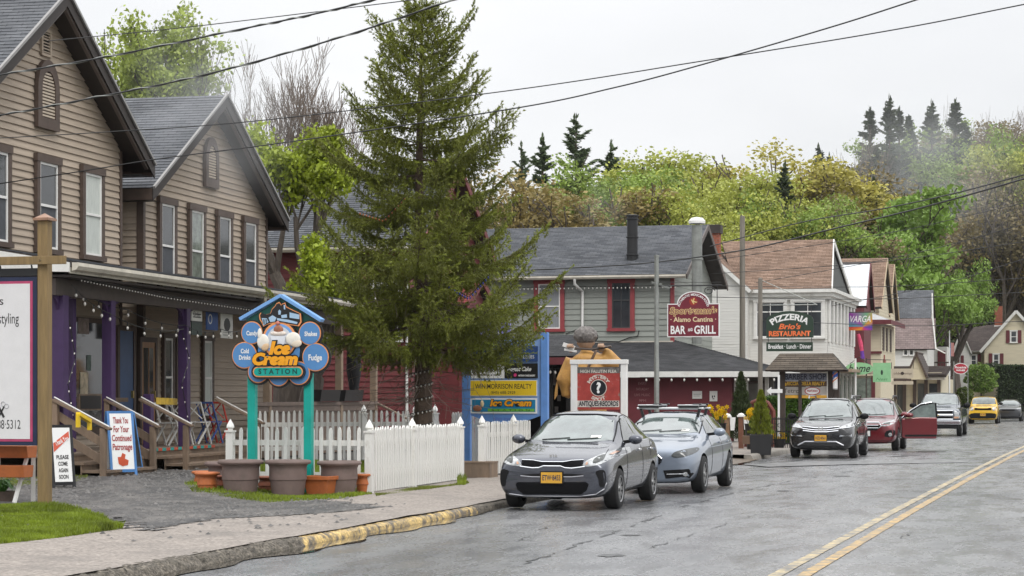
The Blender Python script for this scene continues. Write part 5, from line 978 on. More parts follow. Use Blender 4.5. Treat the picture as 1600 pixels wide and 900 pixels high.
# ================= signs =================
def disc(par,name,mat,x,z,r,y0,y1,n=28,sz=1.0): return MB().prism([(x+r*math.cos(6.2832*i/n),z+r*sz*math.sin(6.2832*i/n)) for i in range(n)],y0,y1).build(name,mat,par)
def pan(par,name,mat,x0,x1,z0,z1,y0,y1,bevel=0): return bx(name,mat,par,min(x0,x1),max(x0,x1),y0,y1,min(z0,z1),max(z0,z1),bevel=bevel)
def script(par,body,x,y,z,size,width,fill,outl,bold=.012,shear=.2,ob=.022,lay=.006):
    text('lettering_outline',body,par,outl,x,y,z,size,width*1.03,bold=ob,shear=shear); return text('lettering',body,par,fill,x,y-lay,z,size,width,bold=bold,shear=shear)
M_teal=PM('teal_paint',(.0,.33,.27),.45,.08,3,dirt=(.0,.25,.2),dscale=2); M_dteal=PM('dark_teal_paint',(.0,.075,.06),.5,.1); M_ltblue=PM('light_blue_paint',(.17,.36,.68),.45,.1,3); M_sky=PM('sign_blue_paint',(.085,.24,.50),.45,.08,3)
M_oran=PM('sign_orange',(.80,.31,.11),.5,.05); M_yor=PM('lettering_orange',(.85,.36,.01),.45,.06); M_wht=PM('sign_white',(.8,.8,.78),.5,.04); M_choc=PM('chocolate',(.33,.13,.07),.4,.2,20)
M_gold=PM('sign_gold',(.70,.52,.22),.45,.08); M_tblue=PM('train_light_blue',(.36,.52,.68),.45,.08)
I_=Fr(437,34.8,perp=1760); ic=I_.root('ice_cream_sign','tall teal post sign shaped like a cloud reading Ice Cream Station','sign')
q=lambda px,py:I_.h(px,py); sc=34.8/F
for px in (391,479): x=I_.x(px); bx('sign_post',M_teal,ic,x-.065,x+.065,.03,.16,.1,q(0,505)[1],bevel=.01)
ax_,az=q(440,462); lx,lz=q(376,499); rx,rz_=q(503,501)
MB().prism([(lx+.1,lz),(ax_,az-.04),(rx-.1,rz_),(rx-.1,rz_-.3),(lx+.1,lz-.3)],.0,.03).build('gable_panel',M_dteal,ic)
for a,b_ in (((lx,lz),(ax_,az)),((ax_,az),(rx,rz_))): MB().bar((a[0],.02,a[1]),(b_[0],.02,b_[1]),.16,.055).build('sign_roof',M_ltblue,ic,.006)
C_l=[(394.5,520,17.5),(485,521,18),(383,555,20.5),(494,558,21.5),(404.5,581,17),(436.5,586,17),(468,583,18),(437,545,38),(437,530,29)]
for px,py,r in C_l: x,z=q(px,py); disc(ic,'cloud_backing',M_black,x+.01,z-.008,(r+3.2)*sc,-.02,-.004-rng.random()*.002)
for px,py,r in C_l[:7]:
    x,z=q(px,py); disc(ic,'cloud_rim',M_oran,x,z,(r+.5)*sc,-.029-rng.random()*.002,-.0215); disc(ic,'cloud_lobe',M_sky,x,z,(r-1)*sc,-.036-rng.random()*.003,-.0322)
x,z=q(437,548); disc(ic,'cloud_centre',M_sky,x,z,.36,-.0345,-.0315)
x,z=q(438,531); disc(ic,'halo_rim',M_black,x,z,.31,-.0405,-.0395); disc(ic,'halo_rim',M_oran,x,z,.29,-.043,-.041); disc(ic,'halo',M_ltblue,x,z,.255,-.0455,-.0435); disc(ic,'halo_inner',PM('pale_halo',(.6,.62,.66),.5),x,z,.21,-.048,-.046)
# locomotive
def shp(pts,mat,y0,y1,name='locomotive'): return MB().prism([q(360+a/5.624,450+b/5.624) for a,b in pts],y0,y1).build(name,mat,ic)
loco=[(262,240),(275,218),(320,235),(360,225),(375,185),(400,160),(415,135),(440,125),(455,150),(465,140),(490,130),(500,165),(560,195),(625,225),(632,300),(610,335),(540,325),(480,310),(420,300),(340,318),(300,338),(282,300),(268,280)]
cx_=sum(p[0] for p in loco)/len(loco); cy_=sum(p[1] for p in loco)/len(loco)
shp([(cx_+(a-cx_)*1.05,cy_+(b2-cy_)*1.07) for a,b2 in loco],M_black,-.04,-.0015,'locomotive_outline'); shp([(cx_+(a-cx_)*1.01,cy_+(b2-cy_)*1.02) for a,b2 in loco],M_oran,-.043,-.0405,'locomotive_rim'); shp([(cx_+(a-cx_)*.95,cy_+(b2-cy_)*.93) for a,b2 in loco],M_black,-.046,-.0435)
for pl in ([(285,265),(330,268),(345,300),(300,330)],[(345,262),(380,240),(415,262),(400,295),(360,300)],[(430,205),(440,190),(455,205),(450,235),(432,235)],[(455,240),(505,232),(508,262),(460,265)],[(530,215),(615,235),(615,275),(530,262)],[(420,265),(520,280),(600,300),(595,318),(500,300),(420,285)],[(478,150),(490,150),(492,190),(480,188)]): shp(pl,M_tblue,-.049,-.0465,'locomotive_detail')
for a in (298,312,326): shp([(a,275),(a+7,275),(a+2,318),(a-4,320)],M_black,-.051,-.0495,'cowcatcher_bar')
# sundae and cones
def lump(px,py,rx_,rz2,mat,name,ry=.022,y=-.055): x,z=q(px,py); return MB().ell((x,y,z),(rx_*sc,ry,rz2*sc),16,10).build(name,mat,ic)
M_ice=PM('ice_cream_white',(.8,.76,.68),.5,.1,8)
lump(413,534,10,12,M_ice,'soft_swirl'); lump(408,522,4,9,M_ice,'soft_swirl_tip'); lump(416,541,7,8,PM('cone_biscuit',(.72,.5,.3),.6,.15,12),'cone'); lump(460,530,12.5,11,M_ice,'scoop'); lump(464,536,10,7,PM('scoop_cream',(.78,.68,.55),.5,.1),'scoop_shadow_side')
x,z=q(437,535); MB().prism([(x-.13,z+.1),(x+.13,z+.1),(x+.08,z-.12),(x-.08,z-.12)],-.07,-.05).build('sundae_glass',PM('glass_white',(.72,.74,.78),.3,.1),ic)
lump(437,521,13.5,4,PM('whipped_cream',(.75,.66,.58),.6,.25,30),'whipped_cream'); lump(437,515,8,7,M_choc,'brownie'); lump(436,505,3.4,3.2,PM('cherry',(.6,.2,.15),.3),'cherry')
script(ic,'Ice',*( (q(441,545)[0],-.112,q(441,545)[1]) ),.27,.37,M_yor,M_black,.016,.25,.036); script(ic,'Cream',q(434,562)[0],-.112,q(434,562)[1],.25,.78,M_yor,M_black,.016,.2,.036)
xa,z1=q(399,573); xb,z0=q(477,589)
def pill(x0,x1,z0,z1,y0,y1,mat,name):
    r=(z1-z0)/2; zc=(z0+z1)/2; return MB().prism([(x1-r+r*math.cos(a),zc+r*math.sin(a)) for a in ar(-1.571,1.571,9)]+[(x0+r-r*math.cos(a),zc-r*math.sin(a)) for a in ar(-1.571,1.571,9)],y0,y1).build(name,mat,ic)
pill(xa-.03,xb+.03,z0-.03,z1+.03,-.1,-.05,M_black,'plaque_outline'); pill(xa,xb,z0,z1,-.104,-.1005,M_oran,'plaque_rim'); pill(xa+.018,xb-.018,z0+.018,z1-.018,-.108,-.1045,M_teal,'plaque'); text('lettering','STATION',ic,PM('dark_green_ink',(.0,.06,.05),.5),(xa+xb)/2,-.1095,(z0+z1)/2,.11,.66,bold=.004,space=1.6)
for t_,px,py,w_,s_ in (('Candy',395,521,.19,.1),('Shakes',487,522,.215,.1),('Cold',384,549,.14,.1),('Drinks',384,559,.2,.1),('Fudge',494,559,.23,.13)): x,z=q(px,py); text('lettering',t_,ic,M_wht,x,-.0405,z,s_,w_,bold=.003)
# ---- blue directory sign ----
V_=Fr(788,47,perp=1720); vd=V_.root('directory_sign','blue directory board with yellow realty panel and ice cream panel','sign'); q2=V_.h; M_dirb=PM('directory_blue',(.12,.27,.62),.5,.12,3,dirt=(.16,.3,.6),dscale=2)
for a,b_ in ((722,735),(845,856)): pan(vd,'sign_post',M_dirb,V_.x(a),V_.x(b_),.1,q2(0,520)[1],-.02,.12,.01)
pan(vd,'back_panel',PM('directory_back',(.22,.36,.66),.55,.1),V_.x(735),V_.x(845),q2(0,648)[1],q2(0,530)[1],.03,.06)
z=q2(0,648)[1]; MB().prism([(V_.x(736),z),(V_.x(844),z)]+[(V_.x(844-108*t),z-.18*math.sin(math.pi*t)-.02) for t in ar(0,1,10)],.02,.06).build('bottom_board',M_dirb,vd); text('lettering','village green',vd,PM('violet_ink',(.12,.15,.5),.5),V_.x(785),.019,z-.09,.1,.42,shear=.2)
def vp(name,mat,a,b_,c,d,y=.0): return pan(vd,name,mat,V_.x(a),V_.x(b_),q2(0,c)[1],q2(0,d)[1],y,.03)
vp('panel',PM('navy_panel',(.02,.06,.2),.5),737,840,565,541); text('lettering','GALLERIES',vd,M_wht,V_.x(820),-.002,q2(0,558)[1],.1,.42)
vp('panel',M_wht,736,788,591,568); vp('panel',M_black,788.5,840,591,568); text('lettering','Embellished',vd,M_ink,V_.x(762),-.002,q2(0,577)[1],.15,.62,shear=.4,bold=.004); text('lettering','VINTAGE & HOME',vd,M_ink,V_.x(765),-.002,q2(0,586)[1],.05,.46,bold=.002)
text('lettering','August Cake',vd,M_wht,V_.x(811),-.002,q2(0,577)[1],.13,.55,shear=.4,bold=.003); text('lettering','ARTISAN CAKE BAKERY',vd,M_wht,V_.x(823),-.002,q2(0,587)[1],.05,.38,bold=.002); disc(vd,'pink_mark',PM('pink_ink',(.6,.05,.18),.5),V_.x(805),q2(0,586)[1],.04,-.004,-.001,6)
vp('panel_border',M_wht,734,839,619,594,.004); vp('panel',PM('realty_yellow',(.80,.55,.02),.5,.05),735,838,618,595); text('lettering','WIN MORRISON REALTY',vd,M_ink,V_.x(786.5),-.002,q2(0,604)[1],.15,1.27,bold=.001); text('lettering','(845) 688-2929',vd,M_ink,V_.x(786),-.002,q2(0,613.5)[1],.085,.55)
vp('panel_border',M_wht,735,839,646,622,.004); vp('panel',PM('panel_sky',(.01,.2,.38),.5,.1),737.5,836.5,643.5,624.5); script(vd,'Ice Cream',V_.x(798),-.003,q2(0,630)[1],.19,.93,M_yor,M_black,.01,.2,.02,.003); pan(vd,'green_strip',PM('strip_green',(.13,.4,.05),.5),V_.x(762),V_.x(835),q2(0,643)[1],q2(0,638.5)[1],-.003,.0); text('lettering','STATION',vd,M_ink,V_.x(798),-.0045,q2(0,641)[1],.05,.85,space=1.8)
x,z=q2(746,638); MB().ell((x,-.01,z),(.1,.02,.07),12,8).build('cartoon_sundae',M_choc,vd); MB().ell((x+.11,-.012,z+.1),(.04,.02,.075),12,8).build('cartoon_cone',PM('cone_cream',(.75,.58,.35),.5),vd)
x,z=q2(769,512); disc(vd,'crest',PM('violet_panel',(.25,.24,.55),.5,.3,9),x,z,.42,.0,.04,24,.8); text('lettering','70',vd,M_wht,x+.05,-.002,z-.05,.28,.3)
# ---- mystery spot sign ----
Y_=Fr(936,50,perp=1720); ms=Y_.root('mystery_sign','weathered red question mark sign in a white timber frame above the grey car','sign'); q3=Y_.h
for a,b_ in ((892.5,902.5),(970.5,980)): pan(ms,'frame_post',M_vinyl,Y_.x(a),Y_.x(b_),.1,q3(0,564)[1],-.06,.08,.008)
pan(ms,'frame_top',M_vinyl,Y_.x(891.5),Y_.x(981),q3(0,569)[1],q3(0,562)[1],-.08,.1,.008)
M_msr=PM('flaking_red_paint',(.36,.045,.035),.7,.25,5,.3,30,dirt=(.25,.2,.17),dscale=5,dlo=.56,dhi=.68)
pan(ms,'board',M_msr,Y_.x(902.5),Y_.x(968.5),q3(0,640)[1],q3(0,578)[1],-.02,.03); pan(ms,'grey_header',PM('weathered_grey',(.14,.13,.12),.8,.5,9),Y_.x(902.5),Y_.x(968.5),q3(0,583)[1],q3(0,573.5)[1],-.024,.028)
pan(ms,'white_strip',PM('worn_white_strip',(.55,.52,.48),.7,.3,12,dirt=(.12,.1,.1),dscale=8),Y_.x(902),Y_.x(968),q3(0,636)[1],q3(0,626)[1],-.024,-.0201)
x,z=q3(935.5,606); M_wsp=PM('worn_white_lettering',(.6,.55,.48),.7,.25,14); disc(ms,'ring',M_wsp,x,z,.195,-.0215,-.0201); disc(ms,'black_disc',M_black,x,z,.178,-.024,-.022); text('lettering','?',ms,M_wht,x,-.0255,z-.01,.33,bold=.014)
text('lettering','MYSTERY',ms,M_wsp,x,-.0215,z+.26,.105,.58,bold=.005,arc=.26); text('lettering','SPOT',ms,M_wsp,x,-.0215,z-.265,.1,.34,bold=.005,arc=-.265); text('lettering','ANTIQUES·RECORDS',ms,M_ink,x,-.0255,q3(0,631)[1],.15,.93,bold=.006); text('lettering','HIGH FALUTIN FLEA',ms,M_wsp,x,-.0255,q3(0,580.5)[1],.1,.85,bold=.002)
# ---- hanging bar sign on its steel pole ----
def arch_board(par,x0,x1,z0,z1,r,zt,y0,y1,mat,name,g=0):
    xc=(x0+x1)/2; x0-=g;x1+=g;z0-=g;z1+=g;r+=g; hz=zt+g-z1; n=14
    return MB().prism([(x0,z0),(x1,z0),(x1,z1),(xc+r,z1)]+[(xc+r*math.cos(math.pi*i/n),z1+hz*math.sin(math.pi*i/n)) for i in range(1,n)]+[(xc-r,z1),(x0,z1)],y0,y1).build(name,mat,par)
T_=Fr(1026,52,perp=1720); sp=T_.root('steel_pole','bare grey steel pole carrying the maroon bar sign','pole'); zt=T_.h(0,402)[1]
MB().lathe([(.065,.1),(.06,2.6),(.055,2.62),(.055,zt),(.062,zt),(.062,zt+.05),(0,zt+.06)],14).build('shaft',M_galv,sp); za=T_.h(0,447)[1]; MB().tube([(0,0,za),(T_.x(1128),0,za)],.018,6).build('sign_arm',M_black,sp); MB().tube([(0,0,za+.09),(T_.x(1126),0,za+.07)],.006,4).build('guy_wire',M_wire,sp)
MB().tube([(T_.x(1108)+.14*math.cos(a)*(1-a/14),0,za-.13+.1*math.sin(a)*(1-a/14)) for a in ar(0,9,30)],.012,5).build('scroll_iron',M_black,sp)
for a,b_,c in ((1018,441,.25),(1034,447,.2)): MB().bar((T_.x(a),0,T_.h(0,b_)[1]),(T_.x(a)+c,0,T_.h(0,b_)[1]-.05),.03,.05).build('clamp',M_galv,sp)
bs=T_.root('bar_sign','maroon arched bar and grill sign hanging from the steel pole','sign'); q4=T_.h; x0,x1=T_.x(1043),T_.x(1124.5); zb,zm_,zp=q4(0,527)[1],q4(0,475)[1],q4(0,456)[1]
M_mar=PM('sign_maroon',(.16,.015,.03),.45,.12,3,dirt=(.2,.03,.04),dscale=3); arch_board(bs,x0,x1,zb,zm_,.39,zp,-.03,.03,M_wht,'border'); arch_board(bs,x0,x1,zb,zm_,.39,zp,-.034,.034,M_mar,'board',-.022)
for x in (x0+.06,x1-.06): MB().tube([(x,0,za),(x,0,zm_-.02)],.01,5).build('hanger',M_black,bs)
xc=(x0+x1)/2; text('lettering','AUTHENTIC MEXICAN FOOD',bs,M_wht,xc,-.036,zp-.08,.075,.98,bold=.002,arc=.36); disc(bs,'emblem',PM('emblem_red',(.3,.03,.02),.5),xc,zp-.24,.1,-.036,-.0345,10); text('lettering','K',bs,M_gold,xc+.02,-.038,zp-.24,.16,bold=.006,rot=.5)
script(bs,"Sportsman's",xc,-.036,q4(0,486.5)[1],.22,1.12,PM('dull_maroon_fill',(.25,.1,.08),.5),M_gold,.002,.15,.014,.003); text('lettering','· Alamo Cantina ·',bs,PM('pale_gold',(.75,.62,.38),.5),xc,-.036,q4(0,500)[1],.16,1.1,bold=.003)
text('lettering','BAR',bs,M_wht,T_.x(1060),-.036,q4(0,516.5)[1],.27,.36,bold=.007); text('lettering','AND',bs,M_wht,T_.x(1079),-.036,q4(0,516)[1],.1,.12,bold=.003,rot=.15); text('lettering','GRILL',bs,M_wht,T_.x(1102),-.036,q4(0,516.5)[1],.27,.52,bold=.007)
# ---- pizzeria sign on wooden pole ----
def wpole(fr,label,px,ytop,r,y=0,cross=None,z0=.05):
    x=fr.x(px,y); z=fr.h(px,ytop,y)[1]; o=fr.root('utility_pole',label,'pole'); MB().lathe([(r*1.25,z0),(r*1.1,z*.5),(r,z),(0,z+.03)],12,(x,y,0)).build('shaft',PM('old_pole_wood',(.2,.18,.15),.8,.3,6,.5,40,stretch=(3,3,.2)),o); return o
O_=Fr(1188,71,perp=1720); wp1=wpole(O_,'short wooden pole holding the dark green pizzeria sign',1188,435,.07); za=O_.h(0,477)[1]; MB().tube([(0,0,za),(O_.x(1277),0,za)],.02,6).build('sign_arm',M_galv,wp1); MB().tube([(0,0,O_.h(0,437)[1]),(O_.x(1277),0,za)],.012,5).build('stay',M_galv,wp1)
ps=O_.root('pizzeria_sign','dark green arched pizzeria sign with orange lettering','sign'); q5=O_.h; x0,x1=O_.x(1197.5),O_.x(1271); zb,zm_,zp=q5(0,528)[1],q5(0,500)[1],q5(0,486.5)[1]; M_dgr=PM('sign_dark_green',(.022,.045,.028),.45,.15)
n=16; xc=(x0+x1)/2; hw=(x1-x0)/2; MB().prism([(x0,zb),(x1,zb),(x1,zm_)]+[(xc+hw*math.cos(math.pi*i/n)*(1-.25*math.sin(math.pi*i/n)),zm_+(zp-zm_)*math.sin(math.pi*i/n)**.7) for i in range(1,n)]+[(x0,zm_)],-.03,.03).build('board',M_dgr,ps); M_os=PM('sign_red_orange',(.8,.17,.05),.45,.05)
text('lettering','PIZZERIA',ps,M_wht,xc,-.033,q5(0,496)[1],.27,1.3,bold=.01,arc=1.1); text('lettering',"Brio's",ps,M_os,xc,-.033,q5(0,511)[1],.24,.72,bold=.008,shear=.25); text('lettering','RESTAURANT',ps,M_os,xc,-.033,q5(0,522)[1],.22,1.36,bold=.01)
bx('lower_board',M_dgr,ps,x0+.0,x1-.02,-.025,.025,q5(0,549)[1],q5(0,535)[1]); text('lettering','Breakfast · Lunch · Dinner',ps,M_wht,xc,-.028,q5(0,542)[1],.2,1.4,bold=.004)
for x in (x0+.06,x1-.06): MB().tube([(x,0,za),(x,0,q5(0,535)[1])],.01,5).build('hanger',M_black,ps)
U2=Fr(1160,84,perp=1720); wpole(U2,'tall weathered utility pole left of the pizzeria sign',1160,338,.1); U3=Fr(1336.5,92,perp=1720)
pw=U3.root('flag_bracket_pole','slim white pole beside the green home sign','pole'); MB().lathe([(.05,.1),(.045,U3.h(0,560)[1])],10).build('shaft',M_vinyl,pw)
# ---- barber shop board with shingled hood ----
N_=Fr(1260,69,perp=1720); bh=N_.root('barber_sign','wooden barber shop directory under a mossy shingled hood','sign'); q6=N_.h
M_dkw=PM('dark_stained_wood',(.05,.036,.028),.6,.25,5)
for px in (1222,1298,1307): x=N_.x(px); bx('hood_post',M_dkw,bh,x-.09,x+.09,.0,.18,.1,q6(0,577)[1],bevel=.01)
xl,xr=N_.x(1199),N_.x(1322); xt0,xt1=N_.x(1218),N_.x(1301); zb,zt=q6(0,578,-.5)[1],q6(0,552,.1)[1]; M_moss2=shingle('mossy_wood_shingles',(.075,.06,.045),(.13,.105,.08))
for sg in (-1,1): roof(bh,(xl,.1+sg*.6,zb),(xr,.1+sg*.6,zb),(xt1,.1,zt),(xt0,.1,zt),M_moss2,M_dkw,th=.06,step=.11)
for xx,xt in ((xl,xt0),(xr,xt1)): MB().add([(xx,-.5,zb),(xx,.7,zb),(xt,.1,zt)],[(0,1,2)]).build('hood_end',M_moss2,bh)
def bp(name,mat,a,b_,c,d): return pan(bh,name,mat,N_.x(a),N_.x(b_),q6(0,d)[1],q6(0,c)[1],.05,.08)
bp('panel',PM('slate_panel',(.2,.22,.27),.5,.1),1225,1291.5,583,595); text('lettering','BARBER SHOP',bh,PM('navy_ink',(.03,.035,.06),.5),N_.x(1258),.048,q6(0,589)[1],.26,1.3,bold=.006)
bp('panel',PM('brown_panel',(.11,.055,.02),.5,.2),1223,1291.5,595.5,604); text('lettering','RICCIARDELLA REALTY',bh,PM('yellow_ink',(.7,.42,.03),.5),N_.x(1259),.048,q6(0,599.5)[1],.15,1.2,bold=.004); disc(bh,'yellow_mark',MATS['yellow_ink'],N_.x(1226),q6(0,600.5)[1],.06,.045,.049,10)
bp('panel',PM('pale_panel',(.42,.39,.35),.6,.15),1223,1291.5,604.5,617); text('lettering','Tetro',bh,M_dkw,N_.x(1236),.048,q6(0,611)[1],.2,.5); disc(bh,'red_oval',PM('oval_red',(.4,.03,.04),.5),N_.x(1269),q6(0,611)[1],.25,.046,.049,24,.5); disc(bh,'white_oval',M_wht,N_.x(1269),q6(0,611)[1],.215,.042,.045,24,.48); text('lettering','PANTANO',bh,MATS['oval_red'],N_.x(1269),.041,q6(0,611)[1],.09,.34,bold=.004)
bp('panel',PM('orange_panel',(.72,.38,.04),.5,.2),1223,1291.5,617.5,622)
x=N_.x(1250); bx('mullion_post',M_dkw,bh,x-.05,x+.05,-.02,.045,.1,q6(0,594)[1])
bpole=N_.root('barber_pole','striped barber pole with blue top beside the shingled hood','barber pole'); x=N_.x(1305,-.2); M_bw=PM('pole_white',(.75,.74,.72),.3)
for i,(za_,zb_,mt) in enumerate(((580,583,M_galv),(583,589,PM('pole_blue',(.03,.12,.5),.35)),(589,607,M_bw),(607,609,M_galv))): MB().lathe([(.075,q6(0,zb_,-.2)[1]),(.075,q6(0,za_,-.2)[1])],14,(x,-.2,0)).build('section',mt,bpole)
for i in range(4):
    z=q6(0,606-i*4.6,-.2)[1]; MB().tube([(x+.077*math.cos(a),-.2+.077*math.sin(a),z+.17*a/3.14) for a in ar(3.14,6.28,8)],.016,4).build('stripe',(PM('stripe_orange',(.7,.2,.05),.4),MATS['pole_blue'])[i%2],bpole)
# ---- home signs ----
X_=Fr(1342,93,perp=1720); M_mint=PM('mint_green',(.26,.52,.27),.5,.08)
hs=X_.root('home_sign','oval mint green sign with handwritten home lettering','sign'); x,z=X_.h(1342.5,576); disc(hs,'oval_board',M_mint,x,z,.6,-.03,.03,28,.44); text('lettering','home',hs,M_ink,x,-.033,z,.45,.95,bold=.006,shear=.4); MB().tube([(x-.4,0,z+.2),(x,0,z+.5),(x+.4,0,z+.2)],.015,5).build('hanger',M_black,hs)
h2=X_.root('square_mint_sign','square mint green sign with small pineapple emblem','sign'); x0,z1=X_.h(1364,567); x1,z0=X_.h(1392,597); bx('board',M_mint,h2,x0,x1,-.02,.02,z0,z1); xm=(x0+x1)/2; MB().ell((xm,-.02,(z0+z1)/2),(.05,.02,.11),8,6).build('emblem',M_dgr,h2); text('lettering','Nest',h2,PM('mint_ink',(.08,.25,.1),.5),xm,-.023,z0+.12,.16,.5,shear=.3); MB().tube([(x0-.3,0,z1+.15),(x1,0,z1+.12)],.015,5).build('hanger_arm',M_black,h2); MB().tube([(x0-.28,0,.1),(x0-.28,0,z1+.2)],.03,6).build('post',M_dkw,h2)
fl=Fr(1344,97,perp=1720); vf=fl.root('rainbow_flag','square rainbow gallery flag with white scrawled letters','flag'); x0,z1=fl.h(1326,489); x1,z0=fl.h(1363,516)
def rainbow():
    m=bpy.data.materials.new('rainbow_cloth'); m.use_nodes=True; t_=m.node_tree; b_=t_.nodes['Principled BSDF']; tcn=t_.nodes.new('ShaderNodeTexCoord'); gr=t_.nodes.new('ShaderNodeTexGradient'); gr.gradient_type='RADIAL'; mpn=t_.nodes.new('ShaderNodeMapping'); mpn.inputs['Location'].default_value=(-.62,-.2,0); t_.links.new(tcn.outputs['Generated'],mpn.inputs[0]); sw=t_.nodes.new('ShaderNodeSeparateXYZ'); cb=t_.nodes.new('ShaderNodeCombineXYZ'); t_.links.new(mpn.outputs[0],sw.inputs[0]); t_.links.new(sw.outputs[0],cb.inputs[0]); t_.links.new(sw.outputs[2],cb.inputs[1]); t_.links.new(cb.outputs[0],gr.inputs[0]); r_=t_.nodes.new('ShaderNodeValToRGB'); e=r_.color_ramp.elements
    mpn.inputs['Location'].default_value=(-.62,0,-.2)
    e[0].position=0; e[0].color=(.6,.03,.03,1); e[1].position=1; e[1].color=(.05,.3,.35,1)
    for p_,c in ((.12,(.7,.3,.02)),(.25,(.6,.05,.1)),(.38,(.35,.04,.3)),(.5,(.08,.06,.35)),(.62,(.7,.3,.03)),(.72,(.15,.35,.2)),(.85,(.3,.05,.35))): k_=e.new(p_); k_.color=(*c,1)
    t_.links.new(gr.outputs[1],r_.inputs[0]); t_.links.new(r_.outputs[0],b_.inputs['Base Color']); b_.inputs['Roughness'].default_value=.8; return m
bx('cloth',rainbow(),vf,x0,x1,-.015,.015,z0,z1); text('lettering','VARGA',vf,M_wht,(x0+x1)/2,-.018,(z0+z1)/2+.1,.4,.9,bold=.006,shear=.3); MB().tube([(x0,.05,z1+.03),(x1+.3,.05,z1+.03)],.02,5).build('flag_rod',M_black,vf)
wsk=fl.root('windsock','pink and violet streamer hanging below the rainbow flag','windsock'); x,z=fl.h(1341,522); MB().tube([(x,0,z),(x+.1,0,z-.4),(x+.16,0,z-.75)],[.07,.1,.08],8).build('tube',PM('windsock_pink',(.6,.06,.14),.7,.3),wsk); MB().tube([(x+.16,0,z-.752),(x+.2,0,z-1.1)],[.08,.09],8).build('tail',PM('windsock_violet',(.12,.03,.3),.7,.3),wsk)
z2=Fr(1410,104,perp=1720); ch_=z2.root('cream_shop_sign','cream hanging shop board over a smaller strip below it','sign'); x0,z1=z2.h(1393,576); x1,z0=z2.h(1427,591); bx('board',PM('cream_board',(.55,.48,.36),.6,.08),ch_,x0,x1,-.02,.02,z0,z1); disc(ch_,'round_mark',M_dkw,(x0+x1)/2,(z0+z1)/2,.08,-.024,-.021,12); text('lettering','olde',ch_,M_trim,x0+.28,-.022,(z0+z1)/2,.16,.35); text('lettering','vantage',ch_,M_trim,x1-.26,-.022,(z0+z1)/2,.16,.38); bx('lower_strip',MATS['cream_board'],ch_,x0,x1,-.02,.02,z0-.3,z0-.14); bx('dark_strip',M_trim,ch_,x0+.1,x1-.1,-.02,.02,z0-.13,z0-.02); MB().tube([(x0,0,z1),(x0,0,z1+.3)],.015,5).build('hanger',M_black,ch_); MB().tube([(x1,0,z1),(x1,0,z1+.3)],.015,5).build('hanger',M_black,ch_)
z3=Fr(1500,146,perp=1720); rs=z3.root('red_oval_sign','small red oval sign with white lettering before the cream house','sign'); x,z=z3.h(1501,576); disc(rs,'border',M_wht,x,z,.5,-.02,.02,20,.75); disc(rs,'board',PM('sign_bright_red',(.4,.02,.04),.5),x,z,.46,-.03,.03,20,.72); text('lettering','Phoenicia',rs,M_wht,x,-.034,z+.08,.2,.75,bold=.006); text('lettering','WINES',rs,M_wht,x,-.034,z-.12,.15,.6,bold=.006); MB().tube([(x-.45,0,.1),(x-.45,0,z+.5)],.04,6).build('post',M_galv,rs); MB().tube([(x+.48,0,.1),(x+.48,0,z+.1)],.03,6).build('post',M_galv,rs)
# ================= left foreground sign on a timber post =================
L_=Fr(70,28.8,perp=1760); lp=L_.root('timber_sign_post','thick treated timber sign post with crossbar and capped top','sign post'); ql=L_.h; zt=ql(0,345)[1]
bx('post',M_wood2,lp,-.072,.072,-.072,.072,.14,zt,bevel=.008); m=MB(); m.box(-.115,.115,-.115,.115,zt,zt+.035); m.add([(-.1,-.1,zt+.035),(.1,-.1,zt+.035),(.1,.1,zt+.035),(-.1,.1,zt+.035),(0,0,zt+.1)],[(0,1,4),(1,2,4),(2,3,4),(3,0,4)]); m.build('post_cap',PM('copper_cap',(.3,.17,.11),.45,.2),lp)
zb,zc=ql(0,414)[1],ql(0,401)[1]; bx('crossbar',M_wood2,lp,-2.0,L_.x(109),-.13,-.087,zb,zc,bevel=.006); m=MB(); m.lathe([(.012,-.14),(.012,-.131)],8,(0,0,(zb+zc)/2),0,'y'); m.build('bolt',M_galv,lp); m=MB(); m.prism([(-.22,.13),(.25,.11),(.28,.19),(-.2,.2)],-.2,.2,axis='y'); m.build('footing_slab',PM('footing_concrete',(.4,.36,.3),.8,.2),lp)
ls=L_.root('salon_sign','white salon board with pink and navy border at the left edge','sign'); xe_=L_.x(60)-.0; z0,z1=ql(0,696)[1],ql(0,432)[1]
M_navy=PM('sign_navy',(.012,.02,.06),.45,.15); M_pink=PM('sign_pink',(.42,.05,.13),.5,.15); M_bwht=PM('board_white',(.7,.69,.69),.5,.04)
bx('border',M_navy,ls,-1.75,xe_,-.04,.04,z0,z1,bevel=.004); bx('pink_line',M_pink,ls,-1.7,L_.x(53.5),-.046,-.0405,ql(0,690)[1],ql(0,439)[1]); bx('face',M_bwht,ls,-1.68,L_.x(49.5),-.05,-.0465,ql(0,686)[1],ql(0,437+6)[1]); bx('metal_band',M_black,ls,-1.75,xe_+.01,-.055,.045,ql(0,431)[1],ql(0,419)[1]+.0)
text('lettering',"’s",ls,M_ink,L_.x(3),-.052,ql(0,470)[1],.16,.1); text('lettering','styling',ls,M_ink,L_.x(16.5),-.052,ql(0,498)[1],.2,.3); text('phone_number','88·5312',ls,M_ink,L_.x(17),-.052,ql(0,664)[1],.17,.34)
m=MB(); x,z=ql(5,645); m.bar((x-.06,-.052,z+.12),(x+.04,-.052,z-.06),.008,.03); m.bar((x-.04,-.052,z-.06),(x+.04,-.052,z+.08),.008,.02); m.build('scissors',M_ink,ls)
for a in (0,1): MB().tube([(x+.03+.05*a+.03*math.cos(t),-.053,z+.12-.03*a+.03*math.sin(t)) for t in ar(0,6.28,14)],.005,4).build('scissor_ring',PM('pale_ink',(.45,.45,.47),.5),ls)
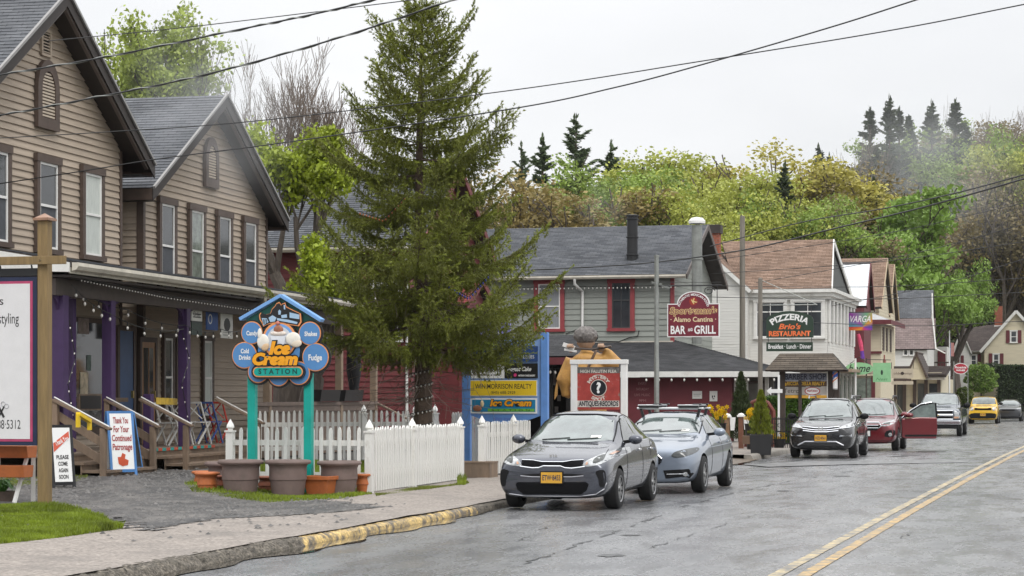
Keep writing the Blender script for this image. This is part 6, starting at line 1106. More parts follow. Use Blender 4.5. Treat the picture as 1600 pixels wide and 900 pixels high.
for px in (3,52): MB().tube([(L_.x(px),-.05,zb),(L_.x(px),-.03,ql(0,420)[1])],.012,5).build('chain',M_black,ls)
# ================= sandwich boards =================
def aboard(name,label,p,h,w,rz,frame,face,lean=.16,draw=None,ft=.02):
    r=empty(name,p,rz,label,'sandwich board'); T=math.tan(lean)*h
    for sg in (-1,1):
        def P3(x,z,o): return (x,sg*(-T*(1-z/h)-o-.02),z)
        m=MB(); 
        for xx in (-w/2,w/2): m.bar(P3(xx,0,0),P3(xx,h,0),.045,.03,up=(0,1,0))
        m.bar(P3(-w/2,h-.02,0),P3(w/2,h-.02,0),.03,.05); m.bar(P3(-w/2,.12,0),P3(w/2,.12,0),.03,.05); m.build('frame',frame,r)
        m=MB(); a,b_,c,d=-w/2+.02,w/2-.02,.14,h-.03; m.add([P3(a,c,.012),P3(b_,c,.012),P3(b_,d,.012),P3(a,d,.012),P3(a,c,-.005),P3(b_,c,-.005),P3(b_,d,-.005),P3(a,d,-.005)],[(0,1,2,3),(7,6,5,4),(0,4,5,1),(1,5,6,2),(2,6,7,3),(3,7,4,0)]); m.build('panel',face,r)
    if draw:
        e=empty('front_print',(0,-T-.035,0),0,par=r); e.rotation_euler=(-math.atan2(T,h),0,0); draw(e,w,h)
    return r
M_rink=PM('red_ink',(.35,.06,.06),.6)
def d1(e,w,h):
    for i,(t_,ww) in enumerate((('Thank You',.6),('For Your',.62),('Continued',.78),('Patronage',.78))): text('lettering',t_,e,M_rink,0,-.002,h*(.87-.135*i),.15,w*ww*1.05,bold=.004,shear=.1)
    m=MB(); m.prism([(-.09,.24),(-.02,.2),(.08,.22),(.1,.3),(.03,.33),(.05,.4),(-.01,.43),(-.04,.36),(-.1,.36)],-.004,-.002); m.build('red_emblem',PM('emblem_orange_red',(.5,.07,.02),.5),e)
g=G(186,744,.33); aboard('sandwich_board','blue framed sandwich board thanking customers in red lettering',(g.x,g.y,.31),1.14,.45,R(50),PM('frame_blue',(.07,.2,.45),.5,.15),M_wht,draw=d1)
def d2(e,w,h):
    for i,t_ in enumerate(('PLEASE','COME','AGAIN','SOON')): text('lettering',t_,e,M_ink,0,-.002,h*(.52-.1*i),.085,w*(.6,.46,.46,.46)[i],bold=.002)
    m=MB(); m.prism([(-w/2+.03,h*.6),(w/2-.04,h*.82),(w/2-.04,h*.92),(-w/2+.03,h*.74)],-.003,-.001); m.build('red_stripe',PM('stripe_red',(.62,.1,.05),.5),e); text('lettering','Thank You',e,M_wht,0,-.0045,h*.77,.1,w*.7,bold=.002,rot=.42)
g=G(93,764,.3); aboard('sandwich_board','white please come again sandwich board with red stripe and wire legs',(g.x,g.y,.27),1.0,.33,R(50),M_black,M_wht,draw=d2)
g=A_.w(-6.0,-2.2,.32); aboard('sandwich_board','blue sandwich board behind the step railing with yellow handle',(g.x,g.y,.32),1.1,.6,R(95),MATS['frame_blue'],M_black)
yb=A_.root('yellow_crate','yellow plastic handle frame behind the step railing','crate'); m=MB(); x=A_.x(130,-2.5); m.bar((x-.2,-2.5,1.42),(x+.25,-2.5,1.3),.08,.06); m.bar((x-.2,-2.5,1.42),(x-.2,-2.5,1.2),.08,.05); m.bar((x+.25,-2.5,1.3),(x+.25,-2.5,1.15),.08,.05); m.build('handle',PM('safety_yellow',(.75,.5,.01),.4),yb)
# plant stand under the salon sign
pst=L_.root('plant_stand','white A-shaped stand holding two terracotta coloured trough planters','plant stand'); 
for x in (-1.15,-.62):
    for y in (-.55,-.1): MB().bar((x+(.0 if y<-.3 else .03),y*1.2+.9,.15),(x+.16,.55,1.2),.06,.03).build('leg',M_vinyl,pst)
M_terr=PM('terracotta',(.48,.14,.04),.6,.15,5,dirt=(.33,.1,.04),dscale=3)
for z,dy in ((.62,.3),(.88,.4)): MB().prism([(dy-.12,z),(dy+.12,z),(dy+.15,z+.16),(dy-.15,z+.16)],-1.3,-.4,axis='x').build('trough',M_terr,pst,.008)
# ================= picket fence =================
M_pick=PM('white_picket_paint',(.74,.73,.69),.5,.06,3,dirt=(.40,.37,.31),dscale=7,dlo=.54,dhi=.75,stretch=(1,1,.35)); fz=.13
pk=MB().prism([(-.03,0),(.03,0),(.03,.98),(.018,1.03),(0,1.045),(-.018,1.03),(-.03,.98)],-.011,.011).mesh('picket',M_pick)
pkw=MB().prism([(-.036,0),(.036,0),(.036,1.0),(.0,1.05),(-.036,1.0)],-.011,.011).mesh('picket',M_pick)
def fpost(par,x,y=0,h=1.0):
    m=MB(); m.box(x-.06,x+.06,y-.06,y+.06,0,h); m.box(x-.075,x+.075,y-.075,y+.075,h,h+.03); m.lathe([(.045,h+.03),(.045,h+.06),(.07,h+.075),(.06,h+.12),(0,h+.22)],8,(x,y,0)); return m.build('fence_post',M_pick,par,.006)
def fence(label,p0,p1,n,posts=(0,1),h=1.0,zb=fz,mesh=pk,rails=(.3,.82)):
    d=(Vector(p1)-Vector(p0)); L=d.to_2d().length; r=empty('picket_fence',(p0[0],p0[1],zb),math.atan2(d.y,d.x),label,'fence',None)
    for t_ in posts: fpost(r,L*t_,0,h)
    for z in rails: bx('rail',M_pick,r,.05,L-.05,.012,.05,z-.045,z+.045)
    for i in range(n):
        o=obj('picket',mesh,r,(.1+(L-.2)*(i+.5)/n,-.0125,.04)); o.scale=(1,1,h/1.0*(1+rng.uniform(-.014,.014))); o.rotation_euler=(rng.uniform(-.008,.008),rng.uniform(-.016,.016),0)
    return r
FA=W(577,HZ,35.1); FB=W(360,HZ,35.7); FC=W(721,HZ,40.5); f1=lambda p:(p.x,p.y)
fence('low white picket fence behind the flower pots and the ice cream sign',f1(FB),f1(FA),14,h=.99)
fence('long white picket fence beside the pavement, nearest the grey sedan',f1(FA),f1(FC),40,posts=(.43,.985),h=.99,mesh=pkw)
FD=W(753,HZ,42.2); FE=W(830,HZ,46); fence('short white picket fence running behind the grey sedan',f1(FD),f1(FE),24,posts=(0,.62),h=.99)
FG=W(386,HZ,46.5); FH=W(690,HZ,48.5); fence('far white picket fence across the back of the small lawn',f1(FG),f1(FH),34,posts=(.59,.86,.965),h=1.03,zb=.28); FI=W(700,HZ,48.5); FJ=W(760,HZ,48); fence('stub of white picket fence right of the spruce trunk',f1(FI),f1(FJ),12,posts=(1,),h=1.03,zb=.24)
pb=empty('timber_planter',(W(742,HZ,42).x,W(742,HZ,42).y,.12),0,'low timber step box in the gap of the white fence','planter'); bx('front_board',M_wood,pb,-.35,.35,-.2,-.17,0,.3); bx('side_board',M_wood,pb,-.35,-.32,-.17,.4,0,.3); bx('side_board',M_wood,pb,.32,.35,-.17,.4,0,.3); bx('top_board',M_wood,pb,-.36,.36,-.21,.4,.3,.33)
# ================= flower pots =================
M_taupe=PM('taupe_plastic_pot',(.17,.12,.105),.65,.15,4,.1,dirt=(.11,.085,.07),dscale=3); M_earth=PM('potting_soil',(.03,.022,.015),.95,.3,8)
def rpot(name,label,px,py,d,h,rt,rb,mat,cat='flower pot',z=.16,rim=.07):
    g=G(px,py,z) if d is None else W(px,HZ,d); r=empty(name,(g.x,g.y,z-.01),rng.uniform(0,6),label,cat,'flower pots by the picket fence')
    MB().lathe([(0,0),(rb,0),(rb+(rt-rb)*.45,h*.44),(rb+(rt-rb)*.45+.012,h*.45),(rb+(rt-rb)*.45+.012,h*.48),(rt-.03,h-rim*1.9),(rt-.03,h-rim*1.6),(rt-.012,h-rim),(rt+.03*rim/.07,h-rim*.9),(rt+.04*rim/.07,h-rim*.5),(rt+.025*rim/.07,h-.005),(rt-.01,h),(rt-.03,h-.01),(rt-.05,h-.1)],32).build('pot',mat,r); MB().lathe([(rt-.045,h-.09),(0,h-.08)],20).build('soil',M_earth,r); return r
rpot('flower_pot','large taupe pot left of the left teal post',376,773,None,.56,.325,.25,M_taupe)
rpot('flower_pot','large taupe pot between the two teal posts',450,773,None,.56,.325,.25,M_taupe)
rpot('flower_pot','large taupe pot right of the right teal post',530,766,34.7,.53,.32,.25,M_taupe)
rpot('flower_pot','taupe pot half hidden behind the leftmost large pot',350,760,35.2,.5,.28,.22,M_taupe)
rpot('flower_pot','round terracotta pot at the left end of the pot row',324,772,None,.36,.175,.135,M_terr,rim=.05); rpot('flower_pot','small terracotta pot stacked behind the left terracotta pot',318,766,None,.33,.17,.13,M_terr,rim=.05); rpot('flower_pot','dark terracotta pot squeezed behind the left large pot',347,770,None,.3,.15,.11,PM('dark_terracotta',(.22,.07,.035),.6,.2),rim=.04)
rpot('flower_pot','terracotta pot against the white corner post',568,769,None,.31,.14,.1,M_terr,rim=.04); rpot('flower_pot','small dark terracotta pot peeking between the large pots',414,765,34.9,.28,.12,.1,MATS['dark_terracotta'],rim=.04)
g=G(502,772,.16); sq=empty('flower_pot',(g.x,g.y,.15),R(-12),'square tapered terracotta planter in front of the right large pot','flower pot','flower pots by the picket fence')
m=MB(); A1,A2,A3=.175,.245,.26; rr=[(A1,0),(A2-.02,.24),(A3,.24),(A3+.005,.3),(A3-.03,.3),(A3-.05,.2)]; vs=[];
for a,z in rr: vs+=[(-a,-a*.8,z),(a,-a*.8,z),(a,a*.8,z),(-a,a*.8,z)]
m.add(vs,[(i*4+j,i*4+(j+1)%4,(i+1)*4+(j+1)%4,(i+1)*4+j) for i in range(5) for j in range(4)]+[(3,2,1,0)]); m.build('pot',M_terr,sq,.006); bx('soil',M_earth,sq,-.2,.2,-.16,.16,.19,.22)
# ================= porch furniture =================
def xchair(label,x,y,mat,rz=0):
    p=A_.w(x,y,DK+.004); r=empty('folding_chair',p,A_.rz+rz,label,'chair','folding chairs on the porch')
    for sx in (-.2,.2): MB().bar((sx,-.22,0),(sx,.16,.86),.025,.03).build('leg',mat,r); MB().bar((sx*.92,.22,0),(sx*.92,-.2,.46),.025,.03).build('leg',mat,r)
    for i in range(4): bx('seat_slat',mat,r,-.2,.2,-.2+i*.095,-.2+i*.095+.08,.44,.46)
    for a,b_ in ((-1,1),(1,-1)): MB().bar((a*.19,.08,.52),(b_*.19,.16,.86),.03,.012).build('back_cross',mat,r)
    bx('back_rail',mat,r,-.2,.2,.14,.17,.83,.87); return r
M_cw,M_cr,M_cb=PM('chair_white',(.7,.69,.66),.5),PM('chair_red',(.5,.05,.03),.5),PM('chair_blue',(.05,.1,.3),.5)
for px,mt,lb,yy in ((262,M_cw,'white folding chair nearest the orange wood door',-1.0),(279,M_cw,'white folding chair second from the wood door',-.9),(308,M_cw,'white folding chair between the third purple post and the blue chair',-1.0),(326,M_cb,'dark blue folding chair on the porch',-1.0),(342,M_cr,'red folding chair on the porch, at the right end',-1.05)): xchair(lb,A_.x(px,yy),yy,mt,R(75))
yp=A_.root('yellow_sign_plank','yellow painted plank lying across the chair backs by the newel','sign plank'); x=A_.x(258,-1.3); MB().bar((x-.55,-1.35,1.62),(x+.6,-1.3,1.6),.03,.13).build('plank',PM('faded_yellow',(.62,.42,.06),.6,.3,9),yp)
sg2=A_.root('easel_board','small framed chalkboard easel inside the porch','easel'); x=A_.x(140,-.8); bx('frame',M_wood,sg2,x-.5,x+.5,-.82,-.78,1.45,1.75); bx('board',M_black,sg2,x-.45,x+.45,-.83,-.821,1.48,1.72)
for i,(a,b_) in enumerate(((494,524),(532,560))):
    tb=A_.root('window_box',('black trough planter on the brown railing, left one','black trough planter on the brown railing, right one')[i],'planter'); x0,x1=A_.x(a,PY),A_.x(b_,PY); MB().prism([(PY-.1,1.59),(PY+.12,1.59),(PY+.16,1.86),(PY-.14,1.86)],x0,x1,axis='x').build('trough',M_black,tb)
um=A_.root('closed_umbrella','closed dark patio umbrella behind the brown porch railing','umbrella'); x=A_.x(553,-.6); MB().lathe([(.03,DK),(.03,1.7),(.1,1.75),(.2,2.4),(.17,3.2),(.02,3.45)],10,(x,-.6,0)).build('folded_canopy',PM('dark_canopy',(.02,.02,.022),.8,.3,8),um)
# ================= statue of a frontiersman seen from behind =================
def fuse(m,name,mat,par,vox=.035,it=4):
    o=obj('tmp',m.mesh('tmp',mat)); r=o.modifiers.new('r','REMESH'); r.mode='VOXEL'; r.voxel_size=vox; s_=o.modifiers.new('s','SMOOTH'); s_.iterations=it; s_.factor=.5
    dg=bpy.context.evaluated_depsgraph_get(); me=bpy.data.meshes.new_from_object(o.evaluated_get(dg)); bpy.data.objects.remove(o); me.name=name; me.shade_smooth(); me.materials.clear(); me.materials.append(mat); return obj(name,me,par)
J_=Fr(924,54,perp=1720); st=J_.root('frontiersman_statue','giant statue in fringed tan jacket and grey fur cap, seen from behind','statue'); qs=J_.h
M_buck=PM('buckskin_paint',(.52,.28,.075),.55,.2,3,.2,14,dirt=(.32,.16,.05),dscale=2.5,dlo=.5,dhi=.75); M_fur=PM('grey_fur_paint',(.17,.155,.145),.9,.5,14,1.0,22); M_skin=PM('statue_skin',(.35,.22,.14),.6,.15)
hx,hz=qs(915,529); m=MB(); P=lambda px,py,y=0:(qs(px,py,y)[0],y,qs(px,py,y)[1])
c0=P(921,556); m.ell((c0[0],0,2.62),(.44,.3,.2),14,10); m.ell((c0[0]-.03,0,2.2),(.5,.34,.55),14,10); m.ell((c0[0],0,1.65),(.42,.3,.4),14,10); m.ell((hx,.0,2.82),(.13,.13,.22),10,8)
m.tube([(c0[0]-.42,0,2.62),(c0[0]-.66,-.02,2.1),(c0[0]-.6,.1,1.72)],[.2,.19,.14],12); m.tube([(c0[0]-.6,.1,1.75),(c0[0]-.5,.4,1.95)],[.14,.1],10)
m.tube([(c0[0]+.38,0,2.62),(c0[0]+.66,-.06,2.5),(c0[0]+.74,-.04,2.52)],[.2,.17,.15],12); m.tube([(c0[0]+.74,-.04,2.5),(c0[0]+.52,-.1,2.78),(c0[0]+.36,-.06,2.88)],[.14,.1,.07],10)
for sgn in (-1,1): m.tube([(c0[0]+sgn*.2,0,1.5),(c0[0]+sgn*.24,.0,.85),(c0[0]+sgn*.25,0,.25)],[.24,.18,.13],12); m.ell((c0[0]+sgn*.25,.12,.2),(.13,.26,.1),12,8)
bod=fuse(m,'body',M_buck,st)
m=MB(); m.ell((hx,.02,hz-.06),(.2,.22,.27),14,10); m.ell((hx,.22,hz-.1),(.04,.06,.07),8,6)
for sgn in (-1,1): m.ell((hx+sgn*.2,.02,hz-.1),(.03,.05,.07),8,6)
fuse(m,'head',M_skin,st,.02,2)
m=MB(); m.ell((hx,0,hz+.07),(.285,.29,.24),16,10)
for i in range(70):
    a,b_=rng.uniform(0,6.28),rng.uniform(-.2,1.4); m.ell((hx+.27*math.cos(a)*math.cos(b_),.27*math.sin(a)*math.cos(b_),hz+.06+.22*math.sin(b_)),(.05,.05,.045),6,4)
fuse(m,'fur_cap',M_fur,st,.022,1)
for i in range(44):
    t_=i/43; x=c0[0]-.42+.84*t_; z=2.36-.12*math.sin(math.pi*t_); y=-.2-.16*math.sin(math.pi*t_); bx('fringe_strand',M_buck,st,x-.008,x+.008,y-.02,y,z-.2-.05*rng.random(),z)
for i in range(30): t_=i/29; x=c0[0]-.46-.2*math.sin(t_*1.6); z=2.6-.85*t_; MB().bar((x-.14,-.06,z),(x-.22,-.06,z-.12),.012,.012).build('fringe_strand',M_buck,st)
MB().tube([(c0[0]-.2,-.3,1.9),(c0[0]+.0,-.385,2.3),(c0[0]+.17,-.25,2.72),(c0[0]+.16,.05,2.84)],.035,6).build('shoulder_strap',PM('leather_strap',(.09,.045,.02),.6),st)
MB().tube([P(898,544,-.2),P(925,546,-.22),P(955,541,-.22)],.03,8).build('rifle_barrel',PM('gun_metal',(.08,.06,.05),.4),st); MB().bar(P(898,544,-.2),P(880,538,-.2),.06,.1).build('rifle_stock',M_vinyl,st); MB().bar(P(901,549,-.2),P(882,546,-.2),.04,.05).build('rifle_stock',M_vinyl,st)
m=MB()
for hxx,hzz in ((c0[0]-.44,2.9),(c0[0]+.34,2.9)):
    m.ell((hxx,-.14,hzz-.02),(.085,.05,.09),10,8)
    for i in range(4): m.tube([(hxx-.06+i*.04,-.15,hzz+.03),(hxx-.062+i*.041,-.2,hzz+.1),(hxx-.06+i*.04,-.27,hzz+.07-.01*abs(i-1.5)),(hxx-.06+i*.04,-.275,hzz+.01)],.019,6)
    m.tube([(hxx+.07,-.14,hzz),(hxx+.11,-.2,hzz+.04),(hxx+.07,-.26,hzz+.02)],.022,6)
fuse(m,'hands',M_skin,st,.014,1)
# ================= street furniture by the bar =================
def bollard(label,px,py,mat):
    g=G(px,py,.1); r=empty('bollard',(g.x,g.y,.09),0,label,'bollard','bollards with white caps'); bx('post',mat,r,-.07,.07,-.07,.07,0,1.0); m=MB(); m.box(-.11,.11,-.11,.11,1.0,1.05); m.lathe([(.1,1.05),(.09,1.09),(0,1.12)],10); m.build('cap',M_wht,r); m=MB(); m.prism([(.1,.62),(.2,.62),(.24,1.0),(.08,1.0)],-.05,.05); m.build('white_flap',M_wht,r); return r
M_rust=PM('rust_brown_paint',(.17,.07,.04),.6,.2); bollard('left brown bollard with white cap beside the silver blue car',1136.5,705,PM('tan_brown',(.22,.13,.07),.6,.2)); bollard('right rust brown bollard with white cap next to the black planter',1158,703,M_rust)
g=G(1189,709,.13); pt=empty('square_planter',(g.x,g.y,.1),R(8),'black square planter holding the small golden conifer','planter'); MB().prism([(-.27,0),(.27,0),(.31,.52),(.31,.56),(-.31,.56),(-.31,.52)],-.29,.29).build('tub',M_black,pt,.01); bx('soil',M_earth,pt,-.27,.27,-.27,.27,.55,.565); bx('sloping_lid',PM('brown_edge',(.12,.07,.04),.6),pt,-.5,-.3,-.28,.28,.3,.52)
planter_top=(g.x,g.y,.66)
M_daf=PM('daffodil_yellow',(.75,.5,.005),.6,.2,8,transl=.3); M_stem=PM('daffodil_green',(.08,.16,.02),.6,.2,transl=.3)
def daff(label,px,py,d,n,h):
    p=W(px,py,d); r=empty('potted_daffodils',(p.x,p.y,.1),0,label,'flowers'); hh=p.z-.1; MB().lathe([(.12,0),(.2,hh*.75),(.22,hh*.78),(.2,hh*.78),(.19,hh*.7),(0,hh*.7)],12).build('urn',M_black,r)
    m=MB(); m2=MB()
    for i in range(n):
        a,b_=rng.uniform(0,6.28),rng.uniform(.05,.3); x,y,z=b_*math.cos(a),b_*math.sin(a),hh+rng.uniform(-.1,h); m.tube([(x*.4,y*.4,hh*.7),(x,y,z)],.008,4)
        for k_ in range(6): t_=k_*1.047+a; m2.add([(x,y,z),(x+.05*math.cos(t_-.4),y-.03,z+.05*math.sin(t_-.4)),(x+.075*math.cos(t_),y-.02,z+.075*math.sin(t_)),(x+.05*math.cos(t_+.4),y-.03,z+.05*math.sin(t_+.4))],[(0,1,2,3)])
        m2.lathe([(.02,0),(.03,-.06)],8,(x,y-.02,z),0,'y')
    m.build('stems',M_stem,r); o=m2.build('blooms',M_daf,r); o['kind']='stuff'; return r
daff('yellow daffodils in a dark urn right of the roof rack car',1124,648,62,26,.25); daff('yellow daffodils in a dark urn behind the golden conifer',1174,650,64,26,.2); daff('small yellow flowers low against the iron fence',1218,681,66,10,.1)
# iron fence
K2=Fr(1199,66,perp=1720); ir=K2.root('iron_fence','black wrought iron fence in front of the clipped hedge','fence'); xw=K2.x(1245)
for z in (.25,.62,1.0): bx('rail',M_black,ir,0,xw,-.015,.015,z,z+.04)
bmh=MB().box(-.011,.011,-.011,.011,.1,1.08).mesh('baluster',M_black)
for i in range(14): obj('baluster',bmh,ir,(xw*(i+.5)/14,0,0))
for i in range(6): x=xw*(i+.5)/6; MB().tube([(x+.06*math.cos(a),-.0,.83+.06*math.sin(a)) for a in ar(0,6.28,12)],.008,4).build('scroll',M_black,ir)
rb=K2.root('red_bench','dark red curved bench back behind the golden conifer','bench'); x=K2.x(1187,1); MB().tube([(x-.42,1,.15),(x-.42,1,1.25),(x-.25,1,1.5),(x,1,1.6),(x+.25,1,1.5),(x+.42,1,1.25),(x+.42,1,.15)],.07,8).build('arched_frame',PM('bench_red',(.14,.03,.02),.6,.2),rb); bx('seat',MATS['bench_red'],rb,x-.42,x+.42,.6,1.0,.45,.52); bx('back_panel',PM('bench_panel',(.09,.025,.02),.6),rb,x-.4,x+.4,.98,1.02,1.15,1.45)
ar_=K2.root('white_arrow_sign','white arrow shaped board left of the barber sign','sign'); x,z=K2.h(1210,611,2); MB().prism([(x-.25,z),(x-.1,z+.13),(x-.1,z+.06),(x+.25,z+.06),(x+.25,z-.06),(x-.1,z-.06),(x-.1,z-.13)],2,2.03).build('arrow',M_wht,ar_); bx('post',M_wht,ar_,x+.1,x+.16,2.031,2.09,.1,z+.5)
# flagpole, flag, guard rail
Fp=Fr(1483.5,148,perp=1720); fp=Fp.root('flagpole','slim white flagpole by the balcony building','flagpole'); zt=Fp.h(0,517)[1]; MB().lathe([(.06,.1),(.04,zt),(0,zt+.05)],8).build('pole',M_vinyl,fp); flg=Fp.root('striped_flag','limp red and white striped flag on the flagpole','flag')
for i in range(7): MB().prism([(.06+i*.035,zt-.8),(.06+(i+1)*.035,zt-.82),(.06+(i+1)*.035,zt-1.75),(.06+i*.035,zt-1.7)],-.03+.02*(i%2),.0+.02*(i%2)).build('stripe',(M_cr,M_cw)[i%2] if i else M_cb,flg)
bz=Fr(1475,128,perp=1720); bq=bz.root('barber_pole','small red and white striped pole on the low cream shop','barber pole'); x,z=bz.h(1475,603); MB().lathe([(.1,z),(.1,z+.55)],10,(x,0,0)).build('section',M_wht,bq)
for i in range(4): MB().tube([(x+.102*math.cos(a),.102*math.sin(a),z+.02+i*.14+.15*(a-3.14)/3.14) for a in ar(3.14,6.28,6)],.025,4).build('stripe',M_cr,bq)
Gr=Fr(1510,188,perp=1720); gr=Gr.root('rail_fence','long pale rail fence on the bank beyond the yellow suv','fence'); xw=14; z=Gr.h(0,604)[1]
for dz in (0,.45,.9,1.3): bx('rail',PM('weathered_rail',(.33,.3,.25),.7,.2),gr,0,xw,-.04,.04,z-dz-.1,z-dz+.02)
for i in range(8): bx('post',MATS['weathered_rail'],gr,i*2-.06,i*2+.06,.041,.12,0,z+(.9 if i==2 else .05))
# ================= vegetation =================
def leafmat(n,c,var=.45,tr=.25,rnd=.0): return PM(n,c,.55,var,.9,transl=tr,rnd=rnd)
M_bark=PM('grey_bark',(.11,.09,.075),.9,.35,6,.8,30,stretch=(2,2,.4)); M_sbark=PM('spruce_bark',(.10,.07,.05),.9,.4,9,1.0,24,stretch=(1.5,1.5,.8)); M_twig=PM('pale_twigs',(.16,.125,.1),.8,.3,4)
def unit(v): return v/np.maximum(np.linalg.norm(v,axis=-1,keepdims=True),1e-9)
def needles(P0,P1,dens,ln,wd,fwd=.6):
    """triangular needles round twig segments P0-P1"""
    L=np.linalg.norm(P1-P0,axis=1); k=np.maximum(2,(L*dens).astype(int)); idx=np.repeat(np.arange(len(L)),k); n=len(idx)
    t=nr.random(n)[:,None]; a=unit(P1-P0)[idx]; b=P0[idx]*(1-t)+P1[idx]*t; r=unit(nr.normal(size=(n,3))); r=unit(r-(r*a).sum(1)[:,None]*a); d=unit(a*fwd+r); s=unit(np.cross(d,nr.normal(size=(n,3))))*wd*.5
    l=(ln*nr.uniform(.7,1.25,n))[:,None]; V=np.stack([b-s,b+s,b+d*l],1).reshape(-1,3); return V,np.arange(n*3).reshape(-1,3)
def quads(C,size,flat=.0,asp=1.6,norm=None):
    n=len(C); a=unit(nr.normal(size=(n,3))*np.array([1,1,1-flat])); b=unit(np.cross(a,nr.normal(size=(n,3)))); s=(size*nr.uniform(.6,1.3,n))[:,None]
    V=np.stack([C-a*s*asp*.5,C+b*s*.5,C+a*s*asp*.5,C-b*s*.5],1).reshape(-1,3); return V,np.arange(n*4).reshape(-1,4)
def grow(rg,h,levels=4,spread=.6,r0=.16,up=.35,trunk=.3,kids=(3,4),dec=.68,wob=.12):
    segs=[]; tips=[]
    def rec(p,d,l,r,lv):
        pts=[p]; rs=[r]; q=d.copy()
        for i in range(4):
            q=(q+Vector((rg.uniform(-wob,wob),rg.uniform(-wob,wob),rg.uniform(-wob*.5,wob)+up*.08))).normalized(); p=p+q*(l/4); pts.append(p); rs.append(r*(1-.38*(i+1)/4))
        segs.append((pts,rs,lv))
        if lv>=levels: tips.append((p,lv)); tips.append((pts[2],lv)); return
        if lv>=levels-1: tips.append((pts[3],lv))
        for k in range(rg.randint(*kids)):
            f=rg.choice((2,3,4,4)) if lv else rg.choice((3,4,4,4)); a=rg.uniform(0,6.28); s=spread*rg.uniform(.7,1.25)
            u=Vector((math.cos(a),math.sin(a),0)); nd=(q*(1-s*.35)+u*s+Vector((0,0,up*.35))).normalized(); rec(pts[f],nd,l*dec*rg.uniform(.8,1.15),rs[f]*.62,lv+1)
    rec(Vector((0,0,0)),Vector((0,0,1)),h*trunk,r0,0); return segs,tips
def skmesh(segs,mat,name='trunk',sides=(7,6,5,4,3,3),minr=.006):
    m=MB()
    for pts,rs,lv in segs: m.tube(pts,[max(x,minr) for x in rs],sides[min(lv,5)],cap=False)
    return m.mesh(name,mat)
def norm_h(segs,tips,h):
    z=max(p.z for s in segs for p in s[0]); k=h/z
    return [([p*k for p in a],[x*k for x in r],l) for a,r,l in segs],[(p*k,l) for p,l in tips]
def broad(seed,h,leaf,mat,ntip=26,rad=.55,levels=4,spread=.7,r0=.2,trunk=.28,up=.4,flat=.3,squash=.7,minr=.01,kids=(3,4),bark=None,clump=.3):
    rg=random.Random(seed); s,t=grow(rg,h,levels,spread,r0,up,trunk,kids); s,t=norm_h(s,t,h*.96); tm=skmesh(s,bark or M_bark,minr=minr); C=np.array([tuple(p) for p,l in t]); N0=len(C)*ntip; C=C[nr.permutation(len(C))[:max(30,int(len(C)*clump))]]; k=N0//len(C); rr=rad*nr.uniform(.6,1.3,len(C)); C=np.repeat(C,k,0)+unit(nr.normal(size=(len(C)*k,3)))*(nr.random(len(C)*k)**.5*np.repeat(rr,k))[:,None]*np.array([1,1,squash]); C=C[C[:,2]>h*.12]
    V,f=quads(C,leaf,flat); return tm,npmesh('crown',V,f,mat)
def conifer(seed,h,rad,mat,pine=False,nq=16,q=.32,base=.12,gap=.045):
    rg=np.random.default_rng(seed); tm=MB().tube([(0,0,0),(0,0,h*.5),(0,0,h)],[h*.014,h*.009,.02],6,cap=False).mesh('trunk',M_sbark); P=[];D=[]
    for i in range(int((1-base)/gap*6)):
        f=rg.random()**1.15; z=h*(base+(1-base)*f*.985); L=rad*((1-f)**(.85 if not pine else .7))*(1 if not pine else (.5+.5*math.sin(z*1.7+seed)**2)); a=rg.uniform(0,6.28); l=L*rg.uniform(.5,1.15)+.06; e=(.75*f-.3) if not pine else .2+.25*f
        t=rg.random(nq)**.75; d=np.array([math.cos(a),math.sin(a),0]); s=np.array([-math.sin(a),math.cos(a),0]); wv=(1-t)*l*.34+.06
        pts=d*(t*l)[:,None]+s*(rg.uniform(-1,1,nq)*wv)[:,None]; pts[:,2]=z+t*l*e+.18*l*t**3-rg.random(nq)*.2*l*(1-f); P.append(pts); D.append(np.repeat((d*.7+np.array([0,0,e-.25]))[None],nq,0)+s*rg.uniform(-.6,.6,nq)[:,None])
    P.append(np.stack([nr.normal(size=30)*.04,nr.normal(size=30)*.04,h*(.93+.08*nr.random(30))],-1)); D.append(np.repeat(np.array([[0,0,1.]]),30,0))
    P=np.concatenate(P); D=unit(np.concatenate(D)+nr.normal(size=P.shape)*.3); n=len(P); b=unit(np.cross(D,nr.normal(size=(n,3)))); s=(q*rg.uniform(.6,1.3,n))[:,None]
    V=np.stack([P-D*s*.8,P+b*s*.28,P+D*s*.9,P-b*s*.28],1).reshape(-1,3); return tm,npmesh('crown',V,np.arange(n*4).reshape(-1,4),mat)
def place(name,label,loc,rz,sc,parts,cat='tree',group=None):
    r=empty(name,loc,rz,label,cat,group); r.scale=sc if isinstance(sc,tuple) else (sc,)*3
    for me in parts: obj(me.name.split('.')[0],me,r)
    return r
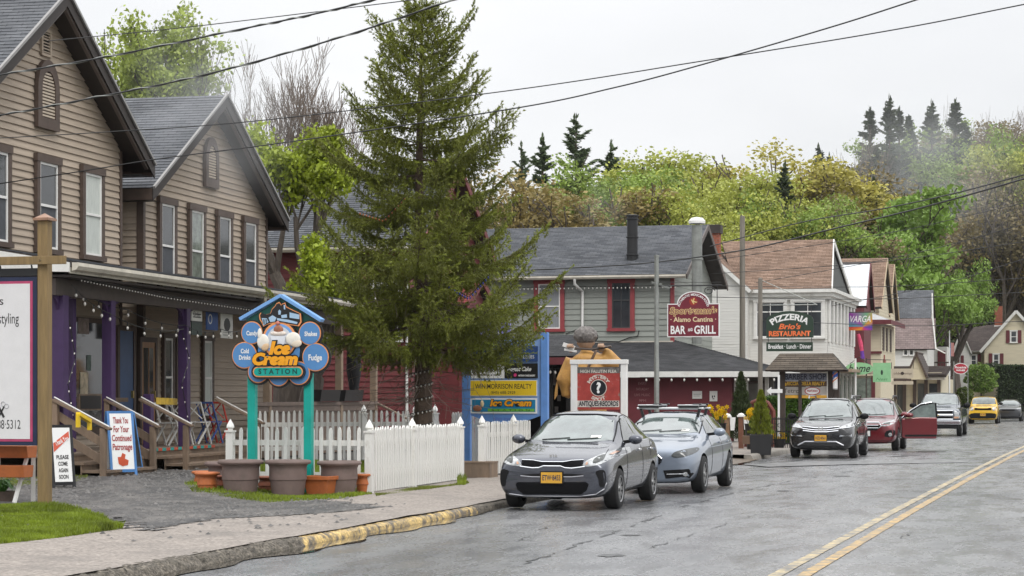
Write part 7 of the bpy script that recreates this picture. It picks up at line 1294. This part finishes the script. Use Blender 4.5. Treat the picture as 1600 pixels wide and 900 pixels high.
# ---- the big spruce ----
SB=W(658,HZ,44); SH=10.05; rg=np.random.default_rng(5)
zt=np.array([0,2.0,2.6,3.2,3.8,4.5,5.3,6.2,7.2,8.0,8.7,9.2,9.6,10.1]); lt_=np.array([1.6,2.1,2.5,2.75,2.8,2.5,2.15,1.95,1.75,1.45,1.1,.85,.5,.12])
S0=[];S1=[];T0=[];T1=[];br=MB(); z=2.95
while z<9.95:
    fr_=z/SH; nb=8 if z<8 else 7; ph=rg.uniform(0,6.28)
    for k in range(nb):
        if rg.random()<(.16 if z<5.5 else .1): continue
        a=ph+6.283*k/nb+rg.uniform(-.3,.3); L=float(np.interp(z,zt,lt_))*rg.uniform(.6,1.1)*(1+.16*math.sin(2*a+z*2.3)+.1*math.sin(3*a-z*4.1)); e=np.interp(fr_,[.2,.45,.7,1],[-.12,-.1,.12,.9])+rg.uniform(-.1,.1); d=np.array([math.cos(a),math.sin(a),0]); sd=np.array([-math.sin(a),math.cos(a),0]); zz=z+rg.uniform(-.1,.1)
        ts=np.linspace(0,1,9); cur=rg.uniform(-.12,.12); pts=d*(ts*L)[:,None]+sd*(cur*L*ts**2)[:,None]; pts[:,2]=zz+L*(e*ts*.9-.10*np.sin(np.pi*ts)*(1.3-fr_)+.30*ts**3.2)
        br.tube([tuple(p) for p in pts],[max(.006,.03*(L/2.6)*(1-t*.9)) for t in ts],5,cap=False)
        bp=lambda t:np.array([np.interp(t,ts,pts[:,i]) for i in range(3)])
        for i in range(3,8): S0.append(pts[i]);S1.append(pts[i+1])
        T0.append(pts[7]);T1.append(pts[8]+ (pts[8]-pts[7])*.4)
        t=.2
        while t<.99:
            p=bp(t); bd=unit(bp(min(1,t+.05))-bp(max(0,t-.05)))
            for sg in (-1,1):
                l=(.2+.3*L*(1-t)+.1*rg.random())*rg.uniform(.6,1.2); l=min(l,.8); ld=unit(bd*.75+sd*sg*rg.uniform(.5,1)+np.array([0,0,rg.uniform(-.12,.08)+.2*(t>.8)])); e1=p+ld*l+np.array([0,0,-.12*l*(1-fr_)]); S0.append(p);S1.append(e1)
                if rg.random()<.5: T0.append(p+(e1-p)*.6);T1.append(e1+(e1-p)*.18)
                hn=int(l/.075)
                for h_ in range(hn):
                    if rg.random()<.25+.3*(fr_>.75): continue
                    q_=p+(e1-p)*((h_+rg.random())/hn); hl=rg.uniform(.06,.34)*(1.15-.6*fr_)*(1.15-.5*t); S0.append(q_); S1.append(q_+np.array([rg.normal()*.08,rg.normal()*.08,-1])*hl+ld*hl*.25)
            t+=.105/max(L,.5)*rg.uniform(.8,1.3)
    z+=rg.uniform(.3,.5)*(1.0 if z<7.5 else .62)
# leader
S0.append(np.array([0,0,9.4]));S1.append(np.array([0,0,10.25]))
M_sp=PM('spruce_needles',(.155,.172,.024),.6,.55,1.6,transl=.25); M_sp2=PM('spruce_fresh_tips',(.26,.30,.045),.6,.35,2,transl=.35)
sp=empty('spruce_tree',(SB.x,SB.y,.1),0,'tall drooping spruce with lights on its trunk behind the white fence','tree'); sp.scale=(1.0,1.0,.93)
tp=[(.05*math.sin(z_*.7),.04*math.cos(z_*.9),z_) for z_ in ar(0,10,24)]; tm=MB(); tm.tube(tp,[(.215*(1-z_/10.6)+.06*math.exp(-z_*2.4))*(1+.06*rng.uniform(-1,1)) for _,_,z_ in tp],14,cap=False); tm.build('trunk',M_sbark,sp); br.build('branches',M_sbark,sp)
V,f=needles(np.array(S0),np.array(S1),78,.064,.024,1.1); obj('foliage',npmesh('foliage',V,f,M_sp),sp); V,f=needles(np.array(T0),np.array(T1),95,.062,.022,1.2); obj('fresh_tips',npmesh('fresh_tips',V,f,M_sp2),sp)
# bare dead twigs in the lower crown
m=MB()
for i in range(260):
    z_=rg.uniform(1.6,4.2); a=rg.uniform(0,6.28); l=rg.uniform(.4,1.5); p=np.array([.15*math.cos(a),.15*math.sin(a),z_]); q_=p+np.array([math.cos(a)*l,math.sin(a)*l,rg.uniform(-.5,.1)*l]); m.tube([p,(p+q_)/2+rg.normal(size=3)*.05,q_,q_+np.array([rg.normal()*.1,rg.normal()*.1,-.3])],[.008,.006,.005,.004],3,cap=False)
m.build('dead_twigs',M_twig,sp)
def trunk_lights():
    pts=[]; n=70
    for i in range(n): a=i*.62; z_=.45+1.85*i/n; pts.append((SB.x+.235*math.cos(a),SB.y+.235*math.sin(a),z_+.2))
    stringlights('string_lights','small white lights wound around the spruce trunk',pts,110,r=.02,drop=.005)
trunk_lights()
# coloured light string caught in the spruce
for k,(a,b_,c) in enumerate((((560,330),(640,300),(1,)),((700,445),(765,428),(1,)))):
    w0,w1=W(*a,43),W(*b_,43.2); stringlights('string_lights',('coloured bulbs tangled in the upper left spruce branches','blue bulbs tangled low in the right spruce branches')[k],[w0,(w0+w1)/2-Vector((0,0,.35)),w1],16,mat_bulb=PM('blue_bulb_%d'%k,((.3,.1,.03),(.03,.06,.35))[k],.3),r=.022,drop=.02)
# ---- other near trees ----
M_lf1=leafmat('maple_leaves',(.32,.39,.07)); M_lf2=leafmat('bright_spring_leaves',(.30,.37,.025)); M_lf3=leafmat('yellow_green_buds',(.37,.40,.075),.35); M_lf4=leafmat('olive_buds',(.27,.21,.07),.4); M_lf5=leafmat('fresh_maple_leaves',(.2,.31,.055)); M_lf6=leafmat('dark_leaves',(.04,.065,.02))
p=W(335,HZ,78); place('maple_tree','pale green leafing maple rising behind the tan houses',(p.x,p.y,.2),.4,(.8,.8,1),broad(3,16.3,.13,M_lf1,ntip=16,rad=.7,clump=.5,levels=5,spread=.5,trunk=.3,up=.55,minr=.015,kids=(2,4)))
p=W(228,HZ,82); place('maple_tree','lower pale maple showing above the valley between the two tan roofs',(p.x,p.y,.2),1.4,(.8,.8,1),broad(13,14.2,.13,M_lf1,ntip=10,rad=.7,clump=.5,levels=5,spread=.5,trunk=.3,up=.5,minr=.015,kids=(2,4)))
p=W(455,HZ,57.5); place('young_tree','bright yellow green tree between the smaller tan house and the spruce',(p.x,p.y,.2),.2,(.85,.85,1),broad(8,8.9,.1,M_lf2,ntip=40,rad=.42,clump=.6,levels=5,spread=.55,trunk=.14,up=.5,minr=.008,kids=(2,4)))
p=W(478,HZ,56); place('young_tree','lower bright green tree between the ice cream sign and the spruce',(p.x,p.y,.2),2.2,(.8,.8,1),broad(9,5.9,.1,M_lf2,ntip=30,rad=.42,clump=.6,levels=5,spread=.5,trunk=.14,up=.5,minr=.008,kids=(2,4)))
def bare(seed,h,levels=6,spread=.5,trunk=.22): rg_=random.Random(seed); s,t=grow(rg_,h,levels,spread,.14,.55,trunk,(2,4),.72,.1); s,_=norm_h(s,t,h); return [skmesh(s,M_twig,'trunk',(6,5,4,3,3,3),.011)]
for px,yt,d,sd,lb in ((450,62,84,21,'bare leafless tree left of the spruce top, leftmost one'),(500,40,86,22,'bare leafless tree left of the spruce top, middle one'),(560,75,88,23,'bare leafless tree touching the left edge of the spruce crown')):
    p=W(px,yt,d); place('bare_tree',lb,(p.x,p.y,.2),sd,(.8,.8,1),bare(sd,p.z-.2))
# ---- small evergreens by the bar ----
def shrubcone(name,label,loc,h,r,mat,n,q=.05,extra=1.0):
    z=nr.random(n)**.8; a=nr.uniform(0,6.28,n); prof=(1-z)**.8*(.9+.1*np.sin(z*40)); rr=r*prof*np.sqrt(nr.uniform(.35,1.1,n)); C=np.stack([rr*np.cos(a)+.02*np.sin(9*a),rr*np.sin(a),z*h+.02],-1); D=unit(np.stack([np.cos(a)*.5,np.sin(a)*.5,np.ones(n)],-1)+nr.normal(size=(n,3))*.35); b=unit(np.cross(D,nr.normal(size=(n,3)))); s=(q*nr.uniform(.6,1.4,n))[:,None]
    V=np.stack([C-D*s,C+b*s*.4,C+D*s*1.2,C-b*s*.4],1).reshape(-1,3); rt=empty(name,loc,0,label,'shrub'); MB().tube([(0,0,-.05),(0,0,h*.8)],[.04,.015],6).build('trunk',M_bark,rt); obj('foliage',npmesh('foliage',V,np.arange(n*4).reshape(-1,4),mat),rt); return rt
M_gold=PM('golden_conifer',(.17,.20,.015),.6,.35,4,transl=.25); M_drk=PM('dark_conifer',(.045,.065,.02),.6,.4,4,transl=.2)
shrubcone('dwarf_conifer','small golden green conical conifer in the black square planter',planter_top,1.18,.36,M_gold,6500,.04)
p=W(1158,HZ,66); shrubcone('dwarf_conifer','taller dark narrow conifer beside the maroon wall',(p.x,p.y,.4),2.0,.5,M_drk,6500,.05)
def hedge(label,x0,x1,y0,y1,z0,z1,fr,mat,n,q=.05,name='hedge'):
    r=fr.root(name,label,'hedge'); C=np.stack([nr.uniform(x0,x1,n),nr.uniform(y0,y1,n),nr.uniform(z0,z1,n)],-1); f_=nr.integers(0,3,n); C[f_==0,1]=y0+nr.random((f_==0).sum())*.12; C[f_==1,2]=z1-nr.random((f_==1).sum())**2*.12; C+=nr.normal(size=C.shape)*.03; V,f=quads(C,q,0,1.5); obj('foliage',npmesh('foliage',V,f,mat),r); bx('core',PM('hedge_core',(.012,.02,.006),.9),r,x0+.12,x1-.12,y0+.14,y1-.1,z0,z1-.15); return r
HG=Fr(1196,72,perp=1720); hedge('clipped bright green hedge in front of the barber sign',0,HG.x(1262),0,.9,.1,HG.h(0,622)[1],HG,leafmat('hedge_leaves',(.07,.15,.012)),16000)
# ---- trees on the hill, each kind built once ----
TB={}
TB['y1']=broad(31,12,.11,M_lf3,ntip=44,rad=1.0,levels=4,spread=.62,trunk=.26,up=.35,minr=.03); TB['y2']=broad(32,12,.11,leafmat('golden_buds',(.43,.385,.085),.35),ntip=44,rad=.9,levels=4,spread=.6,trunk=.3,up=.4,minr=.03); TB['o1']=broad(33,12,.12,M_lf4,ntip=20,rad=.9,levels=4,spread=.55,trunk=.3,up=.45,minr=.03,kids=(3,5)); TB['g1']=broad(34,12,.11,leafmat('light_green_leaves',(.24,.33,.06)),ntip=44,rad=1.0,levels=4,spread=.6,trunk=.28,minr=.03)
TB['b1']=bare(35,12,5,.42,.3); TB['b2']=bare(36,12,5,.38,.3); TB['br']=broad(37,12,.11,leafmat('reddish_buds',(.235,.19,.09),.3),ntip=16,rad=.9,levels=4,spread=.5,trunk=.3,up=.5,minr=.03,kids=(3,5))
M_farsp=PM('far_spruce',(.05,.07,.03),.7,.35,.5,transl=.15); M_farpi=PM('far_pine',(.10,.14,.065),.7,.35,.5,transl=.2)
TB['s1']=conifer(41,14,2.6,M_farsp,nq=26,gap=.03,q=.24); TB['s2']=conifer(42,14,2.9,M_farsp,nq=26,gap=.03,q=.24); TB['p1']=conifer(43,14,3.2,M_farpi,True,40,.24,.2,.035); TB['p2']=conifer(44,14,2.8,M_farpi,True,40,.24,.25,.035); TB['m']=broad(45,12,.15,M_lf5,ntip=60,rad=.9,levels=4,spread=.75,trunk=.2,up=.25,squash=.5,minr=.03)
H0={'s1':14,'s2':14,'p1':14,'p2':14}
def hill(k,px,yt,d,wd,label,name=None,drop=0):
    d=d+20 if px>1340 and d>=180 else d; d=d if px<1515 or d>195 else 196; p=W(px,yt,d); z=hillz(p.x,p.y)-.3-drop; s=(p.z-z)/H0.get(k,12); nm={'s':'spruce_tree','p':'pine_tree','b':'bare_tree','m':'maple_tree'}.get(k[0],'hill_tree'); return place(nm,label,(p.x,p.y,z),rng.uniform(0,6),(s*wd,s*wd,s),TB[k],group='trees on the wooded hill')
hill('p1',900,183,178,1.2,'tallest white pine on the skyline above the gray house roof'); hill('p2',848,212,180,1.1,'pine left of the tallest pine, next to the spruce tips'); hill('p2',955,222,182,1.2,'shorter pine top right of the tallest white pine'); hill('p1',815,226,176,.8,'pale pine crown touching the big spruce on its right')
hill('g1',965,242,160,1.1,'light green tree just right of the tallest pine'); hill('y1',1040,230,165,1.25,'rounded yellow green tree on the skyline right of the pines'); hill('y2',1125,230,166,1.35,'large golden budding tree above the galvanised flue'); hill('y1',1185,262,150,1.0,'golden green tree above the brown restaurant roof'); hill('o1',880,262,140,1.3,'olive brown budding tree over the left part of the gray roof'); hill('o1',825,300,138,1.0,'brown budding tree between the spruce and the gray roof'); hill('g1',930,290,145,1.0,'pale green tree low behind the black stovepipe'); hill('y1',1070,290,142,1.0,'yellow green tree right above the galvanised flue')
hill('s2',1226,258,150,1.0,'dark rounded evergreen among the yellow trees'); hill('y2',1275,222,170,1.1,'golden tree on the skyline left of the tall spruces'); hill('g1',1265,290,150,.9,'light green tree below the golden skyline tree'); hill('br',1310,260,160,1.0,'reddish brown budding tree left of the tall spruces')
hill('s1',1359,172,185,1.05,'leftmost of the tall dark spruces on the skyline'); hill('s2',1390,154,186,.95,'tallest dark spruce on the right skyline'); hill('s1',1405,172,188,.95,'spruce close to the right of the tallest one'); hill('s2',1456,162,190,1.05,'dark spruce standing above the bright maple'); hill('s1',1493,160,192,1.1,'rightmost dark spruce on the skyline'); hill('b1',1478,148,200,.6,'thin bare tree between the two right spruces'); hill('b2',1575,148,200,.9,'bare pale tree at the top right corner of the hill'); hill('b1',1545,165,205,.8,'bare pale tree left of the top right one'); hill('b2',1325,192,200,.8,'bare grey tree left of the leftmost tall spruce'); hill('y2',1580,185,188,1.1,'golden tree at the right edge of the skyline'); hill('g1',1530,200,186,1.0,'pale green tree right of the rightmost spruce')
hill('m',1466,270,153,.9,'bright green maple standing above the gambrel roof',drop=5); hill('m',1425,345,151,.75,'lower left bright green maple behind the gray gambrel building',drop=4); TB['m2']=broad(46,12,.15,M_lf5,ntip=50,rad=1.1,levels=4,spread=.85,trunk=.1,up=.12,squash=.6,minr=.03); hill('m2',1500,405,166,.62,'lower right lobe of bright maple behind the flagpole',drop=1)
hill('br',1340,300,150,1.1,'dull brown tree behind the brown shingled gables'); hill('s2',1365,280,165,.9,'shadowy spruce behind the brown shingled gables'); hill('br',1420,250,172,1.1,'brown budding tree between the spruces and the maple'); hill('br',1560,260,178,1.2,'reddish budding tree right of the bright maple'); hill('s1',1535,340,176,1.2,'dark spruce right of the bright maple'); hill('o1',1590,330,174,1.0,'olive tree at the right edge above the cream house'); hill('s2',1570,390,180,1.1,'dark spruce behind the cream house roof'); hill('b1',1560,360,172,1.0,'bare pale trunked tree above the cream house chimney'); hill('y1',1600,230,175,.8,'yellow tree at the right edge beside the cables'); hill('o1',1530,440,182,1.0,'olive tree between the maple and the cream house')
# ---- the rest of the wood reads as one mass ----
def woods(name,label,keys,n,pxr,dr,hr,seed,share=.4):
    rg_=np.random.default_rng(seed); Vs=[];Fs=[];o=0; base=[]
    for k in keys:
        me=TB[k][-1] if len(TB[k])>1 else TB[k][0]; v=np.empty(len(me.vertices)*3,dtype=np.float32); me.vertices.foreach_get('co',v); v=v.reshape(-1,3); nq=len(v)//4; v=v[:nq*4].reshape(nq,4,3); base.append(v)
    for i in range(n):
        b_=base[i%len(base)]; sel=b_[rg_.random(len(b_))<share/(len(b_)/2400)]; cc=sel.mean(1,keepdims=True); sel=cc+(sel-cc)*1.9; px=rg_.uniform(*pxr); d=rg_.uniform(*dr); d=d if px<1370 else max(d,196+rg_.random()*30); r=ray(px); X,Y=r[0]*d,r[1]*d; h=rg_.uniform(*hr)/12; a=rg_.uniform(0,6.28); c,s_=math.cos(a),math.sin(a); v=sel*h; x=v[...,0]*c-v[...,1]*s_; y=v[...,0]*s_+v[...,1]*c
        w_=np.stack([x+X,y+Y,v[...,2]+hillz(X,Y)],-1).reshape(-1,3); Vs.append(w_); Fs.append(np.arange(len(w_)).reshape(-1,4)+o); o+=len(w_)
    return tag(obj(name,npmesh(name,np.concatenate(Vs),np.concatenate(Fs),base and TB[keys[0]][-1].materials[0])),label,'woods',kind='stuff')
woods('woods','mass of yellow green spring trees covering the hillside',['y1','g1'],70,(600,1250),(150,230),(8,12.5),1); woods('woods','mass of brown budding trees covering the hillside',['br','o1'],120,(560,1750),(150,235),(7,11.5),2); woods('woods','mass of dark evergreens on the upper hillside',['s1','s2'],46,(800,1750),(160,235),(8,12),3,.6); woods('woods','mass of golden trees along the hill',['y2'],30,(1000,1750),(165,230),(8,12),4)
woods('woods','dense brown and olive wood high on the right hillside',['br','o1'],80,(1240,1750),(200,240),(7,11.5),6,.9); woods('woods','pale green spring trees high on the right hillside',['g1','y1'],34,(1180,1750),(196,235),(7,11.5),7,.9); woods('woods','dark conifers massed on the right hillside',['s1','s2'],30,(1290,1750),(205,238),(7,11),8,.9)
# ---- far right shrubs ----
def bush(name,label,px,py,d,rx,rz,mat,n,q=.1):
    p=W(px,py,d); C=unit(nr.normal(size=(n,3)))*(nr.uniform(.55,1.0,n)**.6)[:,None]*np.array([rx,rx*.8,rz]); C*=(1+.14*np.sin(C[:,:1]*7)*np.sin(C[:,2:]*9)); V,f=quads(C,q,0,1.5); r=empty(name,(p.x,p.y,max(.1,p.z-rz)),0,label,'bush'); V[:,2]+=rz; obj('foliage',npmesh('foliage',V,f,mat),r); MB().tube([(0,0,-.3),(0,0,rz)],[.06,.03],5).build('stem',M_bark,r); return r
bush('round_bush','bright green round bush in front of the cream house',1533,591,168,1.3,1.15,M_lf5,6000); bush('dark_shrub','dark yew shrub behind the bright round bush',1548,582,171,1.0,.8,M_lf6,2500); bush('weed_shrub','olive weeds on the bank left of the yellow suv',1507,622,150,.7,.8,leafmat('weed_leaves',(.1,.14,.02)),2500); bush('weed_shrub','yellowish weeds behind the rail fence',1580,606,189,1.6,.5,leafmat('weed_yellow',(.2,.22,.04)),2500); bush('weed_shrub','green weeds left along the rail fence',1535,610,189,1.4,.5,leafmat('weed_leaves',(.1,.14,.02)),2500)
HR=Fr(1556,170,perp=1720); hedge('long dark hedge below the cream house at the right edge',0,9,0,1.2,.5,HR.h(0,571)[1],HR,M_lf6,9000,.12)
bk=Fr(1512,190,perp=1720); b2=bk.root('bank','',''); 
for kk in ('label','category'):
    if kk in b2: del b2[kk]
bpy.data.objects.remove(b2); tag(MB().add([bk.w(-3,-4,.0),bk.w(30,-4,.0),bk.w(30,3,1.6),bk.w(-3,3,1.6),bk.w(-3,30,2),bk.w(30,30,2)],[(0,1,2,3),(3,2,5,4)]).build('grass_bank',PM('bank_grass',(.09,.11,.03),.9,.4,2)),kind='structure')
pl_=W(3,790,29.5); 
def leafy(label,px,py,d,h):
    g=W(px,py,d); r=empty('potted_plant',(g.x,g.y,.16),0,label,'plant'); MB().lathe([(0,0),(.17,0),(.2,.26),(.17,.26),(.16,.2),(0,.2)],14).build('tub',PM('tub_wood',(.09,.065,.05),.8,.3),r); m=MB()
    for i in range(60):
        a=rng.uniform(0,6.28); l=rng.uniform(.15,.3); u=Vector((math.cos(a),math.sin(a),0)); s_=Vector((-u.y,u.x,0))*.02; p0=Vector((0,0,.2)); p1=u*l*.5+Vector((0,0,.2+h*rng.uniform(.6,1))); p2=u*l+Vector((0,0,.2+h*rng.uniform(.2,.7))); m.add([p0-s_,p0+s_,p1+s_,p1-s_,p2],[(0,1,2,3),(3,2,4)])
    o=m.build('leaves',leafmat('strap_leaves',(.07,.2,.03)),r); o['kind']='stuff'; return r
leafy('strappy green plant in a weathered tub at the left edge',2,785,29.6,.22)
# ================= overhead cables =================
def cable(label,pts,r,n=14,twist=False):
    P=[W(*p) for p in pts]; P.append(P[-1]+(P[-1]-P[-2])*2); P=([P[0]+(P[0]-P[1])*3] if pts[0][0]<0 else [])+P; o=P[0].copy(); rt=empty('overhead_cable',o,0,label,'cable'); L=[]
    P=[p-o for p in P]
    for i in range(len(P)-1):
        p0,p1,p2,p3=P[max(0,i-1)],P[i],P[i+1],P[min(len(P)-1,i+2)]
        for j in range(n): t=j/n; L.append(.5*((2*p1)+(p2-p0)*t+(2*p0-5*p1+4*p2-p3)*t*t+(3*p1-p0-3*p2+p3)*t**3))
    L.append(P[-1]); m=MB().tube(L,r,5).build('cable',M_wire,rt)
    if twist: MB().tube([p+Vector((0,r*1.2*math.cos(i*1.1),r*1.2*math.sin(i*1.1))) for i,p in enumerate(L)],r*.7,4).build('messenger_wire',M_galv,rt)
cable('thick twisted cable crossing the upper left corner, upper one',[(-80,130,30),(0,117,29.5),(165,89,28),(375,46,26.5),(500,20,25.5),(640,-14,24.5)],.0115,twist=True)
cable('thick twisted cable crossing the upper left corner, lower one',[(-80,188,30),(0,180,29.5),(150,152,28.5),(320,117,27),(520,62,25.8),(720,-4,24.5)],.0115,twist=True)
cable('thin wire above the thick cables at the upper left',[(75,64,33),(250,47,31),(400,30,30),(660,-2,28)],.007)
cable('thin wire running from the tall tan house up to the top right corner',[(-40,218,36),(170,206,35),(400,189,33.5),(800,141,30),(1100,95,28),(1400,46,26),(1640,-1,25)],.008)
cable('wire sweeping from the left windows up over the spruce to the top edge',[(-40,293,38),(125,268,37),(250,248,36),(450,222,34),(800,170,30.5),(960,137,29),(1090,103,28),(1300,42,26.5),(1450,-6,25.5)],.010)
cable('thick cable rising from the gray roof to the right edge, upper one',[(1110,385,70),(1250,348,62),(1380,326,55),(1500,300,50),(1640,262,45)],.016)
cable('thick cable across the restaurant roof to the right edge',[(830,422,76),(1000,412,70),(1160,391,64),(1300,358,58),(1450,322,52),(1640,268,46)],.022)
for k,(a,b_,c,d) in enumerate(((1105,408,1640,308),(1110,428,1640,372),(1095,446,1640,432),(1190,500,1640,500),(1300,478,1640,392),(1040,462,1640,455),(1180,442,1640,340))):
    cable(('faint wire above the brown roof','faint wire crossing the middle of the brown roof','faint wire just above the white cornice','faint wire at window height toward the cream house','faint rising wire over the gambrel roof','faint level wire over the pizzeria sign','faint wire rising over the bright maple')[k],[(a,b_,80),((a+c)/2,(b_+d)/2+9,68),(c,d,58)],.010)
ant=W(163,48,44); rt=empty('roof_antenna',(W(163,88,44)),0,'thin antenna standing on the ridge of the tall tan house','antenna'); MB().tube([(0,0,0),(0,0,.55)],.008,4).build('rod',M_wire,rt)
# ================= haze and drifting smoke =================
def vol(name,mesh,dens,col=(.9,.92,.94),label=None,noise=None):
    m=bpy.data.materials.new(name+'_air'); m.use_nodes=True; t=m.node_tree; t.nodes.clear(); o=t.nodes.new('ShaderNodeOutputMaterial'); v=t.nodes.new('ShaderNodeVolumePrincipled'); v.inputs['Color'].default_value=(*col,1); v.inputs['Density'].default_value=dens; v.inputs['Anisotropy'].default_value=.2; t.links.new(v.outputs[0],o.inputs['Volume'])
    mesh.materials.append(m); ob=obj(name,mesh); return tag(ob,label,'haze' if label else None,kind='stuff'),m,v
hb=MB().box(-320,260,-60,520,-1.2,60).mesh('haze',[]); vol('haze',hb,HAZE,label='thin damp haze over the whole village')

def puff(name,label,px,py,d,r,dens,seed):
    c=W(px,py,d); me=MB().ell((0,0,0),r,20,14).mesh(name,[]); ob,m,v=vol(name,me,dens,label=label); ob.location=c; ob['category']='smoke'
    t=m.node_tree; n=t.nodes.new; L=t.links.new; tc=n('ShaderNodeTexCoord'); dv=n('ShaderNodeVectorMath'); dv.operation='DIVIDE'; dv.inputs[1].default_value=r; L(tc.outputs['Object'],dv.inputs[0]); ln=n('ShaderNodeVectorMath'); ln.operation='LENGTH'; L(dv.outputs[0],ln.inputs[0])
    a=n('ShaderNodeMapRange'); a.interpolation_type='SMOOTHSTEP'; a.inputs[1].default_value=1; a.inputs[2].default_value=0; L(ln.outputs['Value'],a.inputs[0])
    z=n('ShaderNodeTexNoise'); z.noise_dimensions='4D'; z.inputs['W'].default_value=seed; z.inputs['Scale'].default_value=2.2; z.inputs['Detail'].default_value=3; L(dv.outputs[0],z.inputs['Vector']); b=n('ShaderNodeMapRange'); b.inputs[1].default_value=.38; b.inputs[2].default_value=.7; L(z.outputs['Fac'],b.inputs[0])
    q=n('ShaderNodeMath'); q.operation='MULTIPLY'; L(a.outputs[0],q.inputs[0]); L(b.outputs[0],q.inputs[1]); w_=n('ShaderNodeMath'); w_.operation='MULTIPLY'; w_.inputs[1].default_value=dens; L(q.outputs[0],w_.inputs[0]); L(w_.outputs[0],v.inputs['Density'])
puff('smoke','drifting pale smoke in front of the smaller tan gable',318,205,47,(2.6,2.6,2.6),.22,1.0)
puff('smoke','pale smoke drifting in front of the leafing maple on the left',330,110,68,(3.4,3,3.2),.13,5.0)
puff('smoke','pale mist hanging over the spruces on the right hillside',1440,285,176,(12,9,10),.085,2.0)
puff('smoke','thin blue smoke drifting left of the black stovepipe',945,322,84,(1.5,1.5,1.4),.14,3.0)
SC.cycles.volume_step_rate=2; SC.cycles.volume_max_steps=64
bpy.context.view_layer.update()
